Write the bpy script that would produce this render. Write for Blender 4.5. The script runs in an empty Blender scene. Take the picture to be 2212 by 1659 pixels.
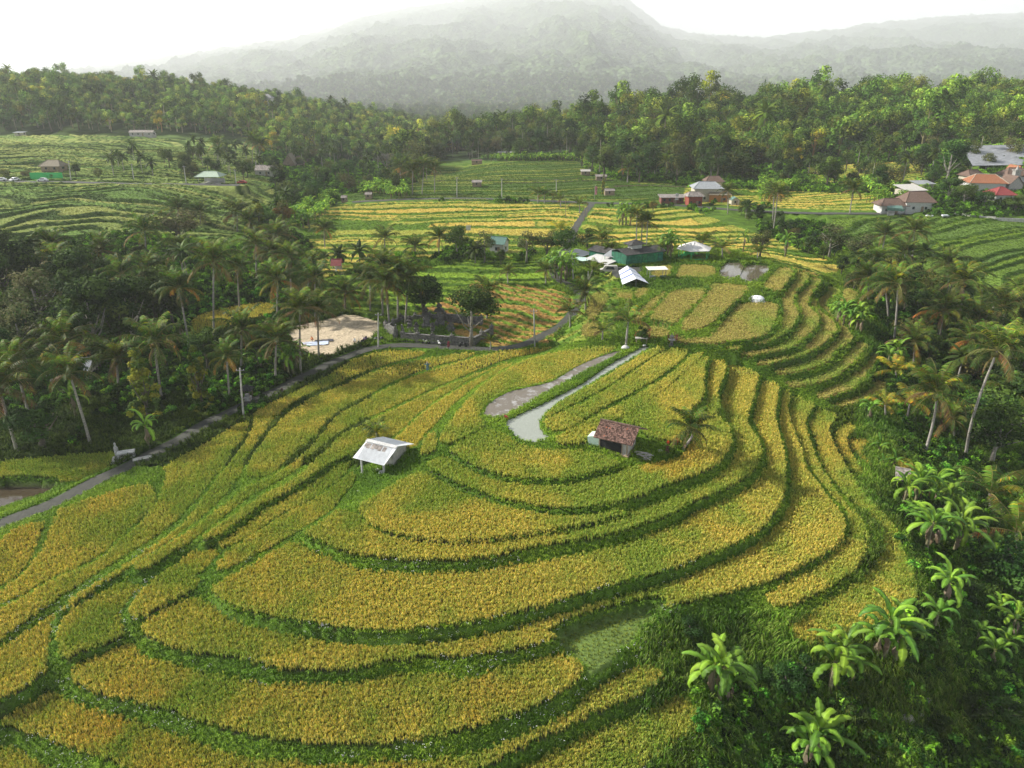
import bpy, bmesh, math, random
import numpy as np
from mathutils import Vector, Matrix
R = math.radians
random.seed(7)
rng = np.random.default_rng(7)
sc = bpy.context.scene
COL = sc.collection

# ------------------------------------------------------------------ camera
CAM_Z = 48.0
PITCH = R(22.0)
F_PX = 1580.0                      # focal length in units of a 2212 px wide picture
cam_d = bpy.data.cameras.new('camera')
cam = bpy.data.objects.new('camera', cam_d); COL.objects.link(cam)
cam.location = (0, 0, CAM_Z)
cam.rotation_euler = (R(90) - PITCH, 0, 0)
cam_d.sensor_width = 36
cam_d.lens = 36 * F_PX / 2212.0
cam_d.clip_start = 0.5
cam_d.clip_end = 30000
sc.camera = cam

# ------------------------------------------------------------------ world, sun, exposure
SUN_EL, SUN_AZ = R(33), R(-76)     # azimuth measured from the view direction (+Y), negative = left
w = bpy.data.worlds.new('World'); sc.world = w; w.use_nodes = True
nt = w.node_tree; nt.nodes.clear()
def N(nt, t, **k):
    n = nt.nodes.new(t)
    for a, b in k.items():
        if a.startswith('_'):
            n.inputs[int(a[1:]) if a[1:].isdigit() else a[1:]].default_value = b
        else: setattr(n, a, b)
    return n
def L(nt, a, b): nt.links.new(a, b)
wo = N(nt, 'ShaderNodeOutputWorld'); bg = N(nt, 'ShaderNodeBackground'); bg.inputs['Strength'].default_value = 0.1
sky = N(nt, 'ShaderNodeTexSky', sky_type='NISHITA', sun_disc=False)
sky.sun_elevation = SUN_EL; sky.sun_rotation = SUN_AZ; sky.altitude = 600
tc = N(nt, 'ShaderNodeTexCoord')
sep = N(nt, 'ShaderNodeSeparateXYZ'); L(nt, tc.outputs['Generated'], sep.inputs[0])
mp = N(nt, 'ShaderNodeMapping'); mp.inputs['Scale'].default_value = (1, 1, 3.0); L(nt, tc.outputs['Generated'], mp.inputs[0])
ns = N(nt, 'ShaderNodeTexNoise'); ns.inputs['Scale'].default_value = 2.2; ns.inputs['Detail'].default_value = 7; ns.inputs['Roughness'].default_value = .55
L(nt, mp.outputs[0], ns.inputs[0])
grad = N(nt, 'ShaderNodeValToRGB')   # cloud brightness with height: bright low down, greyer overhead
grad.color_ramp.elements[0].position = 0.0; grad.color_ramp.elements[0].color = (8.0, 8.1, 8.2, 1)
grad.color_ramp.elements[1].position = 0.55; grad.color_ramp.elements[1].color = (1.4, 1.55, 1.8, 1)
e = grad.color_ramp.elements.new(0.22); e.color = (3.4, 3.6, 3.9, 1)
e = grad.color_ramp.elements.new(0.11); e.color = (7.4, 7.5, 7.7, 1)
L(nt, sep.outputs['Z'], grad.inputs[0])
nr = N(nt, 'ShaderNodeMapRange'); nr.inputs[1].default_value = .3; nr.inputs[2].default_value = .7; nr.inputs[3].default_value = .62; nr.inputs[4].default_value = 1.25
L(nt, ns.outputs[0], nr.inputs[0])
mul = N(nt, 'ShaderNodeVectorMath', operation='SCALE'); L(nt, grad.outputs[0], mul.inputs[0]); L(nt, nr.outputs[0], mul.inputs[3])
mx = N(nt, 'ShaderNodeMix', data_type='RGBA'); mx.inputs[0].default_value = .9
L(nt, sky.outputs[0], mx.inputs[6]); L(nt, mul.outputs[0], mx.inputs[7])
L(nt, mx.outputs[2], bg.inputs[0]); L(nt, bg.outputs[0], wo.inputs[0])
sd = bpy.data.lights.new('sun', 'SUN'); sd.energy = 5.0; sd.angle = R(1.2); sd.color = (1.0, .95, .85)
sun = bpy.data.objects.new('sun', sd); COL.objects.link(sun)
sdir = Vector((math.sin(SUN_AZ) * math.cos(SUN_EL), math.cos(SUN_AZ) * math.cos(SUN_EL), math.sin(SUN_EL)))
sun.rotation_euler = sdir.to_track_quat('Z', 'Y').to_euler()
sc.view_settings.view_transform = 'Standard'; sc.view_settings.look = 'None'
sc.view_settings.exposure = 1.32; sc.view_settings.gamma = 1.0
sc.render.engine = 'CYCLES'
cy = sc.cycles
cy.max_bounces = 5; cy.diffuse_bounces = 2; cy.glossy_bounces = 2; cy.transmission_bounces = 2
cy.transparent_max_bounces = 4; cy.volume_bounces = 1; cy.use_denoising = True
cy.use_adaptive_sampling = True; cy.adaptive_threshold = 0.02
cy.volume_step_rate = 1.0

# ------------------------------------------------------------------ naming helpers
def tag(o, label=None, cat=None, group=None, kind=None):
    if label: o['label'] = label
    if cat: o['category'] = cat
    if group: o['group'] = group
    if kind: o['kind'] = kind
    return o
def empty(name, loc=(0, 0, 0), rz=0.0, s=1.0):
    o = bpy.data.objects.new(name, None); COL.objects.link(o)
    o.location = loc; o.rotation_euler = (0, 0, rz); o.scale = (s, s, s); o.empty_display_size = .3
    return o
def children_of(o, pool): return [c for c in pool if c.parent is o]

# ------------------------------------------------------------------ projection helpers (picture units: 2212 x 1659)
CP, SP = math.cos(PITCH), math.sin(PITCH)
def ray(px, py):
    dx = (px - 1106.0) / F_PX; dy = (829.5 - py) / F_PX
    return dx, CP + dy * SP, -SP + dy * CP
def at(px, py, z):
    x, y, zz = ray(px, py); t = (z - CAM_Z) / zz
    return x * t, y * t
def proj(x, y, z):
    dz = z - CAM_Z
    f = y * CP - dz * SP; u = y * SP + dz * CP
    f = np.maximum(f, 1e-3)
    return 1106 + F_PX * x / f, 829.5 - F_PX * u / f

# ------------------------------------------------------------------ numpy value noise
_perm = np.random.default_rng(3).random((256, 256))
def vnoise(x, y):
    xi = np.floor(x).astype(int); yi = np.floor(y).astype(int)
    fx = x - xi; fy = y - yi
    fx = fx * fx * (3 - 2 * fx); fy = fy * fy * (3 - 2 * fy)
    a = _perm[xi & 255, yi & 255]; b = _perm[(xi + 1) & 255, yi & 255]
    c = _perm[xi & 255, (yi + 1) & 255]; d = _perm[(xi + 1) & 255, (yi + 1) & 255]
    return (a * (1 - fx) + b * fx) * (1 - fy) + (c * (1 - fx) + d * fx) * fy
def fbm(x, y, o=4):
    r = 0; a = .5; t = 0
    for i in range(o):
        r = r + a * vnoise(x * 2 ** i + 17.3 * i, y * 2 ** i + 5.1 * i); t += a; a *= .5
    return r / t
def inpoly(px, py, poly):
    poly = np.asarray(poly, float); m = np.zeros(px.shape, bool)
    x0, y0 = poly[-1]
    for x1, y1 in poly:
        c = ((y1 > py) != (y0 > py))
        with np.errstate(divide='ignore', invalid='ignore'):
            xx = (x0 - x1) * (py - y1) / (y0 - y1 + 1e-12) + x1
        m ^= c & (px < xx)
        x0, y0 = x1, y1
    return m
def chaikin(p, n=1):
    p = np.asarray(p, float)
    for _ in range(n):
        q = np.roll(p, -1, 0)
        a = .78 * p + .22 * q; b = .22 * p + .78 * q
        p = np.stack([a, b], 1).reshape(-1, 2)
    return p
# ------------------------------------------------------------------ traced paddies
# every run of points is (column, row, [points]) in one of nine enlarged tiles of the image, in tile pixels
def Z(*runs):
    out = []
    for c, r, pts in runs:
        v = [float(t) for t in pts.split()]
        for i in range(0, len(v), 2): out.append((c * 737.333 + v[i] / 3, r * 553.0 + v[i + 1] / 3))
    return out
# (elevation, kind, outline)   kinds: g ripe gold, y yellow green, d thin pale, m mown, w water, u mud, b brown, l lime, s straw
FIELDS = [
 (0.0,'g',Z((1,1,'690 1255 760 1215 850 1160 960 1120 1060 1150 1110 1200 1230 1245 1350 1255 1500 1258 1640 1278 1740 1300 1800 1335 1740 1370 1600 1410 1450 1435 1300 1445 1150 1435 1000 1410 880 1370 780 1320'))),
 (-1.0,'g',Z((1,1,'555 1345 640 1300 690 1292 760 1345 880 1405 1000 1445 1150 1475 1300 1485 1500 1475 1700 1425 1850 1375 2000 1350 2130 1325 2212 1305'),
   (2,1,'30 1270 60 1210 90 1150 60 1100 120 1040 150 1010 200 1020 260 1060 300 1110 310 1180 290 1250 230 1320 130 1380 0 1425'),
   (1,1,'2100 1460 1950 1530 1750 1590 1550 1630 1350 1645 1200 1632 1040 1592 900 1545 760 1475 640 1412'))),
 (-2.0,'g',[(775,1090),(800,1078),(870,1033),(912,1018),(950,1037),(1000,1062),(1060,1083),(1110,1097),(1180,1109),(1250,1111),(1340,1100),(1350,1107),(1321,1119),(1271,1133),(1204,1144),(1137,1156),(1071,1164),(997,1169),(937,1168),(887,1159),(837,1143),(797,1119)]),
 (-2.7,'y',Z((0,2,'1970 125 2040 90 2140 20 2212 -30'),(1,2,'100 20 130 60 200 110 300 150 450 185 600 208 800 212 1000 197 1200 172 1400 137 1600 100 1750 65 1900 20'),
   (1,1,'1860 1660 1980 1625 2100 1590 2212 1550'),(2,1,'100 1505 200 1465 300 1380 345 1300 362 1240 350 1150 305 1060 262 1015 240 960 235 860 270 780 300 690 380 715 495 755 470 850 455 950 400 1060 430 1100 480 1170 505 1250 480 1340 400 1420 250 1500 100 1575 0 1625'),
   (1,2,'2150 0 2000 45 1850 90 1700 130 1500 165 1300 190 1100 230 1000 262 850 285 700 292 500 285 300 275 150 255 0 225'),(0,2,'2130 190 2040 160'))),
 (-4.4,'g',Z((0,2,'1375 490 1450 440 1600 360 1750 270 1890 200 1960 215 2050 265 2130 300 2212 345'),
   (1,2,'150 385 400 405 600 405 900 385 1150 350 1400 310 1650 258 1900 190 2100 105 2212 60'),
   (2,1,'60 1655 200 1615 350 1560 460 1500 530 1410 565 1330 550 1230 500 1130 455 1065 475 980 500 880 520 810 625 820 618 900 600 1000 615 1100 655 1200 668 1350 660 1450 640 1560 600 1660'),
   (2,2,'540 80 420 170 250 240 0 325'),(1,2,'2050 390 1800 455 1600 505 1400 565 1200 622 1000 668 800 702 600 732 400 752 200 755 50 745'),(0,2,'2100 715 1950 695 1800 675 1600 640 1480 600 1400 545'))),
 (-6.2,'g',Z((0,2,'925 740 960 690 1080 620 1200 570 1300 562 1380 600 1420 640 1500 690 1600 725 1750 755 1900 795 2050 820 2212 845'),
   (1,2,'200 845 500 850 700 825 850 808 920 795 1050 772 1250 718 1450 648 1650 578 1900 515 2100 455 2212 430'),
   (2,2,'150 362 300 302 450 225 560 135 660 30'),(2,1,'700 1655 718 1500 712 1400 695 1350 680 1250 648 1160 625 1080 640 990 655 870 700 880 678 950 676 1020 705 1100 755 1200 775 1300 795 1370 865 1450 925 1550 985 1620 1015 1660'),
   (2,2,'1050 60 1040 140 980 210 850 300 700 370 550 430 400 470 200 520 0 565'),(1,2,'2100 590 1900 630 1700 680 1500 740 1330 828 1200 850 1000 880 800 905 600 915 400 922 280 932 200 970 100 1000 0 988'),
   (0,2,'2100 992 1950 1000 1800 980 1650 940 1500 910 1350 895 1200 870 1080 830 1030 810 980 780'))),
 (-7.3,'y',Z((2,1,'720 905 745 910 860 955 830 1000 780 1060 800 1130 830 1230 870 1330 920 1420 1000 1530 1060 1600 1110 1660'),
   (2,2,'1170 60 1205 130 1195 230 1140 325 1040 410 900 490 760 560 630 600 540 560 650 470 800 390 960 300 1060 210 1095 100 1080 0'),(2,1,'1040 1620 980 1550 900 1455 830 1375 795 1290 765 1200 722 1100 698 1010'))),
 (-8.6,'y',Z((2,1,'875 985 1010 1025 950 1090 940 1130 980 1230 1040 1330 1100 1430 1180 1530 1290 1655'),(2,2,'1370 80 1410 200 1450 300 1500 430 1515 520 1480 590 1400 650 1150 740 1000 800 850 830 720 800 700 740 800 680 950 590 1080 500 1180 425 1260 340 1300 250 1285 150 1230 60'),
   (2,1,'1170 1655 1080 1560 990 1470 910 1350 870 1200 830 1090 845 1040'))),
 (-9.6,'y',Z((2,1,'1060 1075 1130 1110 1060 1150 1060 1220 1120 1330 1180 1430 1240 1520 1190 1490 1110 1390 1030 1270 985 1160'))),
 (-10.6,'y',Z((2,1,'1100 1190 1220 1180 1150 1240 1170 1300 1240 1370 1190 1370 1130 1290 1080 1220'))),
 (-11.6,'y',Z((2,1,'1370 1300 1450 1300 1545 1400 1400 1430'))),
 (-7.9,'g',Z((0,2,'450 1060 500 980 620 900 800 845 870 870 900 920 960 945 1100 975 1250 1025 1400 1055 1600 1090 1750 1115 2000 1120 2212 1115'),
   (1,2,'150 1098 300 1058 450 1050 600 1040 690 1065 780 1090 900 1068 1000 1022 1200 970 1350 925 1450 915 1540 970 1565 1030 1500 1100 1350 1190 1200 1260 1000 1330 800 1390 600 1430 400 1460 200 1480 0 1482'),
   (0,2,'2000 1470 1800 1450 1600 1420 1400 1360 1200 1300 1100 1260 1000 1240 900 1222 750 1190 600 1140 500 1100'))),
 (-9.7,'g',Z((0,2,'0 1290 60 1250 180 1180 340 1150 400 1200 500 1250 620 1292 750 1320 900 1350 1000 1390 1100 1440 1250 1490 1400 1540 1550 1582 1700 1612 2000 1630 2212 1635'),
   (1,2,'200 1628 600 1605 760 1590 1000 1520 1200 1438 1400 1358 1500 1290 1600 1180 1700 1100 1850 1025 2000 970 2060 1000 2090 1050 2050 1100 1900 1180 1700 1260 1500 1350 1300 1440 1100 1560 900 1640 700 1720 300 1800 -400 1850'),
   (0,2,'1100 1780 900 1690 700 1580 550 1540 400 1480 200 1410 0 1350'))),
 (-11.5,'y',Z((1,2,'1000 1740 1150 1665 1300 1590 1450 1545 1550 1475 1700 1402 1900 1340 2050 1262 2130 1205 2212 1185'),(2,2,'60 1240 100 1300 120 1360 50 1410 0 1432'),(1,2,'2150 1480 2050 1550 1950 1620 1850 1700 1500 1850'))),
 (-11.7,'g',Z((0,2,'-100 1500 0 1522 100 1545 200 1592 320 1660 500 1760 -200 1800'))),
 (-7.5,'m',Z((1,2,'1345 838 1500 762 1700 695 1950 640 2100 622 2030 720 1900 830 1780 930 1750 990 1600 1055 1560 980 1450 900'))),
 # left slope
 (-7.9,'g',Z((0,2,'-150 260 0 180 80 110 200 65 290 60 260 120 235 200 200 300 120 390 40 450 -120 530'))),
 (-7.5,'g',Z((0,1,'380 1640 500 1590 650 1550 800 1500 960 1465 1000 1530 1005 1600 965 1655'),(0,2,'880 60 780 150 720 200 640 280 500 350 300 430 150 530 0 590 -150 650 -150 560 0 510 130 410 200 330 290 230 300 180 340 80'))),
 (-7.0,'g',Z((0,1,'1060 1370 1110 1330 1300 1230 1500 1110 1600 1060 1615 1110 1560 1200 1470 1330 1380 1440 1280 1560 1200 1640'),(0,2,'1130 60 980 170 850 250 700 340 560 430 400 530 250 630 120 720 0 810 -150 880 -150 690 0 610 140 555 300 455 500 372 650 302 740 215 800 155 900 75 970 5'),(0,1,'1020 1600 1050 1500 1085 1410'))),
 (-6.2,'g',Z((0,1,'1640 1000 1800 930 1950 860 2212 720'),(1,1,'100 650 200 600 300 583 400 590 560 620 500 650 350 680 200 730 100 770 0 820'),
   (0,1,'2050 870 1900 940 1800 1030 1720 1120 1650 1230 1580 1330 1550 1440 1450 1550 1360 1640'),(0,2,'1200 115 1050 215 900 315 750 400 600 490 400 630 200 760 0 885 -200 1000 -150 900 0 838 150 738 300 640 500 530 650 440 800 345 950 245 1100 145 1230 30'),
   (0,1,'1260 1640 1350 1520 1440 1400 1520 1300 1600 1190 1650 1080'))),
 (-5.3,'g',Z((0,1,'1605 1415 1602 1380 1640 1280 1720 1170 1800 1080 1900 990 2050 900 2212 840'),(1,1,'150 770 300 715 450 680 620 650 800 625 880 628 800 662 650 695 500 742 350 800 250 850 150 912 0 992'),
   (0,1,'2100 1085 2070 1120 2030 1180 1950 1240 1850 1320 1750 1415 1700 1428'))),
 (-4.8,'g',Z((1,1,'0 1010 150 932 300 852 450 785 600 735 750 685 900 645 1050 612 1200 602 1400 590 1300 618 1100 655 950 705 800 768 600 850 450 918 300 985 150 1056 0 1130'),
   (0,1,'2080 1230 1990 1300 1900 1400 1800 1450 1740 1480 1600 1560 1480 1655'),(0,2,'1400 60 1250 170 1100 255 950 350 820 440 640 560 500 640 430 680 400 690 440 620 600 520 750 410 900 320 1050 225 1210 130 1330 40'),(0,1,'1500 1570 1600 1480 1720 1452 1850 1372 1950 1292 2050 1205 2140 1080'))),
 (-3.9,'g',Z((1,1,'0 1150 250 1035 450 938 650 848 850 772 1000 715 1100 680 1060 700 900 765 760 842 640 912 560 972 470 1042 400 1122 350 1162 250 1192 150 1202 80 1290 0 1330'),
   (0,1,'2130 1390 2000 1470 1850 1560 1700 1660'),(0,2,'1560 90 1420 180 1280 235 1110 315 950 425 900 440 1000 350 1100 290 1250 195 1400 90 1520 10'),(0,1,'1620 1600 1740 1520 1860 1470 1950 1410 2040 1320 2120 1250'))),
 (-1.7,'g',Z((1,1,'1120 690 1020 745 880 830 800 885 700 972 600 1090 540 1142 500 1200 470 1235 400 1222 330 1195 365 1170 420 1120 490 1050 580 975 660 920 780 850 920 775 1030 715'))),
 (-5.7,'g',Z((0,2,'845 600 900 520 1000 430 1130 340 1280 242 1400 232 1435 245 1395 290 1315 370 1262 402 1290 450 1250 500 1150 540 1050 600 950 650 870 670 845 640'))),
 (-4.8,'g',Z((0,2,'1385 212 1450 170 1600 65 1720 -30'),(0,1,'1830 1580 1960 1500 2100 1400 2212 1340'),(1,1,'60 1310 60 1340 20 1400 0 1440'),(0,1,'2140 1480 2050 1550 1950 1610'),(0,2,'1840 -10 1700 85 1560 180 1460 218'))),
 (-4.5,'g',Z((0,2,'1410 358 1402 325 1500 235 1700 105 1860 0'),(0,1,'2000 1600 2212 1450'),(1,1,'70 1390 100 1440 40 1510 0 1560'),(0,1,'2140 1650'),(0,2,'1960 105 1800 192 1600 290 1480 355'))),
 (-6.8,'y',Z((0,2,'372 820 382 720 450 640 600 560 800 435 950 450 880 520 800 595 760 650 798 740 788 790 700 840 560 890 420 938 390 880'))),
 (-7.7,'g',Z((0,2,'-100 930 0 890 150 785 300 690 420 625 440 640 370 705 312 790 308 880 295 950 285 1040 200 1110 80 1170 0 1220 -100 1260'))),
 # hill top
 (0.2,'y',Z((1,1,'1150 690 1300 640 1500 602 1680 580 1790 582 1740 618 1550 695 1400 785 1250 828 1100 856 1000 900 930 955 886 1010 895 1050 935 1090 850 1130 760 1180 680 1208 642 1175 680 1110 750 1020 850 900 960 800'))),
 (-0.6,'g',Z((1,1,'505 1250 560 1150 610 1130 622 1240 540 1280'))),
 (0.9,'w',Z((1,1,'1070 1075 1100 1055 1250 990 1450 890 1600 810 1750 700 1900 620 1960 585 2000 590 1900 650 1800 710 1650 800 1500 890 1380 960 1320 1010 1280 1060 1275 1110 1300 1150 1340 1170 1290 1190 1240 1195 1170 1180 1120 1140'))),
 (0.9,'u',Z((1,1,'920 1010 950 960 1000 920 1100 870 1250 840 1370 810 1450 760 1550 700 1700 640 1800 610 1830 615 1700 690 1550 760 1450 820 1300 900 1200 960 1100 1010 1050 1035 980 1045 930 1030'))),
 (1.1,'g',Z((1,1,'1310 1045 1345 1000 1450 930 1600 850 1750 760 1900 670 2030 585 2110 590 2000 650 1850 750 1700 850 1500 950 1400 1000'))),
 (1.1,'g',Z((1,1,'1312 1062 1400 1022 1550 965 1750 850 1900 750 2050 645 2140 595 2212 600'),(2,1,'35 600 0 655'),(1,1,'2050 780 1900 865 1700 965 1550 1055 1450 1120 1350 1112'))),
 (0.9,'g',Z((1,1,'1372 1180 1450 1145 1550 1095 1700 1010 1900 910 2100 790 2212 710'),(2,1,'60 640 130 615 100 662 0 742'),(1,1,'2100 850 1950 950 1800 1040 1690 1070 1620 1140 1560 1200 1450 1202'))),
 (0.7,'g',Z((1,1,'1810 1050 1950 965 2100 870 2212 785'),(2,1,'0 765 100 680 185 635 160 700 130 800 140 870 110 930 40 975'),(1,1,'2212 1190 2100 1180 1965 1150 1970 1095 1850 1072'))),
 (-0.6,'g',Z((2,1,'200 665 300 690 270 780 235 860 240 955 210 1012 160 1005 172 920 168 820 165 740'))),
 # fan of terraces to the right
 (2.2,'d',Z((2,1,'0 535 120 530 200 525 350 310 430 305 620 300 610 380 560 480 480 540 350 553 130 560 0 548'))),
 (2.8,'d',Z((2,1,'510 210 560 140 640 70 710 85 715 110 650 210 600 225'))),
 (1.2,'d',Z((2,1,'745 100 810 120 800 160 720 240 700 290 722 330 742 365 730 420 650 510 520 570 360 597 250 592 420 577 560 545 650 470 665 370 655 290 680 230 740 165'))),
 (0.0,'d',Z((2,1,'845 130 905 165 890 200 830 240 800 290 810 340 870 380 880 410 840 470 760 540 690 600 560 632 400 642 365 630 560 603 665 560 750 480 790 400 770 350 735 300 760 250 830 190'))),
 (-1.3,'d',Z((2,1,'920 180 958 210 900 260 850 310 880 360 960 410 1005 480 985 510 900 560 860 615 740 655 620 687 500 697 475 685 640 655 780 620 860 540 910 465 895 390 850 340 838 290 885 230'))),
 (-2.8,'d',Z((2,1,'960 190 1040 240 980 270 910 315 960 370 1040 450 1100 520 1090 545 960 615 940 672 800 730 640 757 575 742 760 705 890 645 980 570 1035 495 975 405 880 335 870 290 940 230'))),
 (-4.4,'d',Z((2,1,'1130 560 1210 570 1150 650 1060 725 1000 770 860 817 700 838 665 822 850 797 970 740 1060 665'))),
 (-6.0,'d',Z((2,1,'1225 645 1290 620 1240 715 1212 740 1200 795 1100 855 980 897 900 918 875 895 1010 830 1110 765 1195 700'))),
 (-7.6,'d',Z((2,1,'1235 800 1330 820 1290 895 1150 938 1000 978 955 962 1100 928 1220 865'))),
 (1.4,'d',Z((2,1,'1060 200 1140 250 1070 300 1010 290 1050 250'))),
 # upper plateau
 (3.4,'d',Z((2,1,'185 175 300 180 440 200 380 260 250 370 130 465 0 475 0 418 100 325 180 225'))),
 (3.4,'d',Z((1,1,'1985 408 2130 235 2212 213'),(2,1,'160 200 140 248 60 330 0 378'),(1,1,'2165 440 2060 425'))),
 (3.2,'d',Z((1,1,'1870 400 2000 300 2080 235 2110 228 1965 405'))),
 (3.0,'d',Z((1,1,'1780 220 1880 215 1900 240 1880 290 1800 280'))),
 (3.0,'d',Z((1,1,'1910 210 1990 205 1990 240 1940 280 1900 270'))),
 (2.0,'d',Z((1,1,'1930 450 2060 455 2140 480 2100 520 2000 528 1925 512'))),
 (2.0,'d',Z((1,1,'2160 520 2212 525'),(2,1,'0 540 100 562 0 560'),(1,1,'2160 540'))),
 (3.9,'d',Z((2,1,'0 55 215 62 200 138 0 138'),(1,1,'2160 140 2200 58'))),
 (3.9,'d',Z((1,1,'2050 60 2150 55 2120 140 1990 130'))),
 (3.7,'w',Z((2,1,'268 40 400 42 350 152 228 142'))),
 (3.5,'w',Z((2,1,'408 52 578 62 530 110 450 178 362 158'))),
 (2.4,'d',Z((1,1,'1620 240 1700 230 1740 250 1700 330 1640 400 1600 420 1590 330'))),
 (1.6,'d',Z((1,1,'1560 440 1640 430 1680 470 1660 520 1560 510'))),
 # valley left of the hill
 (-7.4,'y',Z((0,1,'-100 1340 0 1325 300 1300 600 1275 770 1262 775 1300 700 1370 560 1440 480 1455 300 1445 0 1455 -100 1455'))),
 (-8.6,'w',Z((0,1,'-150 1505 0 1502 200 1500 385 1505 300 1545 120 1590 0 1630 -150 1700'))),
 (-3.8,'g',Z((0,1,'1240 400 1350 360 1600 310 1780 290 1780 390 1600 420 1480 460 1330 480 1250 545 1230 480'))),
 (-3.6,'s',Z((0,1,'1840 470 2212 390'),(1,1,'0 382 120 388 260 430 250 480 180 540 60 580 0 600'),(0,1,'2150 640 2050 640 1960 620 1880 560'))),
]
ROADS = [ # name, width, [(px,py,z)]
 ('lane', 2.7, [(-60,1160,-6.9),(0,1130,-6.8),(90,1100,-6.6),(200,1043,-6.4),(300,995,-6.1),(380,955,-5.6),(430,922,-5.3),(500,888,-4.9),(600,842,-4.6),(700,791,-4.4),(780,757,-4.2),(850,744,-4.1),(950,749,-3.9),(1050,754,-3.7),(1097,753,-3.6),(1130,746,-3.4),(1170,726,-3.0),(1210,706,-2.6),(1230,690,-2.2),(1244,660,-1.4),(1255,642,-.8),(1247,626,-.4),(1230,616,0),(1204,603,.2),(1194,586,.5),(1205,560,.8),(1228,530,1.0),(1235,515,1.1),(1240,497,1.2),(1250,480,1.5),(1264,458,1.8),(1281,438,2.2)]),
 ('road', 5.0, [(760,436,1.6),(884,430,2.1),(987,428,2.2),(1084,430,2.2),(1204,435,2.2),(1284,438,2.2),(1370,440,2.3),(1475,444,2.4),(1571,452,2.4),(1700,459,2.6),(1775,461,2.8),(1898,461,3.0),(1960,462,3.2)]),
 ('road', 6.0, [(-60,389,9.2),(0,390,9.2),(60,393,9.2),(150,393,9),(280,397,8.6),(400,398,8.2),(520,400,7.8)]),
 ('path', 2.4, [(1252,640,-.6),(1275,612,.8),(1310,602,2.2),(1330,596,3.6)]),
]
YARD = (4.2, Z((1,1,'1765 70 1960 75 1945 110 1900 140 1780 140 1750 110')))
CTRL_P = [(0,540,2),(300,500,3),(0,400,9),(300,400,9),(560,400,5),(0,290,17),(250,300,16),(500,310,12),(560,440,1),(480,520,0),(0,620,0),(300,600,-1),
 (0,330,13),(300,350,12),(0,450,6),(300,450,6),(520,360,9),
 (640,520,-2),(660,600,-2),(700,560,-1),(720,480,0),(800,640,-1.5),(600,640,-2.5),
 (1000,440,2),(850,440,1.6),(1240,440,2.2),(1000,500,1),(1200,500,1.2),(1000,560,.4),(800,560,-.6),(1200,560,.8),(1440,450,2.4),(1590,480,2.2),(1440,520,2.6),(1600,540,3.3),(1700,560,2.6),(1780,590,1.0),
 (1100,355,4),(1250,352,4.4),(950,390,3),(1400,400,3.5),(1550,400,4),(1000,600,.2),(1100,620,-.4),(820,660,-2),(900,620,-.8),(940,700,-3),
 (1300,560,3.2),(1280,590,2.6),(1400,560,4),
 (1950,450,4),(2150,430,9),(2212,350,15),(1800,345,9),(2212,300,22),(1830,380,6),(1950,390,7),(2050,400,8),(1700,430,3),
 (1830,470,2.4),(2212,480,3),(2212,600,-2),(2000,560,-2),(2212,720,-7),(2100,640,-5),(1700,490,-1),(1800,560,-4),(1850,640,-7),(1750,520,-2),
 (2000,700,-9),(2100,850,-11),(1950,800,-10),(2200,900,-12),(2000,960,-12),(2200,1050,-14),(2000,1120,-13),(1950,1250,-13),(2200,1300,-16),(1900,1450,-14),(1560,1450,-13),(1700,1650,-17.5),(2100,1600,-19),(1450,1650,-14),(1500,1380,-11.5),
 (1600,1330,-7.2),(1750,1330,-7.2),(1480,1400,-7.8),(1400,1480,-7.6),(1480,1560,-9.5),
 (100,950,-6),(250,800,-5),(400,850,-5),(500,700,-4),(100,700,-4.5),(0,900,-6),(600,760,-4.2),(-60,1080,-8.5),(200,960,-6.2),(700,700,-3.8),(900,730,-3.6),(1000,720,-3.4),(1060,735,-3.4)]
CTRL_W = [(-750,850,46),(-500,880,50),(-350,820,46),(-260,850,32),(-180,850,18),(-60,900,-10),(60,950,-12),(-620,560,34),(-500,600,38),(-350,620,34),(-230,620,20),(-110,560,0),(-100,700,-4),(-300,990,20),(-500,990,34),(-800,990,40),(0,990,-18),(300,990,-12),(700,990,-5),(-60,420,0),(-40,480,-3),(-90,340,-1),
 (40,480,4),(40,560,10),(60,660,15),(150,500,5),(130,600,23),(250,620,32),(400,620,34),(520,620,36),(330,500,15),(450,480,22),(600,500,25),(200,760,-2),(400,800,2),(600,820,8),(0,780,-10),
 (-400,150,-2),(-300,60,-9),(-250,250,-2),(-420,300,8),(-500,420,20),(300,60,-20),(260,130,-14),(300,220,-8),(380,300,2),(500,300,8),(0,20,-12),(150,20,-22),(-150,20,-12),(250,0,-24),(-250,0,-14),(700,400,22),(-800,400,30)]
RICE = 'gyd'
H_CAN = {'g': .6, 'y': .6, 'd': .35}

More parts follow.
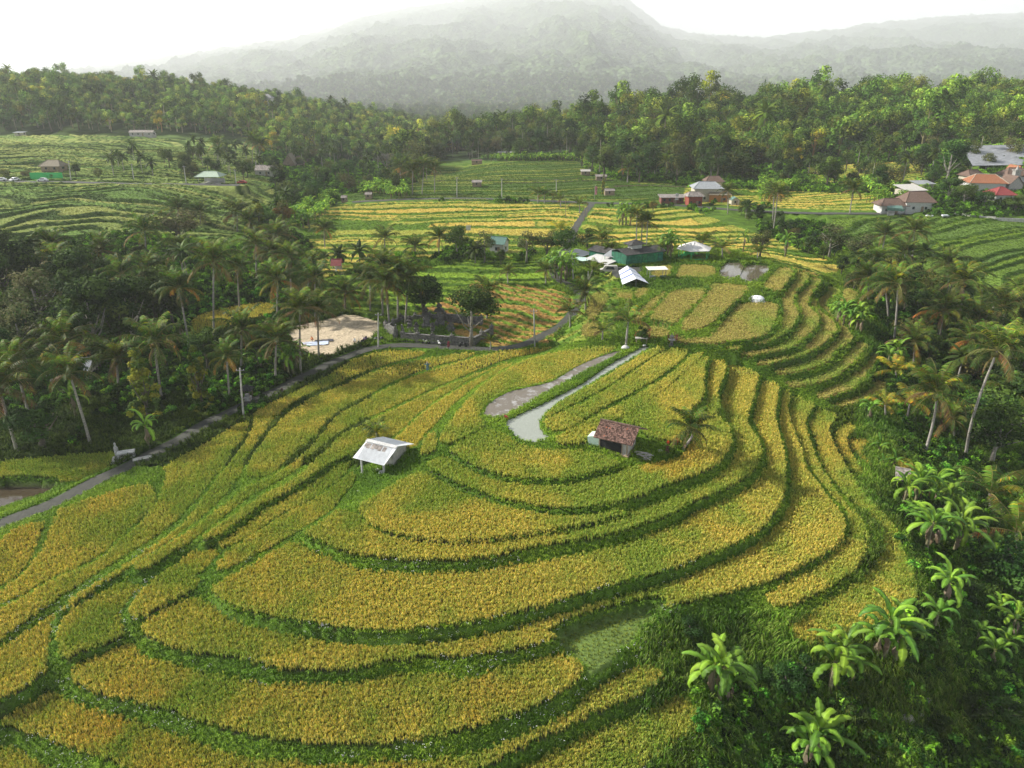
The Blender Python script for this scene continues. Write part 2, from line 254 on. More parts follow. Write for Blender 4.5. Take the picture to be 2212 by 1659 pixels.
worldpolys = []
_cut = [i for i, f in enumerate(FIELDS) if f[0] == -7.4][0]
_left = [i for i, f in enumerate(FIELDS) if f[0] == -7.5][0]; _fan = [i for i, f in enumerate(FIELDS) if f[0] == 2.2][0]
FIELDS = [((z * (.84 if i <= _left else .82 if i < _fan else .95) if z < 0 and i < _cut else z), k, p) for i, (z, k, p) in enumerate(FIELDS)]
def grow(wp, d):
    a = np.roll(wp, -1, 0) - np.roll(wp, 1, 0); l = np.hypot(a[:, 0], a[:, 1])[:, None] + 1e-9; n = np.stack([a[:, 1], -a[:, 0]], 1) / l
    ar = np.sum(wp[:, 0] * np.roll(wp[:, 1], -1) - np.roll(wp[:, 0], -1) * wp[:, 1])
    return wp + n * d * (1 if ar > 0 else -1)
pts_c = [(*at(a, b, c), c) for a, b, c in CTRL_P] + list(CTRL_W)
for z, k, pl in FIELDS:
    pl = chaikin(pl, 1)
    zz = z + H_CAN.get(k, 0)
    wp = np.array([at(a, b, zz) for a, b in pl])
    if k == 'd' and wp[:, 0].mean() > 30: wp = grow(wp, .38 if z < 2 else .12)
    elif k in 'gy' and wp[:, 1].mean() < 150: wp = grow(wp, .2 if wp[:, 0].mean() > -12 else .04)
    elif k in 'wu': wp = grow(wp, .3 if k == 'w' else .0)
    worldpolys.append((z, k, wp))
    for a, b in wp[::6]: pts_c.append((a, b, z))
roadw = []
for nm, wd, pl in ROADS:
    rp = np.array([(*at(a, b, c), c) for a, b, c in pl])
    # resample
    seg = np.r_[0, np.cumsum(np.hypot(*(np.diff(rp[:, :2], axis=0).T)))]
    tt = np.arange(0, seg[-1], 1.5)
    rs = np.stack([np.interp(tt, seg, rp[:, i]) for i in range(3)], 1)
    for _ in range(3):
        rs[1:-1] = (rs[:-2] + 2 * rs[1:-1] + rs[2:]) / 4
    roadw.append((nm, wd, rs))
    for a, b, c in rs[::10]: pts_c.append((a, b, c))
pts_c = np.array(pts_c)
# linear kernel interpolation with light smoothing
_K = -np.hypot(pts_c[:, None, 0] - pts_c[None, :, 0], pts_c[:, None, 1] - pts_c[None, :, 1])
_n = len(pts_c)
A = np.zeros((_n + 1, _n + 1)); A[:_n, :_n] = _K + np.eye(_n) * 3.0; A[:_n, _n] = 1; A[_n, :_n] = 1
_w = np.linalg.solve(A, np.r_[pts_c[:, 2], 0])
def base_exact(x, y):
    out = np.empty(x.shape).ravel(); xf = x.ravel(); yf = y.ravel()
    for i in range(0, xf.size, 4000):
        d = -np.hypot(xf[i:i + 4000, None] - pts_c[None, :, 0], yf[i:i + 4000, None] - pts_c[None, :, 1])
        out[i:i + 4000] = d @ _w[:_n] + _w[_n]
    return out.reshape(x.shape)
BX0, BX1, BY0, BY1, BS = -900, 1000, -20, 1000, 5.0
bgx = np.arange(BX0, BX1 + 1, BS); bgy = np.arange(BY0, BY1 + 1, BS)
_bx, _by = np.meshgrid(bgx, bgy, indexing='ij')
_bz = base_exact(_bx, _by)
def bilin(arr, x, y, x0, y0, s):
    fx = np.clip((x - x0) / s, 0, arr.shape[0] - 1.001); fy = np.clip((y - y0) / s, 0, arr.shape[1] - 1.001)
    i = fx.astype(int); j = fy.astype(int); fx = fx - i; fy = fy - j
    return (arr[i, j] * (1 - fx) + arr[i + 1, j] * fx) * (1 - fy) + (arr[i, j + 1] * (1 - fx) + arr[i + 1, j + 1] * fx) * fy
def base(x, y): return bilin(_bz, x, y, BX0, BY0, BS)

# ------------------------------------------------------------------ striped far terraces: zone outlines in picture units
ZONES = [ # poly, kind, spacing, step, skew, wobble, patch length
 ([(655,470),(735,443),(850,438),(1000,436),(1240,442),(1272,446),(1240,505),(1225,530),(1100,560),(1000,520),(940,560),(860,560),(700,600),(660,520)],'G',7.6,.6,.05,9,40),
 ([(1285,446),(1480,450),(1590,490),(1680,520),(1740,545),(1830,582),(1760,600),(1650,560),(1560,540),(1400,530),(1260,530),(1250,510)],'G',9.0,.5,-.16,13,26),
 ([(945,348),(1240,346),(1300,385),(1480,402),(1490,434),(1320,434),(760,433),(740,425),(880,400),(935,372)],'H',8.0,.8,0,7,90),
 ([(-80,270),(250,290),(540,300),(590,400),(600,440),(480,520),(300,500),(-80,560)],'E',6.0,1.4,.10,16,60),
 ([(1800,470),(1950,466),(2300,475),(2300,740),(2120,690),(2000,610),(1900,570),(1790,520)],'E2',7.0,1.0,-.35,14,60),
 ([(1735,362),(1990,348),(2000,400),(1760,402)],'G',4.5,.7,-.1,3,40),
 ([(1480,405),(1900,420),(1900,456),(1600,446),(1480,436)],'G',6,.5,-.05,8,22),
 ([(700,600),(940,578),(1000,562),(1180,566),(1205,622),(1190,628),(1090,622),(1030,612),(930,680),(800,690),(700,640)],'M',5.2,.7,.30,22,60),
 ([(1030,608),(1200,626),(1245,640),(1235,680),(1180,740),(1060,752),(990,740),(960,700),(900,680)],'B',5.0,.6,.2,24,22),
 ([(1255,600),(1330,585),(1340,640),(1330,720),(1240,745),(1190,745),(1240,690),(1262,640)],'Y',5.0,.8,.9,10,18),
]
# smoothly warped distance used to cut the strips
def zone_fields(x, y, zb):
    px, py = proj(x, y, zb)
    vis = (y > 20)
    kind = np.full(x.shape, -1, int); frac = np.zeros(x.shape); kk = np.zeros(x.shape); tt = np.zeros(x.shape); dz = np.zeros(x.shape)
    wob = fbm(x / 60 + 9, y / 60 + 4, 3) - .5; wob2 = fbm(x / 14 + 3, y / 14, 2) - .5
    for i, (pl, k, sp, st, sk, wo_, plen) in enumerate(ZONES):
        m = inpoly(px + wob2 * 10, py + wob2 * 4, pl) & vis
        s = (y + sk * x + wob * wo_ * 4 + wob2 * 2.0)
        if k == 'M': 
            cx, cy_ = at(1090, 540, 1); s = -np.hypot((x - cx) * .62, y - cy_) * 1.0 + wob2 * 3
        s = s + (vnoise(s / 11.0, s * 0 + i * 3.3) - .5) * sp * 1.1
        q = s / sp; f = q - np.floor(q); kfl = np.floor(q)
        kind[m] = i; frac[m] = f[m]; kk[m] = kfl[m]
        t = (x - sk * y * .3) / plen + vnoise(kfl * 7.7 + 3, kfl * 0 + i) * 5
        tt[m] = t[m]
        r = np.where(f < .78, -st * (f / .78 - .5), -st * .5 + st * (f - .78) / .22)
        r = np.clip(r, -st, st)
        dz[m] = r[m]
    return kind, frac, kk, tt, dz

def srgb(*c): return np.array([((v / 255 + .055) / 1.055) ** 2.4 if v > 10 else v / 255 / 12.92 for v in c])
C_GRASS = np.array([.085, .165, .018]); C_GRASS2 = np.array([.13, .235, .024]); C_SOIL = np.array([.040, .035, .022])
C_GOLD = np.array([.56, .43, .10]); C_YG = np.array([.36, .37, .07]); C_DRY = np.array([.38, .285, .075])
C_UNDER = np.array([.028, .058, .012]); C_BROWN = np.array([.40, .22, .075]); C_LIME = np.array([.22, .34, .035])
C_STRAW = np.array([.46, .38, .27]); C_FOREST = np.array([.020, .040, .010]); C_DGREEN = np.array([.085, .145, .033])
def mixc(a, b, t): return a[None] * (1 - t[..., None]) + b[None] * t[..., None]

def cell_rand(a, b):
    v = np.sin(np.floor(a) * 127.1 + np.floor(b) * 311.7) * 43758.5453
    return v - np.floor(v)
def ground_colour(x, y, z, zid, frac, kk, tt):
    n1 = fbm(x / 9, y / 9, 4); n2 = fbm(x / 2.1 + 40, y / 2.1, 3)
    c = mixc(C_GRASS, C_GRASS2, np.clip(n1 * 1.6 - .3, 0, 1))
    px, py = proj(x, y, z)
    # woodland floors: dull ground colour with the trees' shade painted in
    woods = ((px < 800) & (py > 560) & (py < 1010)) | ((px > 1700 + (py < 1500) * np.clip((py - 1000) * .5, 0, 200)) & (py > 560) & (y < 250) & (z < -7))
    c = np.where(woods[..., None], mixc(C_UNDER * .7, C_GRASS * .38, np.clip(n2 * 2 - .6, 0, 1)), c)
    midg = (y > 235) & (y <= 420)
    c = np.where(midg[..., None], mixc(C_GRASS * .55, C_GRASS2 * .8, np.clip(n2 * 2.2 - .6, 0, 1)), c)
    far = (y > 420)
    c = np.where(far[..., None], C_FOREST[None] * (0.8 + .8 * n2[..., None]), c)
    r1 = cell_rand(kk + zid * 13, tt); r2 = cell_rand(kk * 3 + 5, tt * 1 + 7)
    for i, (pl, k, *_r) in enumerate(ZONES):
        m = zid == i
        if not m.any(): continue
        f = frac[m]; a = r1[m]; b = r2[m]
        bund = (f > .78) | (f < .03)
        if k == 'G':
            col = mixc(C_GOLD * 1.0, C_YG, np.clip(a * 1.3 - .15, 0, 1)); bc = C_GRASS2 * .85
            col = np.where((b < .16)[:, None], C_GRASS2 * .8, col)
        elif k == 'H':
            col = mixc(C_DGREEN, C_YG * .8, np.clip(a * 1.2 - .3, 0, 1)); bc = C_GRASS * .75
            col = np.where((b < .12)[:, None], C_SOIL * 2.2, col)
        elif k == 'E': col = mixc(C_DGREEN * 1.7, np.array([.32, .34, .10]), a); bc = C_GRASS * .42; bund = (f > .70)
        elif k == 'E2': col = mixc(C_LIME * .62, C_DGREEN * 1.2, a); bc = C_GRASS * .62
        elif k == 'M': col = mixc(C_LIME, C_LIME * .75, a); bc = C_GRASS * .8; bund = (f > .70)
        elif k == 'B': col = mixc(C_BROWN, C_BROWN * .7 + C_YG * .25, a); bc = C_GRASS2 * .8; bund = (f > .68)
        elif k == 'Y': col = mixc(C_YG * .62, C_GRASS2 * .9, a); bc = C_GRASS * .8; bund = (f > .6)
        col = np.where(bund[:, None], bc, col)
        if k in 'GHEE2':
            endm = (tt[m] - np.floor(tt[m])) < .02
            col = np.where(endm[:, None], bc, col)
        c[m] = col * (.82 + .36 * n2[m][:, None])
    return c

# ------------------------------------------------------------------ near grid A
AX0, AX1, AY0, AY1, AS = -172, 196, 30, 246, .42
ax = np.arange(AX0, AX1, AS); ay = np.arange(AY0, AY1, AS)
GX, GY = np.meshgrid(ax, ay, indexing='ij')
gb = base(GX, GY) + (fbm(GX / 7, GY / 7, 3) - .5) * .5
known = np.zeros(GX.shape, bool); gz = gb.copy(); gk = np.full(GX.shape, ' ', 'U1'); gid = np.full(GX.shape, -1, int)
for fi, (z, k, wp) in enumerate(worldpolys):
    x0, y0 = wp.min(0); x1, y1 = wp.max(0)
    i0, i1 = np.searchsorted(ax, [x0, x1]); j0, j1 = np.searchsorted(ay, [y0, y1])
    if i1 <= i0 or j1 <= j0: continue
    sub = (slice(i0, i1), slice(j0, j1))
    m = inpoly(GX[sub], GY[sub], wp)
    gz[sub][m] = z; known[sub][m] = True; gk[sub][m] = k; gid[sub][m] = fi
yz, ypl = YARD; ywp = np.array([at(a, b, yz) for a, b in ypl])
m = inpoly(GX, GY, ywp); gz[m] = yz; known[m] = True; gk[m] = 'a'
def road_apply(X, Y, zz, kn, kd):
    for nm, wd, rs in roadw:
        for i in range(0, len(rs), 1):
            a, b, c = rs[i]
            s = X[1, 0] - X[0, 0] if X.shape[0] > 1 else 1
            i0 = int((a - wd - X[0, 0]) / s); i1 = int((a + wd - X[0, 0]) / s) + 1
            j0 = int((b - wd - Y[0, 0]) / s); j1 = int((b + wd - Y[0, 0]) / s) + 1
            i0 = max(i0, 0); j0 = max(j0, 0)
            if i1 <= i0 or j1 <= j0: continue
            sx = X[i0:i1, j0:j1]; sy = Y[i0:i1, j0:j1]
            if sx.size == 0: continue
            dd = np.hypot(sx - a, sy - b); mm = dd < wd * .5 + .35
            zz[i0:i1, j0:j1][mm] = c - .06; kn[i0:i1, j0:j1][mm] = True; kd[i0:i1, j0:j1][mm] = 'r'
road_apply(GX, GY, gz, known, gk)
# relax the unknown cells into banks (screened so that far from any paddy the land follows control points, mostly from image pixels)
r = np.where(known, gz - gb, 0.0)
# pyramid start
def down(a, m):
    h, w_ = a.shape[0] // 2 * 2, a.shape[1] // 2 * 2
    a = a[:h, :w_]; m = m[:h, :w_].astype(float)
    s = (a * m); S = s[0::2, 0::2] + s[1::2, 0::2] + s[0::2, 1::2] + s[1::2, 1::2]
    W = m[0::2, 0::2] + m[1::2, 0::2] + m[0::2, 1::2] + m[1::2, 1::2]
    return np.where(W > 0, S / np.maximum(W, 1), 0), W > 0
levels = [(r, known)]
for _ in range(4): levels.append(down(*levels[-1]))
cur = levels[-1][0].copy()
for li in range(len(levels) - 1, -1, -1):
    a, m = levels[li]
    if li < len(levels) - 1:
        up = np.repeat(np.repeat(cur, 2, 0), 2, 1)
        p = np.zeros(a.shape); p[:up.shape[0], :up.shape[1]] = up[:a.shape[0], :a.shape[1]]; cur = p
    cell = AS * 2 ** li; lam = (cell / 9.0) ** 2
    for _ in range(60 if li else 40):
        q = cur.copy()
        q[1:-1, 1:-1] = (cur[:-2, 1:-1] + cur[2:, 1:-1] + cur[1:-1, :-2] + cur[1:-1, 2:]) / (4 + lam)
        q[m] = a[m]; cur = q
gz = gb + np.where(known, r, cur)
zidA, frA, kkA, ttA, dzA = zone_fields(GX, GY, gb)
free = ~known
zidA[known] = -1
gz[free] += dzA[free]
# swampy patches of water/mud stay a touch lower than their rims
for kch, dd in (('w', -.28), ('u', -.16)):
    gz[gk == kch] += dd
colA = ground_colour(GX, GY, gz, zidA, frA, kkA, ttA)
nA = fbm(GX / 1.3, GY / 1.3, 3); nB = fbm(GX / 11 + 31, GY / 11 + 7, 3)
for kch, cc in (('g', C_SOIL * 1.1), ('y', C_SOIL * 1.1), ('d', C_DRY * .55), ('m', C_GRASS * .8 + C_SOIL * 1.3), ('b', C_BROWN), ('s', C_STRAW), ('l', C_LIME), ('w', C_SOIL), ('u', C_SOIL * 2.4), ('a', C_SOIL * 2), ('r', C_GRASS * .8)):
    m = gk == kch; colA[m] = cc * (.75 + .5 * nA[m][:, None])
slope = np.hypot(*np.gradient(gz, AS))
steep = (slope > .8) & np.isin(gk, ['g', 'y', 'd'])
colA[steep] = (C_GRASS * .8) * (.75 + .5 * nA[steep][:, None]); gk[steep] = ' '
# bare earth shows on the steepest cuts
st_ = np.clip((slope - 1.6) * 1.2, 0, 1)[..., None] * (nB > .56)[..., None] * .45
colA = colA * (1 - st_) + C_SOIL * 1.3 * st_

def grid_mesh(name, X, Y, Zv, col, keep=None, mat=None):
    nx, ny = X.shape
    co = np.stack([X, Y, Zv], -1).reshape(-1, 3)
    idx = np.arange(nx * ny).reshape(nx, ny)
    q = np.stack([idx[:-1, :-1], idx[1:, :-1], idx[1:, 1:], idx[:-1, 1:]], -1)
    if keep is not None: q = q[keep]
    q = q.reshape(-1, 4)
    me = bpy.data.meshes.new(name)
    me.vertices.add(len(co)); me.vertices.foreach_set('co', co.astype(np.float32).ravel())
    me.loops.add(q.size); me.loops.foreach_set('vertex_index', q.astype(np.int32).ravel())
    me.polygons.add(len(q)); me.polygons.foreach_set('loop_start', np.arange(0, q.size, 4, dtype=np.int32))
    me.polygons.foreach_set('use_smooth', np.ones(len(q), bool))
    me.update(calc_edges=True)
    if col is not None:
        a = me.attributes.new('tint', 'FLOAT_COLOR', 'POINT')
        a.data.foreach_set('color', np.concatenate([col.reshape(-1, 3), np.ones((len(co), 1))], 1).astype(np.float32).ravel())
    o = bpy.data.objects.new(name, me); COL.objects.link(o)
    if mat: me.materials.append(mat)
    return o

# ------------------------------------------------------------------ materials
def new_mat(name):
    m = bpy.data.materials.new(name); m.use_nodes = True; t = m.node_tree; t.nodes.clear()
    o = N(t, 'ShaderNodeOutputMaterial'); return m, t, o
def ground_mat():
    m, t, o = new_mat('ground')
    b = N(t, 'ShaderNodeBsdfPrincipled'); b.inputs['Roughness'].default_value = .95; b.inputs['Specular IOR Level'].default_value = .1
    a = N(t, 'ShaderNodeAttribute', attribute_name='tint'); tc = N(t, 'ShaderNodeTexCoord')
    n = N(t, 'ShaderNodeTexNoise'); n.inputs['Scale'].default_value = 1.7; n.inputs['Detail'].default_value = 6; n.inputs['Roughness'].default_value = .75
    L(t, tc.outputs['Object'], n.inputs[0])
    r_ = N(t, 'ShaderNodeMapRange'); r_.inputs[1].default_value = .3; r_.inputs[2].default_value = .7; r_.inputs[3].default_value = .55; r_.inputs[4].default_value = 1.45
    L(t, n.outputs[0], r_.inputs[0])
    s = N(t, 'ShaderNodeVectorMath', operation='SCALE'); L(t, a.outputs['Color'], s.inputs[0]); L(t, r_.outputs[0], s.inputs[3])
    L(t, s.outputs[0], b.inputs['Base Color'])
    bp = N(t, 'ShaderNodeBump'); bp.inputs['Strength'].default_value = .9; bp.inputs['Distance'].default_value = .25
    L(t, n.outputs[0], bp.inputs['Height']); L(t, bp.outputs[0], b.inputs['Normal'])
    L(t, b.outputs[0], o.inputs[0]); return m
M_GROUND = ground_mat()
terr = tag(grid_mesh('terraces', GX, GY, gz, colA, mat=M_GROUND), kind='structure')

# mid grid B
bS = 1.15
bx = np.arange(-420, 520, bS); by = np.arange(18, 540, bS)
HX, HY = np.meshgrid(bx, by, indexing='ij')
hb = base(HX, HY); kB = np.full(HX.shape, ' ', 'U1'); knB = np.zeros(HX.shape, bool)
zidB, frB, kkB, ttB, dzB = zone_fields(HX, HY, hb)
hz = hb + dzB + (fbm(HX / 9, HY / 9, 3) - .5) * .6 * (zidB < 0)
road_apply(HX, HY, hz, knB, kB)
for z, k, wp in worldpolys:
    if wp[:, 1].max() > AY1 - 8 or wp[:, 0].min() < AX0 + 8 or wp[:, 0].max() > AX1 - 8:
        m = inpoly(HX, HY, wp); hz[m] = z; kB[m] = k
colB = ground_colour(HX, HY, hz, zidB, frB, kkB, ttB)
for kch, cc in (('g', C_GOLD * .9), ('y', C_YG), ('w', C_SOIL)):
    m = kB == kch; colB[m] = cc
inA = (HX > AX0 + 3) & (HX < AX1 - 3) & (HY > AY0 + 3) & (HY < AY1 - 3)
cA = inA[:-1, :-1] & inA[1:, 1:]
nearA = (HX > AX0) & (HX < AX1 - AS) & (HY > AY0) & (HY < AY1 - AS)
hzl = hz.copy(); hzl[nearA] = bilin(gz, HX[nearA], HY[nearA], AX0, AY0, AS) - .35
tag(grid_mesh('valley_floor', HX, HY, hzl, colB, keep=~cA, mat=M_GROUND), kind='structure')

def ground_z(x, y):
    """height of the land under a point"""
    x = np.atleast_1d(np.asarray(x, float)); y = np.atleast_1d(np.asarray(y, float))
    o = base(x, y)
    inb = (x > bx[0]) & (x < bx[-1]) & (y > by[0]) & (y < by[-1])
    if inb.any(): o[inb] = bilin(hz, x[inb], y[inb], bx[0], by[0], bS)
    ina = (x > AX0) & (x < AX1 - AS) & (y > AY0) & (y < AY1 - AS)
    if ina.any(): o[ina] = bilin(gz, x[ina], y[ina], AX0, AY0, AS)
    return o
def hit(px, py, tmax=900):
    """where the sight line through an image pixel meets the land"""
    dx, dy, dz = ray(px, py); t = np.linspace(30, tmax, 4000)
    h = ground_z(dx * t, dy * t); zz = CAM_Z + dz * t
    k = np.nonzero(zz < h)[0]
    if len(k) == 0: t0 = t[-1]
    else: t0 = t[k[0]]
    x, y = dx * t0, dy * t0
    return Vector((x, y, float(ground_z(x, y)[0])))
# ------------------------------------------------------------------ mountains
prof_x = np.array([-600,0,180,330,450,560,640,700,760,800,870,950,1020,1100,1160,1220,1290,1340,1380,1420,1480,1560,1640,1700,1780,1850,1950,2050,2120,2212,2700])
prof_y = np.array([190,172,158,140,122,108,100,88,72,60,50,40,30,22,14,10,12,24,50,76,92,94,100,92,84,74,66,58,56,55,60])
ydist = 520 * 1.0073 ** np.arange(0, 484)      # rows spread wider with distance
uu = np.linspace(-.86, .92, 860)
MY = np.repeat(ydist[None, :], len(uu), 0); MX = uu[:, None] * (MY + 250)
pxm = 1106 + F_PX * (MX / MY) / CP
top_el = (190.5 - np.interp(pxm, prof_x, prof_y)) / F_PX
D0, D1 = 3000.0, 17000.0
ztop = CAM_Z + D1 * top_el * .99
zb_ = base(np.clip(MX, -895, 990), np.clip(MY, 0, 985)); s_ = np.clip((MY - 985) / 500, 0, 1)
zlo = zb_ * (1 - s_) - 28 * s_
tt_ = np.clip((MY - D0) / (D1 - D0), 0, 1)
rid = fbm(MX / 900 + 3, MY / 1400 + 9, 5)
rdg = 1 - np.abs(2 * fbm(MX / 900 + 30, MY / 2600, 4) - 1)
mz = zlo + (ztop - zlo) * (tt_ ** 1.1) + (rdg - .75) * 330 * np.sin(tt_ * math.pi) + (rid - .5) * 150 * tt_ * (1 - tt_) * 2
mz = np.where(MY > D1, mz - (MY - D1) * .5, mz)
mz = mz + (fbm(MX / 130 + 5, MY / 260, 4) - .5) * 150 * np.clip((MY - 3000) / 2500, 0, 1)
mz = mz + (fbm(MX / 42, MY / 60, 3) - .5) * 46 * np.clip((MY - 1000) / 600, 0, 1) - 1.5 * (MY < 985)
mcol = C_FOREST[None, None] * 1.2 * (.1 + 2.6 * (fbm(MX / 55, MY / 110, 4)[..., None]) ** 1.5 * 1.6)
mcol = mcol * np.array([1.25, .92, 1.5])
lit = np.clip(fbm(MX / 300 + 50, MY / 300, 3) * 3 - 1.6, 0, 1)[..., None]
mcol = mcol * (1 - lit * .5) + np.array([.07, .11, .02]) * lit * .5  # sunlit patches painted into the forest colour
def mountain_mat():
    m, t, o = new_mat('mountain_forest')
    b = N(t, 'ShaderNodeBsdfPrincipled'); b.inputs['Roughness'].default_value = 1; b.inputs['Specular IOR Level'].default_value = 0
    a = N(t, 'ShaderNodeAttribute', attribute_name='tint'); tc = N(t, 'ShaderNodeTexCoord')
    v = N(t, 'ShaderNodeTexVoronoi'); v.inputs['Scale'].default_value = .03; L(t, tc.outputs['Object'], v.inputs[0])
    n = N(t, 'ShaderNodeTexNoise'); n.inputs['Scale'].default_value = .03; n.inputs['Detail'].default_value = 9; L(t, tc.outputs['Object'], n.inputs[0])
    r_ = N(t, 'ShaderNodeMapRange'); r_.inputs[1].default_value = .25; r_.inputs[2].default_value = .75; r_.inputs[3].default_value = .35; r_.inputs[4].default_value = 1.7
    L(t, n.outputs[0], r_.inputs[0])
    s = N(t, 'ShaderNodeVectorMath', operation='SCALE'); L(t, a.outputs['Color'], s.inputs[0]); L(t, r_.outputs[0], s.inputs[3]); L(t, s.outputs[0], b.inputs['Base Color'])
    bp = N(t, 'ShaderNodeBump', invert=True); bp.inputs['Strength'].default_value = 1; bp.inputs['Distance'].default_value = 30
    L(t, v.outputs['Distance'], bp.inputs['Height']); L(t, bp.outputs[0], b.inputs['Normal'])
    L(t, b.outputs[0], o.inputs[0]); return m
M_MOUNT = mountain_mat()
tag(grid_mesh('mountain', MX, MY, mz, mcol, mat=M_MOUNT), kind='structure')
def mount_z(x, y):
    return base(x, y)

# ------------------------------------------------------------------ haze
hm, ht, ho = new_mat('haze_air')
pv = N(ht, 'ShaderNodeVolumePrincipled')
pv.inputs['Color'].default_value = (.86, .885, .91, 1); pv.inputs['Density'].default_value = .000125; pv.inputs['Anisotropy'].default_value = .2
L(ht, pv.outputs[0], ho.inputs['Volume'])
def box_obj(name, x0, x1, y0, y1, z0, z1, mat):
    me = bpy.data.meshes.new(name); bm = bmesh.new(); bmesh.ops.create_cube(bm, size=1)
    for v in bm.verts: v.co = Vector(((x0 + x1) / 2 + v.co.x * (x1 - x0), (y0 + y1) / 2 + v.co.y * (y1 - y0), (z0 + z1) / 2 + v.co.z * (z1 - z0)))
    bm.to_mesh(me); bm.free(); me.materials.append(mat)
    o = bpy.data.objects.new(name, me); COL.objects.link(o); return o
# ------------------------------------------------------------------ plant materials
def leaf_mat(name, rough=.6, trans=.35, rnd=0.0, inst=False, spec=.25, mult=1.0, hue=0.0):
    """colour from the mesh attribute, times a per object or per instance tint"""
    m, t, o = new_mat(name)
    a = N(t, 'ShaderNodeAttribute', attribute_name='tint')
    col = a.outputs['Color']
    if inst:
        b = N(t, 'ShaderNodeAttribute', attribute_name='tone', attribute_type='INSTANCER')
        mm = N(t, 'ShaderNodeVectorMath', operation='MULTIPLY'); L(t, col, mm.inputs[0]); L(t, b.outputs['Color'], mm.inputs[1]); col = mm.outputs[0]
    if rnd:
        oi = N(t, 'ShaderNodeObjectInfo')
        hs = N(t, 'ShaderNodeHueSaturation')
        mr = N(t, 'ShaderNodeMapRange'); mr.inputs[3].default_value = .5 - hue; mr.inputs[4].default_value = .5 + hue * .6; L(t, oi.outputs['Random'], mr.inputs[0]); L(t, mr.outputs[0], hs.inputs['Hue'])
        m7 = N(t, 'ShaderNodeMath', operation='MULTIPLY'); m7.inputs[1].default_value = 7.13; L(t, oi.outputs['Random'], m7.inputs[0])
        fr = N(t, 'ShaderNodeMath', operation='FRACT'); L(t, m7.outputs[0], fr.inputs[0])
        mv = N(t, 'ShaderNodeMapRange'); mv.inputs[3].default_value = 1 - rnd; mv.inputs[4].default_value = 1 + rnd; L(t, fr.outputs[0], mv.inputs[0]); L(t, mv.outputs[0], hs.inputs['Value'])
        L(t, col, hs.inputs['Color']); col = hs.outputs[0]
    b = N(t, 'ShaderNodeBsdfPrincipled'); b.inputs['Roughness'].default_value = rough; b.inputs['Specular IOR Level'].default_value = spec
    L(t, col, b.inputs['Base Color'])
    if trans:
        tr = N(t, 'ShaderNodeBsdfTranslucent'); L(t, col, tr.inputs[0])
        ms = N(t, 'ShaderNodeMixShader'); ms.inputs[0].default_value = trans
        L(t, b.outputs[0], ms.inputs[1]); L(t, tr.outputs[0], ms.inputs[2]); L(t, ms.outputs[0], o.inputs[0])
    else: L(t, b.outputs[0], o.inputs[0])
    return m
M_TUFT = leaf_mat('tuft_blades', inst=True, trans=.18, rough=.7, spec=.1)
M_FROND = leaf_mat('palm_frond', rough=.55, trans=.3, rnd=.22, spec=.08, hue=.015)
M_LEAF = leaf_mat('tree_leaves', rough=.7, trans=.25, rnd=.3, spec=.07, hue=.035)
M_BANANA = leaf_mat('banana_leaf', rough=.5, trans=.3, rnd=.15, spec=.2, hue=.012)
M_FLEAF = leaf_mat('forest_leaves', inst=True, trans=.2, rough=.8, spec=.04)
def bark_mat(name, c, sc_=3.0):
    m, t, o = new_mat(name)
    b = N(t, 'ShaderNodeBsdfPrincipled'); b.inputs['Roughness'].default_value = .9
    tc = N(t, 'ShaderNodeTexCoord'); wv = N(t, 'ShaderNodeTexNoise'); wv.inputs['Scale'].default_value = sc_; wv.inputs['Detail'].default_value = 4
    mpp = N(t, 'ShaderNodeMapping'); mpp.inputs['Scale'].default_value = (1, 1, 3); L(t, tc.outputs['Object'], mpp.inputs[0]); L(t, mpp.outputs[0], wv.inputs[0])
    r_ = N(t, 'ShaderNodeValToRGB'); r_.color_ramp.elements[0].position = .3; r_.color_ramp.elements[1].position = .7
    r_.color_ramp.elements[0].color = (*[v * .55 for v in c], 1); r_.color_ramp.elements[1].color = (*[v * 1.25 for v in c], 1)
    L(t, wv.outputs[0], r_.inputs[0]); L(t, r_.outputs[0], b.inputs['Base Color'])
    bp = N(t, 'ShaderNodeBump'); bp.inputs['Strength'].default_value = .6; bp.inputs['Distance'].default_value = .05; L(t, wv.outputs[0], bp.inputs['Height']); L(t, bp.outputs[0], b.inputs['Normal'])
    L(t, b.outputs[0], o.inputs[0]); return m
M_PALMBARK = bark_mat('palm_bark', (.27, .25, .22)); M_BARK = bark_mat('tree_bark', (.10, .085, .065)); M_PALEBARK = bark_mat('pale_bark', (.24, .22, .19)); M_BSTEM = bark_mat('banana_stem', (.17, .16, .08))

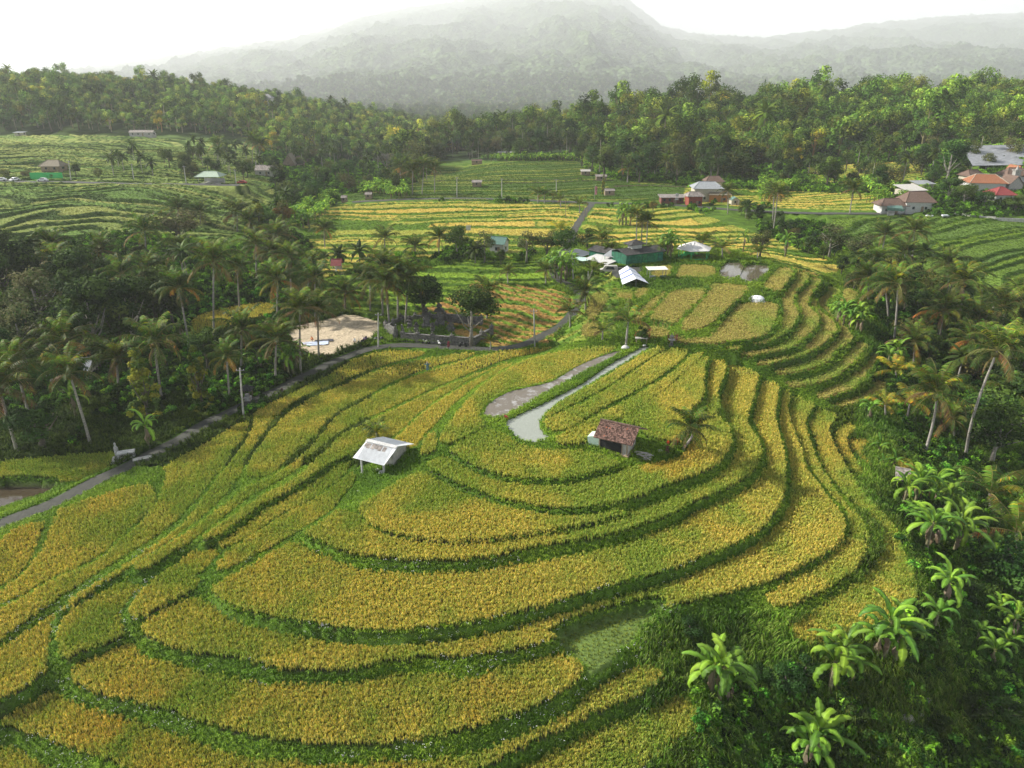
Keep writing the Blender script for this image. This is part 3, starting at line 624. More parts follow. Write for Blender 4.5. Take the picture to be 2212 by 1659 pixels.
class MB:
    """collects coloured faces and builds one mesh object"""
    def __init__(s): s.v = []; s.f = []; s.c = []; s.m = []
    def add(s, vs, fs, c=(1, 1, 1), mi=0):
        o = len(s.v); s.v += [tuple(v) for v in vs]
        for f in fs: s.f.append(tuple(i + o for i in f)); s.m.append(mi)
        if len(c) and hasattr(c[0], '__len__'): s.c += [tuple(k) for k in c]
        else: s.c += [tuple(c)] * len(vs)
        return s
    def quad(s, a, b, c_, d, c=(1, 1, 1)): return s.add([a, b, c_, d], [(0, 1, 2, 3)], c)
    def box(s, x0, x1, y0, y1, z0, z1, c=(1, 1, 1), M=None):
        v = [Vector((x, y, z)) for x in (x0, x1) for y in (y0, y1) for z in (z0, z1)]
        if M is not None: v = [M @ p for p in v]
        return s.add(v, [(0, 1, 3, 2), (4, 6, 7, 5), (0, 4, 5, 1), (2, 3, 7, 6), (0, 2, 6, 4), (1, 5, 7, 3)], c)
    def tube(s, pts, rad, n=7, c=(1, 1, 1), cap=True):
        pts = [Vector(p) for p in pts]; vs = []; fs = []
        if not hasattr(rad, '__len__'): rad = [rad] * len(pts)
        for i, p in enumerate(pts):
            d = (pts[min(i + 1, len(pts) - 1)] - pts[max(i - 1, 0)]).normalized()
            a = d.orthogonal().normalized() if abs(d.z) < .95 else Vector((1, 0, 0)); a = (a - d * a.dot(d)).normalized(); b = d.cross(a)
            for k in range(n):
                t = 2 * math.pi * k / n; vs.append(p + (a * math.cos(t) + b * math.sin(t)) * rad[i])
        for i in range(len(pts) - 1):
            for k in range(n): fs.append((i * n + k, i * n + (k + 1) % n, (i + 1) * n + (k + 1) % n, (i + 1) * n + k))
        if cap: fs.append(tuple(range(n))[::-1]); fs.append(tuple(range((len(pts) - 1) * n, len(pts) * n)))
        return s.add(vs, fs, c)
    def lathe(s, prof, n=12, c=(1, 1, 1), M=None, sx=1, sy=1):
        vs = []; fs = []
        for r_, z in prof:
            for k in range(n):
                t = 2 * math.pi * k / n; p = Vector((r_ * math.cos(t) * sx, r_ * math.sin(t) * sy, z)); vs.append(M @ p if M is not None else p)
        for i in range(len(prof) - 1):
            for k in range(n): fs.append((i * n + k, i * n + (k + 1) % n, (i + 1) * n + (k + 1) % n, (i + 1) * n + k))
        fs.append(tuple(range(n))[::-1]); fs.append(tuple(range((len(prof) - 1) * n, len(prof) * n)))
        return s.add(vs, fs, c)
    def mesh(s, name, mats, smooth=False):
        me = bpy.data.meshes.new(name); me.from_pydata(s.v, [], s.f)
        a = me.attributes.new('tint', 'FLOAT_COLOR', 'POINT')
        a.data.foreach_set('color', np.concatenate([np.array(s.c, np.float32), np.ones((len(s.c), 1), np.float32)], 1).ravel())
        for m in (mats if isinstance(mats, (list, tuple)) else [mats]): me.materials.append(m)
        if smooth: me.polygons.foreach_set('use_smooth', np.ones(len(me.polygons), bool))
        me.update(); return me
    def build(s, name, mat, parent=None, smooth=False, link=True, loc=None):
        o = bpy.data.objects.new(name, s.mesh(name, mat, smooth))
        if link: COL.objects.link(o)
        if parent: o.parent = parent
        if loc is not None: o.location = loc
        return o

def var(c, a=.15):
    k = 1 + random.uniform(-a, a); return tuple(v * k for v in c)

# ------------------------------------------------------------------ tuft prototypes (rice, grass, weeds)
def tuft(n, h, spread, wd, cols_low, cols_top, arch=.5, drop=.0):
    mb = MB()
    for i in range(n):
        a = random.uniform(0, 2 * math.pi); r0 = random.uniform(0, spread * .35)
        hh = h * random.uniform(.75, 1.12); ln = random.uniform(.3, 1.0) * spread
        cl = var(random.choice(cols_low)); ct = var(random.choice(cols_top), .25)
        dx, dy = math.cos(a), math.sin(a); sx, sy = -dy * wd / 2, dx * wd / 2
        p0 = Vector((dx * r0, dy * r0, 0)); p1 = Vector((dx * (r0 + ln * .3), dy * (r0 + ln * .3), hh * .62))
        p2 = Vector((dx * (r0 + ln * .75), dy * (r0 + ln * .75), hh)); p3 = Vector((dx * (r0 + ln * (1 + arch)), dy * (r0 + ln * (1 + arch)), hh * (1 - drop)))
        s = Vector((sx, sy, 0))
        mid = tuple(.45 * u + .55 * v for u, v in zip(cl, ct))
        mb.add([p0 - s * .7, p0 + s * .7, p1 - s, p1 + s, p2 - s * .9, p2 + s * .9, p3], [(0, 1, 3, 2), (2, 3, 5, 4), (4, 5, 6)], [cl, cl, mid, mid, ct, ct, ct])
    return mb
def proto_col(name, builders, mat):
    c = bpy.data.collections.new(name)
    for i, mb in enumerate(builders):
        o = bpy.data.objects.new(name + '_' + chr(97 + i), mb.mesh(name, mat)); c.objects.link(o)
    return c
G1 = (.06, .12, .015); G2 = (.10, .19, .02); G3 = (.045, .09, .012)
RG = [(.80, .72, .15), (.76, .66, .11), (.90, .82, .26), (.82, .58, .11), (.44, .54, .08), (.11, .22, .03), (.62, .67, .14), (.27, .39, .05)]
P_RICE = proto_col('rice_plant', [tuft(14, .70, .15, .034, [G1, G2, (.14, .19, .03)], RG, .5, .22) for _ in range(6)], M_TUFT)
P_GRASS = proto_col('grass_tuft', [tuft(16, .42, .34, .045, [(.06, .14, .015)], [(.20, .34, .03), (.28, .43, .04), (.14, .26, .025), (.30, .44, .06)], .6, .25) for _ in range(5)], M_TUFT)
P_TALL = proto_col('tall_grass', [tuft(22, 1.25, .8, .06, [(.04, .08, .012)], [(.11, .23, .025), (.15, .30, .035), (.085, .17, .02), (.24, .34, .09)], .8, .45) for _ in range(4)], M_TUFT)
P_CROP = proto_col('crop_clump', [tuft(20, .5, .75, .13, [(.5, .5, .5)], [(1, 1, 1), (.85, .9, .8), (1.1, 1.02, .9)], .3, .2) for _ in range(4)], M_TUFT)
P_STUB = proto_col('stubble', [tuft(12, .40, .20, .055, [(.16, .20, .05)], [(.56, .48, .15), (.46, .44, .11), (.28, .34, .06), (.60, .46, .18)], .4, .15) for _ in range(4)], M_TUFT)
def flower(): 
    mb = tuft(8, .4, .25, .04, [G1], [G2], .5, .2)
    for _ in range(4):
        p = Vector((random.uniform(-.2, .2), random.uniform(-.2, .2), random.uniform(.42, .6))); r_ = .045
        mb.add([p + Vector((r_, 0, 0)), p + Vector((0, r_, .01)), p + Vector((-r_, 0, 0)), p + Vector((0, -r_, .01)), p + Vector((0, 0, .05)), p + Vector((0, 0, -.03))], [(0, 1, 4), (1, 2, 4), (2, 3, 4), (3, 0, 4), (1, 0, 5), (2, 1, 5), (3, 2, 5), (0, 3, 5)], (.75, .75, .7))
    return mb
P_FLOWER = proto_col('white_flower', [flower() for _ in range(3)], M_TUFT)

def leafy(n, rx, rz, size, cols, lobes=6, squash=.7, base_z=0.0, seed=None, flat=.5):
    """a crown of many small leaf faces gathered in clumps"""
    mb = MB(); rr = random.Random(seed if seed is not None else random.random())
    L_ = []
    for i in range(lobes):
        a = rr.uniform(0, 2 * math.pi); u = rr.uniform(-.75, 1); rad = math.sqrt(max(0, 1 - u * u * .9)) * rr.uniform(.35, .75)
        L_.append((Vector((math.cos(a) * rad * rx, math.sin(a) * rad * rx, u * rz * .7)), rr.uniform(.28, .5) * min(rx, rz * 1.3), rr.uniform(.7, 1.35), rr.choice(cols)))
    for i in range(n):
        c, r_, k, cc = rr.choice(L_)
        d = Vector((rr.gauss(0, 1), rr.gauss(0, 1), rr.gauss(0, 1))).normalized()
        q = r_ * rr.uniform(.55, 1.05) ; p = c + Vector((d.x * q, d.y * q, d.z * q * squash)); p.z += base_z
        nrm = (d + Vector((0, 0, flat)) + Vector((rr.gauss(0, .45), rr.gauss(0, .45), rr.gauss(0, .45)))).normalized()
        t = nrm.orthogonal().normalized(); t = Matrix.Rotation(rr.uniform(0, 6.28), 3, nrm) @ t; b = nrm.cross(t)
        s = size * rr.uniform(.6, 1.3); kk = k * rr.uniform(.75, 1.25)
        col = tuple(v * kk for v in cc)
        mb.add([p - t * s * .5, p + b * s * .32, p + t * s * .55 - nrm * s * .15, p - b * s * .32], [(0, 1, 2, 3)], col)
    return mb
BG = [(.035, .075, .014), (.05, .10, .018), (.028, .058, .014), (.07, .12, .022)]
YGc = [(.20, .22, .02), (.26, .26, .03), (.12, .16, .02)]
P_BUSH = proto_col('undergrowth_bush', [leafy(300, 1.5, 1.3, .42, [(.02, .045, .01), (.03, .07, .012), (.05, .12, .016), (.09, .19, .02)], 7, .8, .7, i) for i in range(6)], M_FLEAF)
FARC = [(.030, .060, .014), (.040, .075, .016), (.024, .048, .014), (.055, .085, .018), (.075, .09, .022)]
def far_tree(i):
    rr = random.Random(i + 100); hgt = rr.uniform(4, 8); rx = rr.uniform(4.0, 6.2); rz = rr.uniform(4.0, 6.5)
    mb = leafy(1300, rx, rz, .72, [tuple(v * k for v in c) for c in FARC for k in (.8, 1.5)], 15, .8, hgt, i + 5, .9)
    mb.tube([(0, 0, -1), (rr.uniform(-.5, .5), 0, hgt * .6), (0, 0, hgt)], [.4, .28, .1], 5, (.10, .09, .07))
    for k in range(4):
        a = rr.uniform(0, 6.28); mb.tube([(0, 0, hgt * .5), (math.cos(a) * rx * .5, math.sin(a) * rx * .5, hgt + rr.uniform(-1, 2))], [.2, .07], 4, (.10, .09, .07))
    return mb

# ------------------------------------------------------------------ coconut palms
FG = [(.045, .078, .013), (.065, .10, .016), (.035, .062, .013)]
def frond(mb, org, az, el, length, n=20, wl=.8, col=None, twist=0, droop=1.0):
    col = col or random.choice(FG); yel = random.random() < .12
    d = Vector((math.cos(az), math.sin(az), 0)); side = Vector((-d.y, d.x, 0)); p = Vector(org); pts = [p.copy()]; e_ = el
    st = length / 10
    for i in range(10):
        p = p + (d * math.cos(e_) + Vector((0, 0, 1)) * math.sin(e_)) * st; pts.append(p.copy()); e_ -= (.045 + .022 * i) * droop
    rc = (.20, .19, .06)
    mb.tube(pts, [.06 - .005 * i for i in range(11)], 3, rc, cap=False)
    for i in range(n):
        t = (.14 + .86 * (i + .5) / n) * 9.99; k = int(t); q = pts[k].lerp(pts[k + 1], t - k); dr = (pts[k + 1] - pts[k]).normalized()
        up = side.cross(dr).normalized() * -1
        if up.z < 0 and el > 0: pass
        ll = wl * (math.sin(math.pi * (.14 + .80 * (i / n))) ** .6) * random.uniform(.85, 1.1)
        for s_ in (-1, 1):
            c = tuple(v * random.uniform(.7, 1.35) for v in col)
            if yel or random.random() < .04: c = (c[0] * 2.6, c[1] * 1.7, c[2] * .9)
            ld = (side * s_ * .8 + dr * .55 + Vector((0, 0, -.25 - .35 * random.random()))).normalized()
            tip = q + ld * ll + Vector((0, 0, -.22 * ll)); md = q + ld * ll * .5
            wv = dr * .058
            mb.add([q - wv * .5, q + wv * .5, md + wv, md - wv, tip], [(0, 1, 2, 3), (3, 2, 4)], c)
def palm_meshes(seed, young=False, yellow=False):
    random.seed(seed); mb = MB(); n = random.randint(22, 28) if not young else random.randint(9, 12)
    for i in range(n):
        u = i / (n - 1); el = R(88 - 100 * u ** 1.45) if not young else R(82 - 62 * u)
        az = i * 2.399 + random.uniform(-.3, .3)
        ln = random.uniform(3.7, 4.9) * (.8 if u < .12 else 1) * (.9 if young else 1)
        col = None
        if yellow: col = random.choice([(.26, .25, .03), (.18, .21, .025), (.34, .29, .03)])
        elif u < .2: col = (.12, .19, .025)
        elif u > .9: col = random.choice([(.15, .11, .04), (.09, .10, .025)])
        frond(mb, (0, 0, 0), az, el + random.uniform(-.12, .12), ln, n=24, wl=.92, col=col, droop=random.uniform(.8, 1.3))
    if not young:
        for i in range(2):   # dead hanging fronds
            frond(mb, (0, 0, -.2), random.uniform(0, 6.28), R(-55), 2.6, n=12, wl=.6, col=(.16, .11, .05), droop=.6)
    me = mb.mesh('crown', M_FROND)
    cb = MB(); cb.lathe([(.1, -.7), (.5, -.55), (.52, -.3), (.1, -.1)], 9, (.12, .12, .04))
    for i in range(9):
        a = random.uniform(0, 6.28); r_ = random.uniform(.28, .5); z = random.uniform(-.75, -.25)
        M = Matrix.Translation((math.cos(a) * r_, math.sin(a) * r_, z)); g = random.choice([(.16, .20, .03), (.30, .20, .04), (.22, .22, .05)])
        cb.lathe([(.03, -.16), (.12, -.09), (.15, 0), (.11, .10), (.03, .15)], 7, g, M)
    return me, cb.mesh('coconuts', M_FROND, True)
PALM_V = [palm_meshes(20 + i) for i in range(7)]
YOUNG_V = [palm_meshes(60 + i, young=True) for i in range(3)]
YELLOW_V = [palm_meshes(70 + i, young=True, yellow=True) for i in range(2)]
random.seed(11)
def place_palm(cp, bp, var_='p', size=1.0, lean=None, dist=None, bow=0.0):
    """crown centre and foot given as image pixel positions"""
    foot = hit(*bp) if dist is None else None
    if dist is not None:
        dx, dy, dz = ray(*bp); t = dist / dy; x, y = dx * t, dy * t; foot = Vector((x, y, float(ground_z(x, y)[0])))
    dx, dy, dz = ray(*cp); t = foot.y / dy
    top = Vector((dx * t, foot.y, CAM_Z + dz * t))
    if top.z < foot.z + .4: top.z = foot.z + .4
    size *= 1.4
    root = empty('coconut_palm', foot, 0)
    vs = {'p': PALM_V, 'y': YOUNG_V, 'Y': YELLOW_V}[var_]
    cm, nm = random.choice(vs)
    h = top - foot
    if h.z > 1.0:
        tb = MB(); n = 14; pts = []; rad = []
        for i in range(n + 1):
            u = i / n; b = math.sin(u * math.pi) * (bow if bow else random.uniform(-.25, .25) * (i == -1))
            pts.append(Vector((h.x * (u ** 1.3), b, h.z * u - .25 * (u == 0))) + Vector((bow * math.sin(u * math.pi) * 1.2, 0, 0)))
            rad.append((.23 if u == 0 else .17 - .06 * u) * (.7 + .5 * size) * (1 + .05 * (i % 2)))
        tb.tube(pts, rad, 8, (1, 1, 1)); tb.build('trunk', M_PALMBARK, root, smooth=True)
    c = bpy.data.objects.new('crown', cm); COL.objects.link(c); c.parent = root; c.location = h; c.rotation_euler = (random.uniform(-.12, .12), random.uniform(-.12, .12), random.uniform(0, 6.28)); c.scale = (size,) * 3
    if var_ == 'p' and h.z > 3 and foot.y < 200:
        q = bpy.data.objects.new('coconuts', nm); COL.objects.link(q); q.parent = root; q.location = h; q.rotation_euler = (0, 0, random.uniform(0, 6.28)); q.scale = (size,) * 3
    return root

# ------------------------------------------------------------------ bananas
def banana_leaf(mb, org, az, el, length, wd, col):
    droop = random.uniform(.7, 1.9)
    d = Vector((math.cos(az), math.sin(az), 0)); side = Vector((-d.y, d.x, 0)); p = Vector(org); e_ = el; n = 13
    vs = []; fs = []; cs = []; pet = length * .16
    q = p + (d * math.cos(e_) + Vector((0, 0, math.sin(e_)))) * pet
    mb.tube([p, q], [.045, .03], 4, (.25, .30, .06)); p = q
    for i in range(n + 1):
        u = i / n; w_ = (.72 if random.random() < .3 else 1) * wd * (math.sin(math.pi * min(1, (.06 + .94 * u))) ** .45) * (1 if u < .97 else .2) * random.uniform(.88, 1.06)
        fold = .35 * w_; nrm = (Vector((0, 0, 1)) * math.cos(e_) - d * math.sin(e_))
        l = p + side * w_ * .5 - nrm * fold * .25 + nrm * random.uniform(-.05, .05) * wd; r_ = p - side * w_ * .5 - nrm * fold * .25 + nrm * random.uniform(-.05, .05) * wd
        vs += [l, p + nrm * .02, r_]; k = random.uniform(.8, 1.15); mc = tuple(v * 2.2 for v in col)
        cs += [tuple(v * k for v in col), mc, tuple(v * k * .92 for v in col)]
        if i < n: p = p + (d * math.cos(e_) + Vector((0, 0, math.sin(e_)))) * (length / n)
        e_ -= (.08 + .011 * i) * droop
    for i in range(n): a = i * 3; fs += [(a, a + 1, a + 4, a + 3), (a + 1, a + 2, a + 5, a + 4)]
    mb.add(vs, fs, cs)
BL = [(.075, .15, .014), (.12, .205, .018), (.05, .115, .013)]
def banana_meshes(seed, h=2.6, nl=8, ln=2.2):
    random.seed(seed); lf = MB()
    for i in range(nl):
        u = i / (nl - 1); el = R(86 - random.uniform(40, 78) * u ** .8)
        c = random.choice(BL)
        if i == nl - 1 and random.random() < .3: c = (.26, .24, .04)
        banana_leaf(lf, (0, 0, h * (.9 if i else 1)), i * 2.4 + random.uniform(-.35, .35), el, ln * random.uniform(.75, 1.15), .56, c)
    st = MB(); st.tube([(0, 0, -.3), (random.uniform(-.1, .1), 0, h * .5), (0, 0, h)], [.17, .13, .07], 8, (1, 1, 1))
    dd = MB()
    for i in range(5):   # brown dead leaves hanging along the stem
        a = random.uniform(0, 6.28); z = h * random.uniform(.55, .9); r_ = .14
        p = Vector((math.cos(a) * r_, math.sin(a) * r_, z)); o_ = Vector((math.cos(a), math.sin(a), 0)); s = Vector((-o_.y, o_.x, 0)) * .12; l_ = random.uniform(.7, 1.3)
        dd.add([p - s * .4, p + s * .4, p + o_ * .2 + s * 1.3 + Vector((0, 0, -l_ * .5)), p + o_ * .2 - s * 1.3 + Vector((0, 0, -l_ * .5)), p + o_ * .12 + Vector((0, 0, -l_))], [(0, 1, 2, 3), (3, 2, 4)], random.choice([(.16, .12, .07), (.24, .19, .13)]))
    return lf.mesh('leaves', M_BANANA), st.mesh('stem', M_BSTEM, True), dd.mesh('dead_leaves', M_BANANA)
BAN_V = [banana_meshes(200 + i, h=[2.2, 2.8, 1.4, 3.2, 1.9][i], nl=[9, 11, 6, 12, 8][i], ln=[2.1, 2.3, 1.7, 2.4, 2.0][i]) for i in range(5)]
random.seed(12)
def place_banana(px, py, s=1.0, v=None, pos=None):
    f = pos if pos is not None else hit(px, py); root = empty('banana_plant', f, random.uniform(0, 6.28), s * 1.48)
    ms = BAN_V[random.randrange(5) if v is None else v]
    for nm, me in zip(('leaves', 'stem', 'dead_leaves'), ms):
        o = bpy.data.objects.new(nm, me); COL.objects.link(o); o.parent = root
    return root

# ------------------------------------------------------------------ broadleaf trees with their own trunk and limbs
def tree_meshes(seed, kind):
    random.seed(seed); rr = random
    cfg = {'dark': (3800, 4.0, 3.2, .42, BG, 16), 'airy': (1500, 3.6, 3.0, .40, [(.09, .11, .04), (.07, .10, .03), (.12, .12, .05)], 18),
           'cone': (3600, 2.6, 4.6, .38, YGc + [(.06, .10, .02)], 22), 'round': (3000, 2.6, 2.2, .30, BG, 12), 'gold': (2600, 3.4, 2.8, .42, [(.20, .15, .035), (.16, .15, .03), (.10, .13, .025)], 14)}[kind]
    n, rx, rz, sz, cols, lb = cfg
    th = {'cone': 3.6, 'round': 2.0}.get(kind, 5.0)
    if kind == 'cone':
        mb = MB()
        for k in range(6):
            u = k / 5; sub = leafy(n // 6, rx * (1 - .8 * u) + .5, 1.25, sz, cols, 8, .8, 1.0 + u * 7.6, rr.random()); mb.add(sub.v, sub.f, sub.c)
    else: mb = leafy(n, rx, rz, sz, cols, lb, .75, th + rz * .5, rr.random())
    tb = MB(); topz = th + rz * .6
    tb.tube([(0, 0, -.4), (.1, .1, th * .5), (rr.uniform(-.3, .3), rr.uniform(-.3, .3), th), (0, 0, topz)], [.34, .24, .18, .06], 8)
    for k in range(7):
        a = k * .9 + rr.random(); z0 = th * rr.uniform(.45, .95); rr_ = rx * rr.uniform(.45, .75)
        tb.tube([(0, 0, z0), (math.cos(a) * rr_ * .5, math.sin(a) * rr_ * .5, z0 + rz * .35), (math.cos(a) * rr_, math.sin(a) * rr_, z0 + rz * rr.uniform(.6, 1.1))], [.12, .08, .03], 5)
    return mb.mesh('crown', M_LEAF), tb.mesh('trunk', M_PALEBARK if kind in ('airy', 'dark') and seed % 2 else M_BARK, True), topz + rz * .5
TREE_V = {k: [tree_meshes(300 + i * 7 + j, k) for i in range(c)] for j, (k, c) in enumerate((('dark', 4), ('airy', 2), ('cone', 2), ('round', 2), ('gold', 2)))}
random.seed(13)
def place_tree(px, py, kind='dark', height=8.0, wide=1.0, pos=None, name='broadleaf_tree'):
    f = pos if pos is not None else hit(px, py); cm, tm, hh = random.choice(TREE_V[kind])
    s = height / hh; root = empty(name, f, random.uniform(0, 6.28)); root.scale = (s * wide, s * wide, s)
    for nm, me in (('trunk', tm), ('crown', cm)):
        o = bpy.data.objects.new(nm, me); COL.objects.link(o); o.parent = root
    return root

# ------------------------------------------------------------------ scatter through geometry nodes (only for uncountable growth)
def scatter(name, P, rot, scl, tone, coll, idx, label):
    me = bpy.data.meshes.new(name); me.vertices.add(len(P)); me.vertices.foreach_set('co', P.astype(np.float32).ravel())
    a = me.attributes.new('rot', 'FLOAT_VECTOR', 'POINT'); a.data.foreach_set('vector', rot.astype(np.float32).ravel())
    a = me.attributes.new('scl', 'FLOAT_VECTOR', 'POINT'); a.data.foreach_set('vector', scl.astype(np.float32).ravel())
    a = me.attributes.new('tone', 'FLOAT_COLOR', 'POINT'); a.data.foreach_set('color', np.concatenate([tone, np.ones((len(P), 1))], 1).astype(np.float32).ravel())
    a = me.attributes.new('pick', 'INT', 'POINT'); a.data.foreach_set('value', idx.astype(np.int32))
    o = bpy.data.objects.new(name, me); COL.objects.link(o)
    g = bpy.data.node_groups.new(name, 'GeometryNodeTree')
    g.interface.new_socket('Geometry', in_out='INPUT', socket_type='NodeSocketGeometry'); g.interface.new_socket('Geometry', in_out='OUTPUT', socket_type='NodeSocketGeometry')
    gi = g.nodes.new('NodeGroupInput'); go = g.nodes.new('NodeGroupOutput'); ip = g.nodes.new('GeometryNodeInstanceOnPoints'); ci = g.nodes.new('GeometryNodeCollectionInfo')
    ci.inputs['Collection'].default_value = coll; ci.inputs['Separate Children'].default_value = True; ci.inputs['Reset Children'].default_value = True
    ip.inputs['Pick Instance'].default_value = True
    def na(nm, tp):
        n = g.nodes.new('GeometryNodeInputNamedAttribute'); n.data_type = tp; n.inputs['Name'].default_value = nm; return n.outputs['Attribute']
    er = g.nodes.new('FunctionNodeEulerToRotation'); g.links.new(na('rot', 'FLOAT_VECTOR'), er.inputs[0])
    g.links.new(gi.outputs[0], ip.inputs['Points']); g.links.new(ci.outputs[0], ip.inputs['Instance']); g.links.new(na('pick', 'INT'), ip.inputs['Instance Index'])
    g.links.new(er.outputs[0], ip.inputs['Rotation']); g.links.new(na('scl', 'FLOAT_VECTOR'), ip.inputs['Scale']); g.links.new(ip.outputs[0], go.inputs[0])
    md = o.modifiers.new('scatter', 'NODES'); md.node_group = g
    return tag(o, kind='stuff', label=label)
def in_view(x, y, z, mrg=.12):
    px, py = proj(x, y, z); return (px > -2212 * mrg) & (px < 2212 * (1 + mrg)) & (py > -50) & (py < 1659 * (1 + mrg))
# ------------------------------------------------------------------ rice, stubble, bank grass
def jgrid(x0, x1, y0, y1, s, seed=1, ang=0.0, jit=.42):
    g = np.random.default_rng(seed); X, Y = np.meshgrid(np.arange(x0, x1, s), np.arange(y0, y1, s), indexing='ij')
    X = X.ravel() + g.uniform(-jit, jit, X.size) * s; Y = Y.ravel() + g.uniform(-jit, jit, Y.size) * s; return X, Y
def cellA(x, y):
    i = np.clip(((x - AX0) / AS + .5).astype(int), 0, gk.shape[0] - 1); j = np.clip(((y - AY0) / AS + .5).astype(int), 0, gk.shape[1] - 1); return i, j
_kk = np.array(gk); soft = np.isin(_kk, ['g', 'y'])
def emit(name, x, y, lab, coll, base_s, tonef, npick, dz=0.0, hs=1.0):
    z = ground_z(x, y) + dz; g = np.random.default_rng(len(x)); v = in_view(x, y, z); x, y, z = x[v], y[v], z[v]; n = len(x)
    s = base_s * g.uniform(.8, 1.2, n); scl = np.stack([s, s, s * hs * g.uniform(.85, 1.15, n)], 1)
    rot = np.stack([g.uniform(-.12, .12, n), g.uniform(-.12, .12, n), g.uniform(0, 6.28, n)], 1)
    print(name, n)
    return scatter(name, np.stack([x, y, z - .03], 1), rot, scl, tonef(x, y, g), coll, g.integers(0, npick, n), lab)
fvar = np.random.default_rng(5).uniform(0, 1, len(FIELDS))
def rice_tone(x, y, g):
    i, j = cellA(x, y); fid = gid[i, j]; yel = gk[i, j] == 'y'
    n = fbm(x / 14 + 3, y / 14 + 8, 3); n2 = fbm(x / 3.2, y / 3.2 + 50, 3)
    gr = np.clip((n - .5) * 3.2 + (n2 - .5) * 1.6 + .22 + yel * .34 + (fvar[fid] - .5) * .3, 0, 1)[:, None]
    red = np.clip((fbm(x / 18 + 70, y / 18 + 30, 2) - .52) * 4, 0, 1)[:, None] * (1 - gr)
    c = np.array([1.05, 1.0, .95]) * (1 - gr) + np.array([.60, .80, .60]) * gr
    c = c * (1 - red) + np.array([1.1, .88, .8]) * red
    return c * g.uniform(.8, 1.2, (len(x), 1))
def rice_pts(s, dmin, dmax, seed):
    x, y = jgrid(AX0, AX1, AY0, AY1, s, seed); i, j = cellA(x, y); k = soft[i, j]; d = np.hypot(x, y); k &= (d >= dmin) & (d < dmax)
    return x[k], y[k]
x1, y1 = rice_pts(.19, 0, 92, 1); x2, y2 = rice_pts(.225, 92, 135, 2); x3, y3 = rice_pts(.42, 135, 260, 3)
emit('ripe_rice', np.r_[x1, x2], np.r_[y1, y2], 'ripe golden rice standing on the terraces of the near hill', P_RICE, .95, rice_tone, 6)
emit('ripe_rice', x3, y3, 'ripe golden rice on the paddies beyond the pond and the lane', P_RICE, 1.45, rice_tone, 6, hs=.72)
# drier, thinner crop in rows on the upper plateau and the fan of terraces
ang = R(38); X, Y = np.meshgrid(np.arange(-260, 260, .55), np.arange(-260, 260, .30), indexing='ij'); X = X.ravel(); Y = Y.ravel()
g_ = np.random.default_rng(9); X = X + g_.uniform(-.1, .1, X.size); Y = Y + g_.uniform(-.14, .14, Y.size)
xr = X * math.cos(ang) - Y * math.sin(ang) + 20; yr = X * math.sin(ang) + Y * math.cos(ang) + 150
ok = (xr > AX0) & (xr < AX1 - 1) & (yr > AY0) & (yr < AY1 - 1); xr, yr = xr[ok], yr[ok]; i, j = cellA(xr, yr); ok = _kk[i, j] == 'd'
def dry_tone(x, y, g):
    n = fbm(x / 9 + 3, y / 9 + 8, 3); gr = np.clip((n - .45) * 3.5, 0, 1)[:, None]
    return (np.array([1.05, .98, .95]) * (1 - gr) + np.array([.72, .98, .6]) * gr) * g.uniform(.8, 1.2, (len(x), 1))
emit('rice_stubble', xr[ok], yr[ok], 'thin pale rice in rows on the upper fields and the side terraces', P_STUB, 1.25, dry_tone, 4)
# bank grass
x, y = jgrid(AX0, AX1, AY0, AY1, .36, 21); i, j = cellA(x, y); kk_ = _kk[i, j]; px, py = proj(x, y, gz[i, j])
wood = (colA[i, j].sum(1) < .12)
free_ = (kk_ == ' ') & (zidA[i, j] < 0); d = np.hypot(x, y)
edge = np.zeros(_kk.shape, bool)
k1 = free_ & (d < 150) & ~wood & (px > -80)
def grass_tone(x, y, g):
    n = fbm(x / 6 + 13, y / 6 + 80, 3); a = np.clip((n - .3) * 2.2, 0, 1)[:, None]
    return (np.array([.62, .72, .7]) * (1 - a) + np.array([1.25, 1.15, .95]) * a) * g.uniform(.75, 1.25, (len(x), 1))
emit('bank_grass', x[k1], y[k1], 'short green grass covering the banks between the paddies', P_GRASS, 1.0, grass_tone, 5)
x, y = jgrid(AX0, AX1, AY0, AY1, .75, 22); i, j = cellA(x, y); kk_ = _kk[i, j]; d = np.hypot(x, y)
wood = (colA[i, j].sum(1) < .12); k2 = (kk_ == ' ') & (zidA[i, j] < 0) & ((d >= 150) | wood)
emit('ground_grass', x[k2], y[k2], 'rough grass between the palms and around the far paddies', P_GRASS, 1.9, lambda x, y, g: grass_tone(x, y, g) * np.where((colA[cellA(x, y)].sum(1) < .12)[:, None], .32, .8), 5)  # grass under the trees darkened, their shade put into the tone
x, y = jgrid(AX0, AX1, AY0, 150, .55, 23); i, j = cellA(x, y); k3 = _kk[i, j] == 'm'
emit('mown_grass', x[k3], y[k3], 'low cut grass on the bare terrace in the front', P_GRASS, .55, lambda x, y, g: grass_tone(x, y, g) * np.array([1.05, .78, .9]), 5)
# white flowers on the lowest banks
x, y = jgrid(AX0, AX1, AY0, 100, .8, 24); i, j = cellA(x, y); px, py = proj(x, y, gz[i, j])
k4 = (_kk[i, j] == ' ') & (py > 1190) & (px < 1500) & (fbm(x / 4, y / 4, 2) > .55)
emit('white_flowers', x[k4], y[k4], 'tiny white flowers dotted over the lower grassy banks', P_FLOWER, 1.0, lambda x, y, g: np.ones((len(x), 3)), 3)
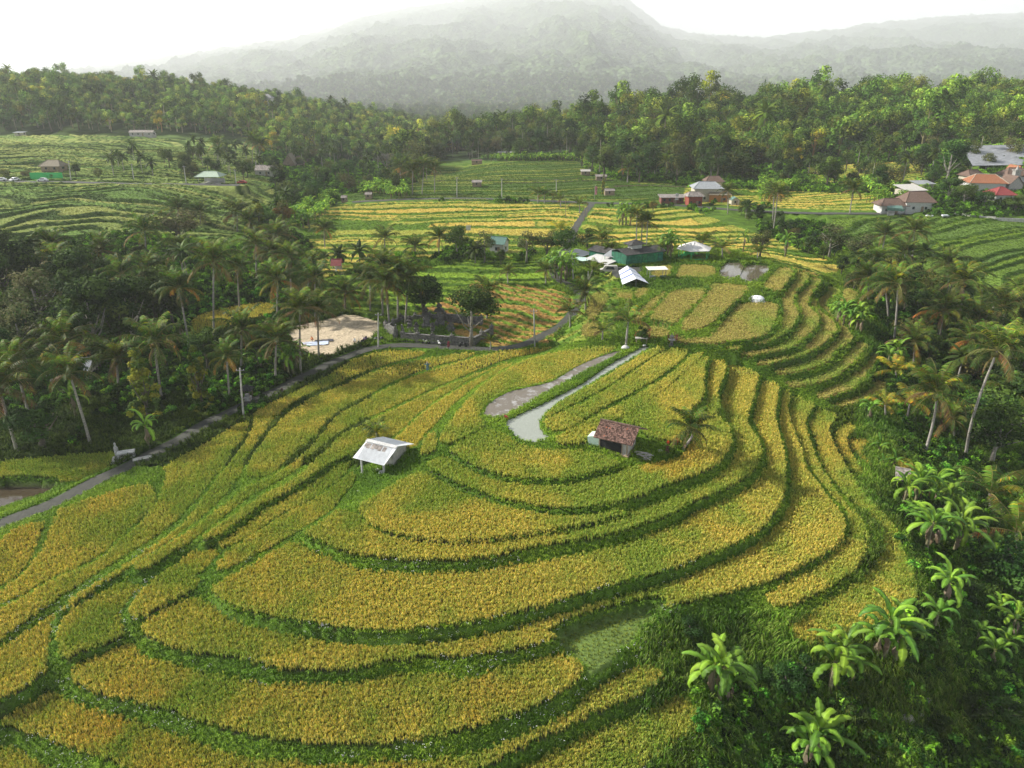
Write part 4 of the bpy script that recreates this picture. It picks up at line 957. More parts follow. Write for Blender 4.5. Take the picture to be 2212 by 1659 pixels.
# tall grass and weeds of the ravine on the right and on wide banks
x, y = jgrid(AX0, AX1, AY0, 170, .62, 25); i, j = cellA(x, y); zz = gz[i, j]; px, py = proj(x, y, zz)
rav = (_kk[i, j] == ' ') & (zidA[i, j] < 0) & (((px > 1380) & (py > 1330)) | ((px > 1880) & (py > 900)) | ((px > 1850) & (py > 620)))
emit('tall_grass', x[rav], y[rav], 'tall dark green grass and ferns on the ravine slope at right', P_TALL, 1.0, lambda x, y, g: grass_tone(x, y, g) * np.array([.8, .8, .62]) * (.15 + 1.45 * fbm(x / 5 + 9, y / 5, 3))[:, None], 4)
x, y = jgrid(AX0, AX1, AY0, AY1, 1.35, 26); i, j = cellA(x, y); zz = gz[i, j]; px, py = proj(x, y, zz)
n_ = fbm(x / 10 + 4, y / 10 + 77, 3)
b1 = (_kk[i, j] == ' ') & (zidA[i, j] < 0) & (((px > 1500) & (py > 1470) & (n_ > .33)) | ((px > 1940) & (py > 850) & (n_ > .33)) | ((px > 1880) & (py > 560) & (py <= 850) & (n_ > .36)) | ((px < 620) & (py < 900) & (py > 560) & (n_ > .44)) | ((px < 200) & (py < 960) & (n_ > .5)))
def bush_tone(x, y, g):
    n = len(x); k = np.where(y < 105, 1.3, 1.1)[:, None]; v = g.uniform(.3, 1.7, (n, 1)) ** 1.3
    return v * k * np.stack([g.uniform(.8, 1.3, n), g.uniform(.9, 1.2, n), g.uniform(.6, 1.2, n)], 1)
emit('undergrowth', x[b1], y[b1], 'leafy bushes and creepers covering the ground under the trees', P_BUSH, .8, bush_tone, 6, hs=1.1)
# far striped paddies
x, y = jgrid(bx[0], bx[-1], by[0] + 1, 500, 1.15, 31); xi = ((x - bx[0]) / bS + .5).astype(int).clip(0, len(bx) - 1); yi = ((y - by[0]) / bS + .5).astype(int).clip(0, len(by) - 1)
hb_ = base(x, y); zi_, f_, kq, tq, _ = zone_fields(x, y, hb_)
ok = (zi_ >= 0) & (kB[xi, yi] == ' ')
ia, ja = cellA(x, y); inside = (x > AX0 + 1) & (x < AX1 - 1) & (y > AY0 + 1) & (y < AY1 - 1); ok &= ~(inside & (_kk[ia, ja] != ' '))
x, y, zi_, f_, kq, tq = [v[ok] for v in (x, y, zi_, f_, kq, tq)]
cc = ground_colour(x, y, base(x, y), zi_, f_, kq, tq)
_lut = {}
def crop_tone(xx, yy, g):
    hb2 = base(xx, yy); z2, f2, k2, t2, _ = zone_fields(xx, yy, hb2); c = ground_colour(xx, yy, hb2, z2, f2, k2, t2); return c * 1.3 * g.uniform(.8, 1.2, (len(xx), 1))
emit('far_crop', x, y, 'green and yellow crops on the long narrow terraces beyond', P_CROP, .95, crop_tone, 4, hs=.5)
# ------------------------------------------------------------------ palms, placed one by one from image pixels: crown centre, foot, kind, size
ordn = ['first', 'second', 'third', 'fourth', 'fifth', 'sixth', 'seventh', 'eighth', 'ninth', 'tenth', 'eleventh', 'twelfth', 'thirteenth', 'fourteenth', 'fifteenth', 'sixteenth', 'seventeenth', 'eighteenth', 'nineteenth', 'twentieth', 'twenty-first', 'twenty-second', 'twenty-third', 'twenty-fourth', 'twenty-fifth', 'twenty-sixth', 'twenty-seventh', 'twenty-eighth', 'twenty-ninth', 'thirtieth']
def label_row(items, text, group, cat, special={}):
    items = sorted(items, key=lambda t: t[0]); n = len(items)
    for i, (px, o) in enumerate(items):
        s = special.get(px)
        if s: lab = s
        elif i == 0: lab = text.format('leftmost')
        elif i == n - 1: lab = text.format('rightmost')
        else: lab = text.format(ordn[i] + ' from the left')
        tag(o, lab, cat, group)
def P(row, text, group, special={}):
    its = []
    for r_ in row:
        cx, cy_, fx, fy = r_[:4]; v = r_[4] if len(r_) > 4 else 'p'; s = r_[5] if len(r_) > 5 else 1.0; bow = r_[6] if len(r_) > 6 else 0
        while cx in [k for k, _ in its]: cx += .01
        its.append((cx, place_palm((cx, cy_), (fx, fy), v, s, bow=bow)))
    label_row(its, text, group, 'palm tree', special)
P([(33,790,65,902,'p',1.1),(-3,836,37,975,'p',1.25),(150,806,195,958),(143,735,140,862,'p',1.1),(333,738,350,865,'p',1.15),(253,775,257,840),(490,770,497,866,'p',.75),(523,712,522,800),(597,735,596,826),(648,668,650,806),(687,668,689,773,'p',.85)],
  'coconut palm close behind the lane, {}', 'coconut palms beside the lane', {-3: 'big coconut palm cut off by the left edge with leaning grey trunk', 150: 'slim palm with pale leaning trunk standing nearest the white stone altar', 333: 'broad coconut palm with orange nuts rising behind the bright conical tree'})
P([(263,592,283,706,'p',1.1,-1.2),(320,582,338,660,'p',1.1),(387,622,410,753),(462,566,465,755,'p',1.1),(513,580,518,668,'p'),(600,605,600,690,'p',1.1),(117,560,128,640,'p',1.1),(47,566,50,600),(110,530,112,610,'p',1.1),(217,540,222,610,'p',1.1),(313,498,318,570,'p',1.2),(393,540,396,610,'p',1.1),(553,528,555,610,'p',1.1),(590,548,592,625),(627,556,630,640,'p',1.1),(680,600,682,690,'p',1.1),(665,570,667,650)],
  'tall coconut palm in the back row of the left grove, {}', 'coconut palms at the back of the left grove')
P([(834,613,841,705,'p',1.2),(860,590,860,700,'p',1.1),(884,600,876,702,'p',1.05),(800,608,800,672),(825,578,827,682,'p',1.1),(747,632,745,671)],
  'tall coconut palm in the cluster behind the threshing yard, {}', 'coconut palms behind the threshing yard')
P([(1052,632,1052,688,'p',.9),(1097,586,1097,613,'p',.5),(1179,585,1179,613,'p',.6),(1264,630,1265,668,'p',.85),(1230,673,1232,706,'y',.75),(1280,583,1271,613,'y',.8),(1302,715,1301,736,'y',.6),(1060,738,1060,755,'y',.5),(814,935,814,953,'y',.65)],
  'small coconut palm around the harvested brown terraces, {}', 'small palms around the brown terraces', {814: 'young stemless palm behind the white roofed shed', 1060: 'young upright palm frond clump beside the lane below the temple', 1230: 'young yellow green palm on the verge inside the bend of the lane'})
tag(place_palm((1357, 695), (1352, 748), 'y', 1.0), 'upright palm with folded fronds above the shrine at the pond head', 'palm tree')
tag(place_palm((1492, 925), (1474, 972), 'p', .74, bow=.9), 'curved coconut palm with a bent trunk beside the tiled hut', 'palm tree')
P([(1940,612,1930,742,'p',1.15),(1912,620,1918,700,'p',1.1),(2038,672,2023,773,'p',1.05),(2082,608,2060,770,'p',1.1),(1875,600,1875,655),(1892,570,1892,640,'p',1.1),(2048,570,2045,650,'p',1.1),(2168,665,2165,745,'p',1.2),(2115,690,2110,775,'p',1.1),(1975,500,1970,560,'p',1.15),(1912,507,1905,548,'p',1.1),(1955,548,1950,600,'p',1.1),(2205,640,2200,720)],
  'dark coconut palm on the far side of the ravine, {}', 'coconut palms across the ravine')
P([(1975,738,1972,798,'p',.95),(2155,758,2085,990,'p',1.15,-1.5),(2025,850,1995,986,'p',1.15,.6),(2180,745,2175,860,'p',1.1),(2058,905,2060,955,'p',.85),(2190,862,2182,950,'p',1.1),(2098,735,2092,820),(2138,1066,2138,1112,'y',1.2),(2195,1150,2198,1200,'y',1.2)],
  'coconut palm on the near side of the ravine, {}', 'coconut palms in the near ravine', {2155: 'tall coconut palm with long pale trunk leaning right over the ravine', 2025: 'coconut palm with bent brown trunk beside the small round paddy'})
P([(1935,800,1935,830,'Y',.85),(1912,875,1912,908,'Y',.7),(1965,873,1958,912,'Y',1.05)], 'yellowing young palm at the edge of the terraces, {}', 'yellowing young palms')
P([(1672,412,1668,488,'p',.9),(1680,418,1670,502,'p',.9),(1843,410,1835,463,'p'),(1572,413,1572,463,'p',.8),(1518,523,1520,548,'y'),(1637,545,1636,562,'y',.7),(1560,536,1560,560,'y',.9)],
  'coconut palm near the road houses, {}', 'palms near the road houses')
P([(1376,463,1374,537,'p',.7),(1387,480,1385,537,'p',.6),(1399,477,1396,540,'p',.7),(1300,518,1300,552,'p',1.0),(1320,540,1320,560,'p',.7),(1211,497,1208,522,'Y',1.0),(949,513,948,556,'p',.9),(831,513,831,549,'p',.9),(897,533,897,560,'p',.9),(700,495,702,535,'p',.9),(1420,540,1420,562,'y',1.0),(1345,545,1345,560,'y',.6)],
  'single palm among the middle paddies, {}', 'palms among the middle paddies')
P([(1162,418,1162,438,'y'),(1176,421,1176,439,'y'),(1194,424,1194,438,'y',.8),(1211,431,1211,446,'y',.9),(1252,441,1252,462,'y',.9)], 'low palm on the roadside beyond the paddies, {}', 'low palms on the roadside')
P([(864,362,866,402,'p',1.2),(892,370,891,420,'p',1.3),(916,360,912,420,'p',1.1),(939,362,939,417),(1357,363,1355,394,'p'),(1379,348,1375,388,'p',1.1),(1439,350,1438,386,'p',1.1)],
  'palm at the foot of the wooded ridge, {}', 'palms at the foot of the ridge')
P([(470,312,470,348,'p',1.2),(545,300,546,352,'p',1.2),(555,306,553,356,'p',1.2),(562,312,561,358,'p',1.1),(433,458,433,485,'p',1.1),(513,462,513,500,'p',1.3),(540,480,540,520,'p',1.2),(385,452,385,478,'p',1.2),(600,508,600,548,'p',1.2)],
  'palm on the hazy slope across the left valley, {}', 'palms across the left valley')

# ------------------------------------------------------------------ single broadleaf trees
TREES = [(20,665,'dark',17,1.1,'massive dark tree at the far left edge of the grove'),(95,730,'airy',14,1.1,'thin leaved pale tree in the left grove'),(215,775,'dark',15,1.0,'dense dark tree left of the conical trees'),
 (190,690,'dark',15,1.0,'tall dark tree between the back palms of the left grove'),(290,745,'dark',13,1.1,'dark spreading tree behind the broad palm'),(60,800,'airy',12,1.1,'grey green tree at the left edge below the dark ones'),(92,968,'round',6.5,1.25,'rounded dark bush tree on the lawn at lower left'),
 (325,908,'cone',12,.95,'yellow green conical tree left of the other one by the lane'),(437,888,'cone',11,.85,'yellow green conical tree right of the other one by the lane'),(160,880,'dark',9,1.1,'dark low tree between the leaning palm trunks'),
 (340,700,'dark',12,1.1,'dark tree under the back palms near the golden paddy'),(560,800,'dark',6,1.1,'low bushy tree by the lane under the palms'),(450,800,'dark',8,1.0,'dark tree filling the gap between palms'),
 (915,694,'dark',10,1.35,'dark wide tree over the temple court'),(1018,748,'dark',11.5,1.15,'leafy tree with pale trunk at the temple wall corner'),
 (987,562,'dark',9,.9,'dark pointed tree left of the field house'),(1047,566,'airy',8,1.0,'feathery tree beside the green tin field house'),(1137,566,'airy',8,1.2,'feathery tree right of the green tin field house'),(1180,566,'airy',9,1.1,'tall bushy tree near the white roofs'),(1217,570,'dark',9,1.0,'very dark round tree beside the side road'),
 (1302,420,'cone',8,.6,'small dark conical tree beside a roadside hut'),(1267,538,'round',5.5,1.1,'small dark round tree behind the white roofs'),(1380,470,'gold',4.5,1.0,'orange shrub at the roadside'),(1410,462,'gold',4.5,1.0,'reddish shrub right of the orange one at the roadside'),
 (565,520,'cone',13,1.1,'bright yellow green column shaped tree in the valley woods'),(617,510,'gold',11,1.0,'olive brown tree next to the bright column tree'),(390,545,'airy',13,1.7,'wide grey leafless looking tree behind the palms'),
 (1785,408,'dark',13,1.0,'dark round tree standing in the golden slope fields'),(2042,400,'dark',17,1.0,'big dark tree above the tin sheds'),(2045,436,'dark',8,1.5,'broad dark tree between the brown roofs and the village'),(2080,444,'dark',7,1.6,'dark hedge like tree below the orange roof'),(2125,450,'dark',5.5,1.6,'dark tree under the red roof'),(2190,462,'dark',6,1.8,'green thicket at the right edge below the village'),(1990,372,'dark',12,1.0,'dark tree left of the large tin roof'),
 (2190,960,'dark',12,1.2,'dark leafy tree at the right edge under the leaning palm'),(2140,1010,'dark',10,1.2,'dense dark tree in the ravine right of the banana clump'),(2190,1290,'round',7,1.2,'brownish dark bush at the right edge'),(2010,930,'airy',5,1.0,'small leafy tree beside the banana plants in the ravine'),(2100,960,'dark',8,1.1,'dark tree at the foot of the leaning palm'),
 (1640,560,'airy',8,1.1,'sparse tree at the head of the ravine'),(1790,560,'airy',10,1.2,'thin branched tree on the ravine edge'),(1850,575,'airy',10,1.3,'wide bare branched tree above the ravine')]
for px, py, k, h, wd, lab in TREES:
    tag(place_tree(px, py, k, h, wd), lab, 'tree')
# bare grey tree at the foot of the ridge
f = hit(838, 388); bt = empty('bare_tree', f); tb = MB(); random.seed(5)
tb.tube([(0, 0, -.5), (.2, 0, 3), (0, .3, 6)], [.35, .28, .2], 7)
def limb(p, d, l, r_, k):
    q = p + d * l; tb.tube([p, (p + q) / 2 + Vector((random.uniform(-.2, .2), 0, 0)), q], [r_, r_ * .8, r_ * .6], 4)
    if k: 
        for _ in range(3): limb(q, (d + Vector((random.gauss(0, .38), random.gauss(0, .38), random.uniform(.0, .35)))).normalized(), l * .72, r_ * .55, k - 1)
for _ in range(6): limb(Vector((0, .3, 5.5)), Vector((random.gauss(0, .5), random.gauss(0, .5), 1)).normalized(), 3.6, .16, 3)
tb.build('trunk', M_PALEBARK, bt); tag(bt, 'bare grey leafless tree at the foot of the wooded ridge', 'tree')

# ------------------------------------------------------------------ bananas
def BN(row, text, group, special={}):
    its = []
    for i, r_ in enumerate(row):
        px, py = r_[:2]; s = r_[2] if len(r_) > 2 else 1; v = r_[3] if len(r_) > 3 else None
        while px in [k for k, _ in its]: px += .01
        its.append((px, place_banana(px, py, s, v)))
    label_row(its, text, group, 'banana plant', special)
BN([(1552,1528,1.15,3),(1535,1510,1.0,1),(1570,1520,1.0,0),(1752,1665,1.1,3),(1735,1670,1.0,1),(1788,1505,1.1,1),(1810,1470,1.0,3),(1832,1480,.9,0)], 'banana plant low on the ravine slope in the front, {}', 'front bananas on the ravine slope', {1752: 'tall banana plant at the bottom edge with long upright leaves'})
BN([(1905,1430,1.2,3),(1930,1442,1.1,1),(1890,1425,1.0,0),(1983,1375,.7,2),(2015,1370,.9,0),(2035,1315,1.0,1),(2040,1300,.95,0),(2107,1388,.8,2),(2150,1342,.8,4),(2178,1392,1.0,1),(2138,1442,.8,0),(2165,1415,.8,4)], 'bright banana plant on the right slope below the curved terraces, {}', 'bananas on the right slope')
BN([(1998,1205,1.2,3),(2020,1195,1.1,1),(2055,1208,1.3,3),(2075,1192,1.1,1),(2035,1180,1.0,0),(2142,1235,1.1,4),(1948,1102,1.0,1),(1975,1100,1.1,3),(2008,1097,1.1,1),(2040,1120,1.0,3),(1975,1160,1.0,0)], 'banana plant in the dense clump at the right, {}', 'dense banana clump at the right')
BN([(1875,912,.9,0),(1896,985,.85,2),(1930,1012,.7,2),(1905,1010,.6,2),(1808,702,1.0,1),(1820,706,1.0,3),(1835,714,1.0,0),(1858,727,1.0,1),(1848,720,1.1,3),(1875,655,1.1,1),(1932,795,1.0,3),(2025,935,1.1,3),(1915,800,1.0,0),(1985,640,1.0,1)], 'banana plant along the edge of the side terraces, {}', 'bananas along the side terraces')
BN([(323,968,1.0,1),(165,905,1.0,3),(623,818,1.1,1),(634,812,1.1,3),(563,802,1.0,0),(642,800,1.0,1),(395,742,1.0,1)], 'banana plant among the palms left of the lane, {}', 'bananas left of the lane', {323: 'light green banana plant standing alone beside the lane above the altar'})
BN([(1345,487,1.3,3),(1352,488,1.2,1),(1338,486,1.1,0),(1361,487,1.1,3),(1440,562,1.3,3),(1448,560,1.2,1),(1432,558,1.0,0),(1211,612,1.3,3),(1222,608,1.2,1),(1200,602,1.2,3),(1230,600,1.2,1),(640,490,1.2,3),(655,492,1.2,1),(668,495,1.2,0),(1695,556,1.2,3),(1190,590,1,0),(1605,545,1,3)], 'banana plant near the middle paddies, {}', 'bananas near the middle paddies')

# ------------------------------------------------------------------ woods: individual trees in the nearest woods, the rest of the forest as one mass
def far_palm_meshes(seed):
    random.seed(seed); mb = MB()
    for i in range(16):
        u = i / 15; az = i * 2.4; el = R(80 - 105 * u); d = Vector((math.cos(az), math.sin(az), 0)); side = Vector((-d.y, d.x, 0)); p = Vector((0, 0, 0)); c = random.choice(FG); e_ = el; vs = []
        for k in range(6):
            w_ = .75 * math.sin(math.pi * (.1 + .85 * k / 5)); vs += [p + side * w_ - Vector((0, 0, w_ * .45)), p, p - side * w_ - Vector((0, 0, w_ * .45))]; p = p + (d * math.cos(e_) + Vector((0, 0, math.sin(e_)))) * .85; e_ -= .27
        fs = []
        for k in range(5): a = k * 3; fs += [(a, a + 1, a + 4, a + 3), (a + 1, a + 2, a + 5, a + 4)]
        mb.add(vs, fs, var(c, .3))
    return mb
FT = [far_tree(i) for i in range(8)]
FP = [far_palm_meshes(500 + i) for i in range(2)]
FT_ME = []
for i in range(8):
    random.seed(900 + i); rr = random; hgt = rr.uniform(4.5, 7.5); rx = rr.uniform(3.8, 5.8); rz = rr.uniform(3.8, 6.0)
    cols = [FARC, FARC, BG, FARC, [(.10, .12, .03), (.07, .10, .02)], FARC, [(.12, .10, .035), (.09, .10, .03)], BG][i]
    cr = leafy(1500, rx, rz, .68, cols, 16, .8, hgt, i + 55, .9)
    t_ = MB(); t_.tube([(0, 0, -1), (rr.uniform(-.4, .4), 0, hgt * .6), (0, 0, hgt)], [.36, .26, .1], 5)
    for k in range(5):
        a = rr.uniform(0, 6.28); t_.tube([(0, 0, hgt * .5), (math.cos(a) * rx * .5, math.sin(a) * rx * .5, hgt + rr.uniform(-1, 2))], [.18, .06], 4)
    FT_ME.append((cr.mesh('crown', M_LEAF), t_.mesh('trunk', M_BARK, True)))
FP_ME = [m_.mesh('crown', M_FROND) for m_ in FP]
_pt = MB(); _pt.tube([(0, 0, -1), (.25, 0, .5), (0, 0, 1)], [.22, .17, .14], 5); PT_ME = _pt.mesh('trunk', M_PALMBARK, True)
LOOKW = ['plain green', 'blackish green', 'mossy green', 'dull green', 'yellow green', 'dusky green', 'olive brown', 'deep green']
LOOK = {FT_ME[i][0].name: LOOKW[i] for i in range(8)}
WOODS = []
def wood_tree(x, y, kind, s, rs):
    z = float(ground_z(x, y)[0])
    if kind == 'palm':
        o = empty('palm_tree', (x, y, z), rs.uniform(0, 6.28)); h = rs.uniform(9, 14) * s
        t = bpy.data.objects.new('trunk', PT_ME); COL.objects.link(t); t.parent = o; t.scale = (1, 1, h)
        c = bpy.data.objects.new('crown', rs.choice(FP_ME)); COL.objects.link(c); c.parent = o; c.location = (0, 0, h)
    else:
        o = empty('broadleaf_tree', (x, y, z), rs.uniform(0, 6.28)); cm, tm = FT_ME[rs.randrange(8)]; 
        s2 = s * rs.uniform(.75, 1.2)
        for nm, me in (('trunk', tm), ('crown', cm)):
            c = bpy.data.objects.new(nm, me); COL.objects.link(c); c.parent = o
        o.scale = (s2 * rs.uniform(.9, 1.1), s2 * rs.uniform(.9, 1.1), s2 * rs.uniform(.85, 1.2))
    o['look'] = LOOK.get(cm.name, 'green') if kind != 'palm' else ''
    return o
taken = []
def sample_area(poly, n, mind, rs, world=False):
    poly = np.array([tuple(hit(a, b))[:2] for a, b in poly]) if not world else np.array(poly, float)
    x0, y0 = poly.min(0); x1, y1 = poly.max(0); out = []
    for _ in range(n * 25):
        x, y = rs.uniform(x0, x1), rs.uniform(y0, y1)
        if not inpoly(np.array([x]), np.array([y]), poly)[0]: continue
        if any((x - a) ** 2 + (y - b) ** 2 < mind ** 2 for a, b in taken[-400:]): continue
        z = ground_z(x, y)[0]; px, py = proj(x, y, z)
        if px < -60 or px > 2280: continue
        taken.append((x, y)); out.append((x, y))
        if len(out) >= n: break
    return out
rs = random.Random(77)
AREAS = [ # outline, count, spacing, size, share of palms, label for broadleaf, label for palms, group
 ([(560,385),(700,335),(860,320),(925,390),(860,425),(720,436),(660,490),(640,560),(570,555),(520,500),(560,440)], 85, 5, .9, .35, 'tree in the thick valley wood left of the main road', 'palm in the thick valley wood left of the main road', 'trees of the valley wood'),
 ([(1660,490),(1740,505),(1840,560),(1900,610),(1850,640),(1760,560),(1700,530)], 16, 5, .55, .15, 'tree along the head of the ravine by the green fields', 'palm along the head of the ravine by the green fields', 'trees at the ravine head'),
 ([(1900,610),(2000,600),(2130,690),(2212,740),(2212,900),(2090,880),(1990,780),(1920,700)], 34, 6, .75, .2, 'dark tree in the ravine behind the tall palms', 'palm in the ravine behind the tall palms', 'trees in the ravine'),
 ([(-40,590),(300,560),(420,640),(420,720),(260,800),(-40,860)], 40, 5.5, .85, .1, 'dark tree deep in the left palm grove', 'short palm deep in the left palm grove', 'trees in the left grove'),
 ([(240,345),(520,330),(600,365),(560,395),(380,392),(230,385)], 40, 5, .7, .3, 'hazy tree in the clump on the left valley slope', 'hazy palm in the clump on the left valley slope', 'trees on the left valley slope'),
 ([(0,385),(200,378),(230,386),(0,388)], 5, 6, .5, 0, 'tree beside the parked cars', '', 'trees beside the parked cars'),
 ([(1640,395),(1740,405),(1900,425),(2100,395),(2260,330),(2260,300),(2100,285),(1900,320),(1740,355),(1640,370)], 75, 6, .95, .15, 'sunlit tree on the slope behind the village', 'sunlit palm on the slope behind the village', 'trees on the village slope'),
 ([(700,560),(900,560),(1180,572),(1180,582),(930,572),(700,640)], 9, 4, .35, .3, 'small tree on the edge of the lime green terraces', 'small palm on the edge of the lime green terraces', 'small trees by the lime green terraces'),
 ([(1580,460),(1650,455),(1700,470),(1690,500),(1640,490)], 9, 4, .45, .2, 'tree right of the road houses', 'palm right of the road houses', 'trees right of the road houses'),
]
cnt = 0
for poly, n, md, s, pp, lb, lp, grp in AREAS:
    for (x, y) in sample_area(poly, n, md, rs):
        pk = rs.random() < pp; o = tag(wood_tree(x, y, 'palm' if pk else 'b', s, rs), None, 'tree', grp); WOODS.append((o, lp if pk else lb)); cnt += 1
# front of the ridge: nearest trees as individuals
front = [tuple(hit(a, b))[:2] for a, b in [(850,395),(930,372),(945,350),(1240,348),(1300,390),(1480,402),(1640,392)]]
back = [(b[0] * 1.18, b[1] * 1.18) for b in front[::-1]]
for (x, y) in sample_area(front + back, 90, 6.0, rs, True):
    pk = rs.random() < .15; o = tag(wood_tree(x, y, 'palm' if pk else 'b', rs.uniform(1.15, 1.6), rs), None, 'tree', 'front trees of the ridge'); WOODS.append((o, 'palm in the front row of the wooded ridge' if pk else 'tree in the front row of the wooded ridge')); cnt += 1
_grp = {}
for o, lb in WOODS: _grp.setdefault((lb, o['look']), []).append(o)
for (lb, lk), os_ in _grp.items():
    os_.sort(key=lambda o: o.location.x / o.location.y); n = len(os_)
    core = lb if not lk else lb.replace('dark tree', 'tree', 1).replace('hazy tree', 'tree', 1).replace('sunlit tree', 'tree', 1).replace('small tree', 'tree', 1).replace('tree', lk + ' tree', 1)
    for i, o in enumerate(os_):
        q = 'only' if n == 1 else 'leftmost' if i == 0 else 'rightmost' if i == n - 1 else None
        o['label'] = (q + ' ' + core) if q else (ordn[i] if i < len(ordn) else str(i + 1) + 'th') + ' from left, ' + core
        del o['look']
print('individual wood trees', cnt)
C_FT = bpy.data.collections.new('forest_trees')
for i, m_ in enumerate(FT + FP):
    m_.c = [tuple(v * (.75 if i > 7 else 1) for v in c) for c in m_.c]
    if i >= 8: m_.tube([(0, 0, -11), (.3, 0, -5), (0, 0, 0)], [.25, .2, .15], 5, (.16, .15, .13)); m_.v = [(a, b, c + 10) for a, b, c in m_.v]
    C_FT.objects.link(bpy.data.objects.new('forest_tree_' + chr(97 + i), m_.mesh('forest_tree', M_FLEAF)))
def forest(name, poly, s, label, scale, seed, palms=.05):
    poly = np.array(poly, float); x, y = jgrid(poly[:, 0].min(), poly[:, 0].max(), poly[:, 1].min(), poly[:, 1].max(), s, seed)
    ok = inpoly(x, y, poly); x, y = x[ok], y[ok]; z = ground_z(x, y); v = in_view(x, y, z, .08); x, y, z = x[v], y[v], z[v]; n = len(x); g = np.random.default_rng(seed)
    sc_ = scale * g.uniform(.55, 1.0, n) ** 1.0 * np.where(g.random(n) < .18, 1.75, 1.2); idx = np.where(g.random(n) < palms, g.integers(8, 10, n), g.integers(0, 8, n))
    t = fbm(x / 60, y / 60, 3)[:, None]; tone = (np.array([.8, .95, .9]) * (1 - t) + np.array([2.4, 2.1, 1.3]) * t) * g.uniform(.5, 1.7, (n, 1)); warm = (g.random(n) < .07)[:, None]
    tone = np.where(warm, tone * np.array([2.0, 1.4, 1.0]), tone)
    print(name, n)
    if name == 'ridge_forest': tone = tone * (1 + np.clip((x - 60) / 250, 0, .8)[:, None] * np.array([.75, .75, .35]))  # sunlight on the right of the ridge painted as brighter, yellower tone
    else: tone = tone * np.array([1.5, 1.45, 1.6])  # haze over the left hill put into a paler tree tone
    scatter(name, np.stack([x, y, z], 1), np.stack([0 * x, 0 * x, g.uniform(0, 6.28, n)], 1), np.stack([sc_, sc_, sc_ * g.uniform(.8, 1.25, n)], 1), tone, C_FT, idx, label)
fb = [(b[0] * 1.17, b[1] * 1.17) for b in front]
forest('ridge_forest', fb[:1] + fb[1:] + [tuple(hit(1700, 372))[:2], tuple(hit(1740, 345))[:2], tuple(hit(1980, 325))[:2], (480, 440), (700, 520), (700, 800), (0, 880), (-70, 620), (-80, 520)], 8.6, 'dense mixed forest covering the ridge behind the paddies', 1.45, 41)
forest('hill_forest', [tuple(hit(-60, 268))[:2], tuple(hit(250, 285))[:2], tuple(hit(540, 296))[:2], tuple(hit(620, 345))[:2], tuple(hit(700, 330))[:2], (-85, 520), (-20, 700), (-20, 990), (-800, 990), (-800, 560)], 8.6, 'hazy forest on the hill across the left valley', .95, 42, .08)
x, y = None, None
def mid_forest():
    g = np.random.default_rng(43); i = g.integers(2, len(uu) - 2, 26000); j = g.integers(int(np.searchsorted(ydist, 1000)), int(np.searchsorted(ydist, 4200)), 26000)
    x, y = MX[i, j], MY[i, j]; z = mz[i, j] - 4; v = in_view(x, y, z, .02); x, y, z = x[v], y[v], z[v]; n = len(x); s = g.uniform(1.0, 2.1, n) * (.8 + y / 4200)
    scatter('mountain_foot_forest', np.stack([x, y, z], 1), np.stack([0 * x, 0 * x, g.uniform(0, 6.28, n)], 1), np.stack([s, s, s], 1), g.uniform(.6, 1.9, (n, 1)) * np.ones(3), C_FT, g.integers(0, 8, n), 'misty forest at the foot of the mountain')
mid_forest()
# ------------------------------------------------------------------ simple procedural surface materials
_mc = {}
def S(c, rough=.8, noise=.2, scale=3.0, spec=.3, bump=.0, metal=0.0, stretch=(1, 1, 1), name='surface'):
    key = (tuple(c), rough, noise, scale, bump, metal, stretch)
    if key in _mc: return _mc[key]
    m, t, o = new_mat(name); b = N(t, 'ShaderNodeBsdfPrincipled'); b.inputs['Roughness'].default_value = rough; b.inputs['Specular IOR Level'].default_value = spec; b.inputs['Metallic'].default_value = metal
    tc = N(t, 'ShaderNodeTexCoord'); mpp = N(t, 'ShaderNodeMapping'); mpp.inputs['Scale'].default_value = stretch; L(t, tc.outputs['Object'], mpp.inputs[0])
    n = N(t, 'ShaderNodeTexNoise'); n.inputs['Scale'].default_value = scale; n.inputs['Detail'].default_value = 6; n.inputs['Roughness'].default_value = .7; L(t, mpp.outputs[0], n.inputs[0])
    r_ = N(t, 'ShaderNodeMapRange'); r_.inputs[1].default_value = .3; r_.inputs[2].default_value = .7; r_.inputs[3].default_value = 1 - noise * 1.6; r_.inputs[4].default_value = 1 + noise; L(t, n.outputs[0], r_.inputs[0])
    s = N(t, 'ShaderNodeVectorMath', operation='SCALE'); s.inputs[0].default_value = c; L(t, r_.outputs[0], s.inputs[3]); L(t, s.outputs[0], b.inputs['Base Color'])
    if bump:
        bp = N(t, 'ShaderNodeBump'); bp.inputs['Strength'].default_value = .7; bp.inputs['Distance'].default_value = bump; L(t, n.outputs[0], bp.inputs['Height']); L(t, bp.outputs[0], b.inputs['Normal'])
    L(t, b.outputs[0], o.inputs[0]); _mc[key] = m; return m
WHITE = S((.48, .48, .47), noise=.25); CREAM = S((.42, .39, .31), noise=.3); GREY = S((.24, .24, .235), noise=.3); STONE = S((.16, .155, .145), noise=.5, scale=2.2, bump=.05, rough=.95)
WOOD = S((.26, .20, .14), noise=.4, scale=4, stretch=(1, 1, .2)); GREYWOOD = S((.40, .38, .35), noise=.5, scale=5, stretch=(3, 3, .25)); DARK = S((.015, .015, .017), noise=.3, rough=.7)
TIN = S((.26, .275, .29), rough=.45, noise=.18, scale=1.2, spec=.5); RUST = S((.25, .22, .20), rough=.7, noise=.6, scale=1.6); BROWNTILE = S((.13, .085, .065), noise=.4, scale=3, bump=.05, stretch=(1, 1, 1)); ORANGE = S((.27, .11, .055), noise=.25, scale=3, bump=.04); REDT = S((.22, .04, .04), noise=.2, scale=3)
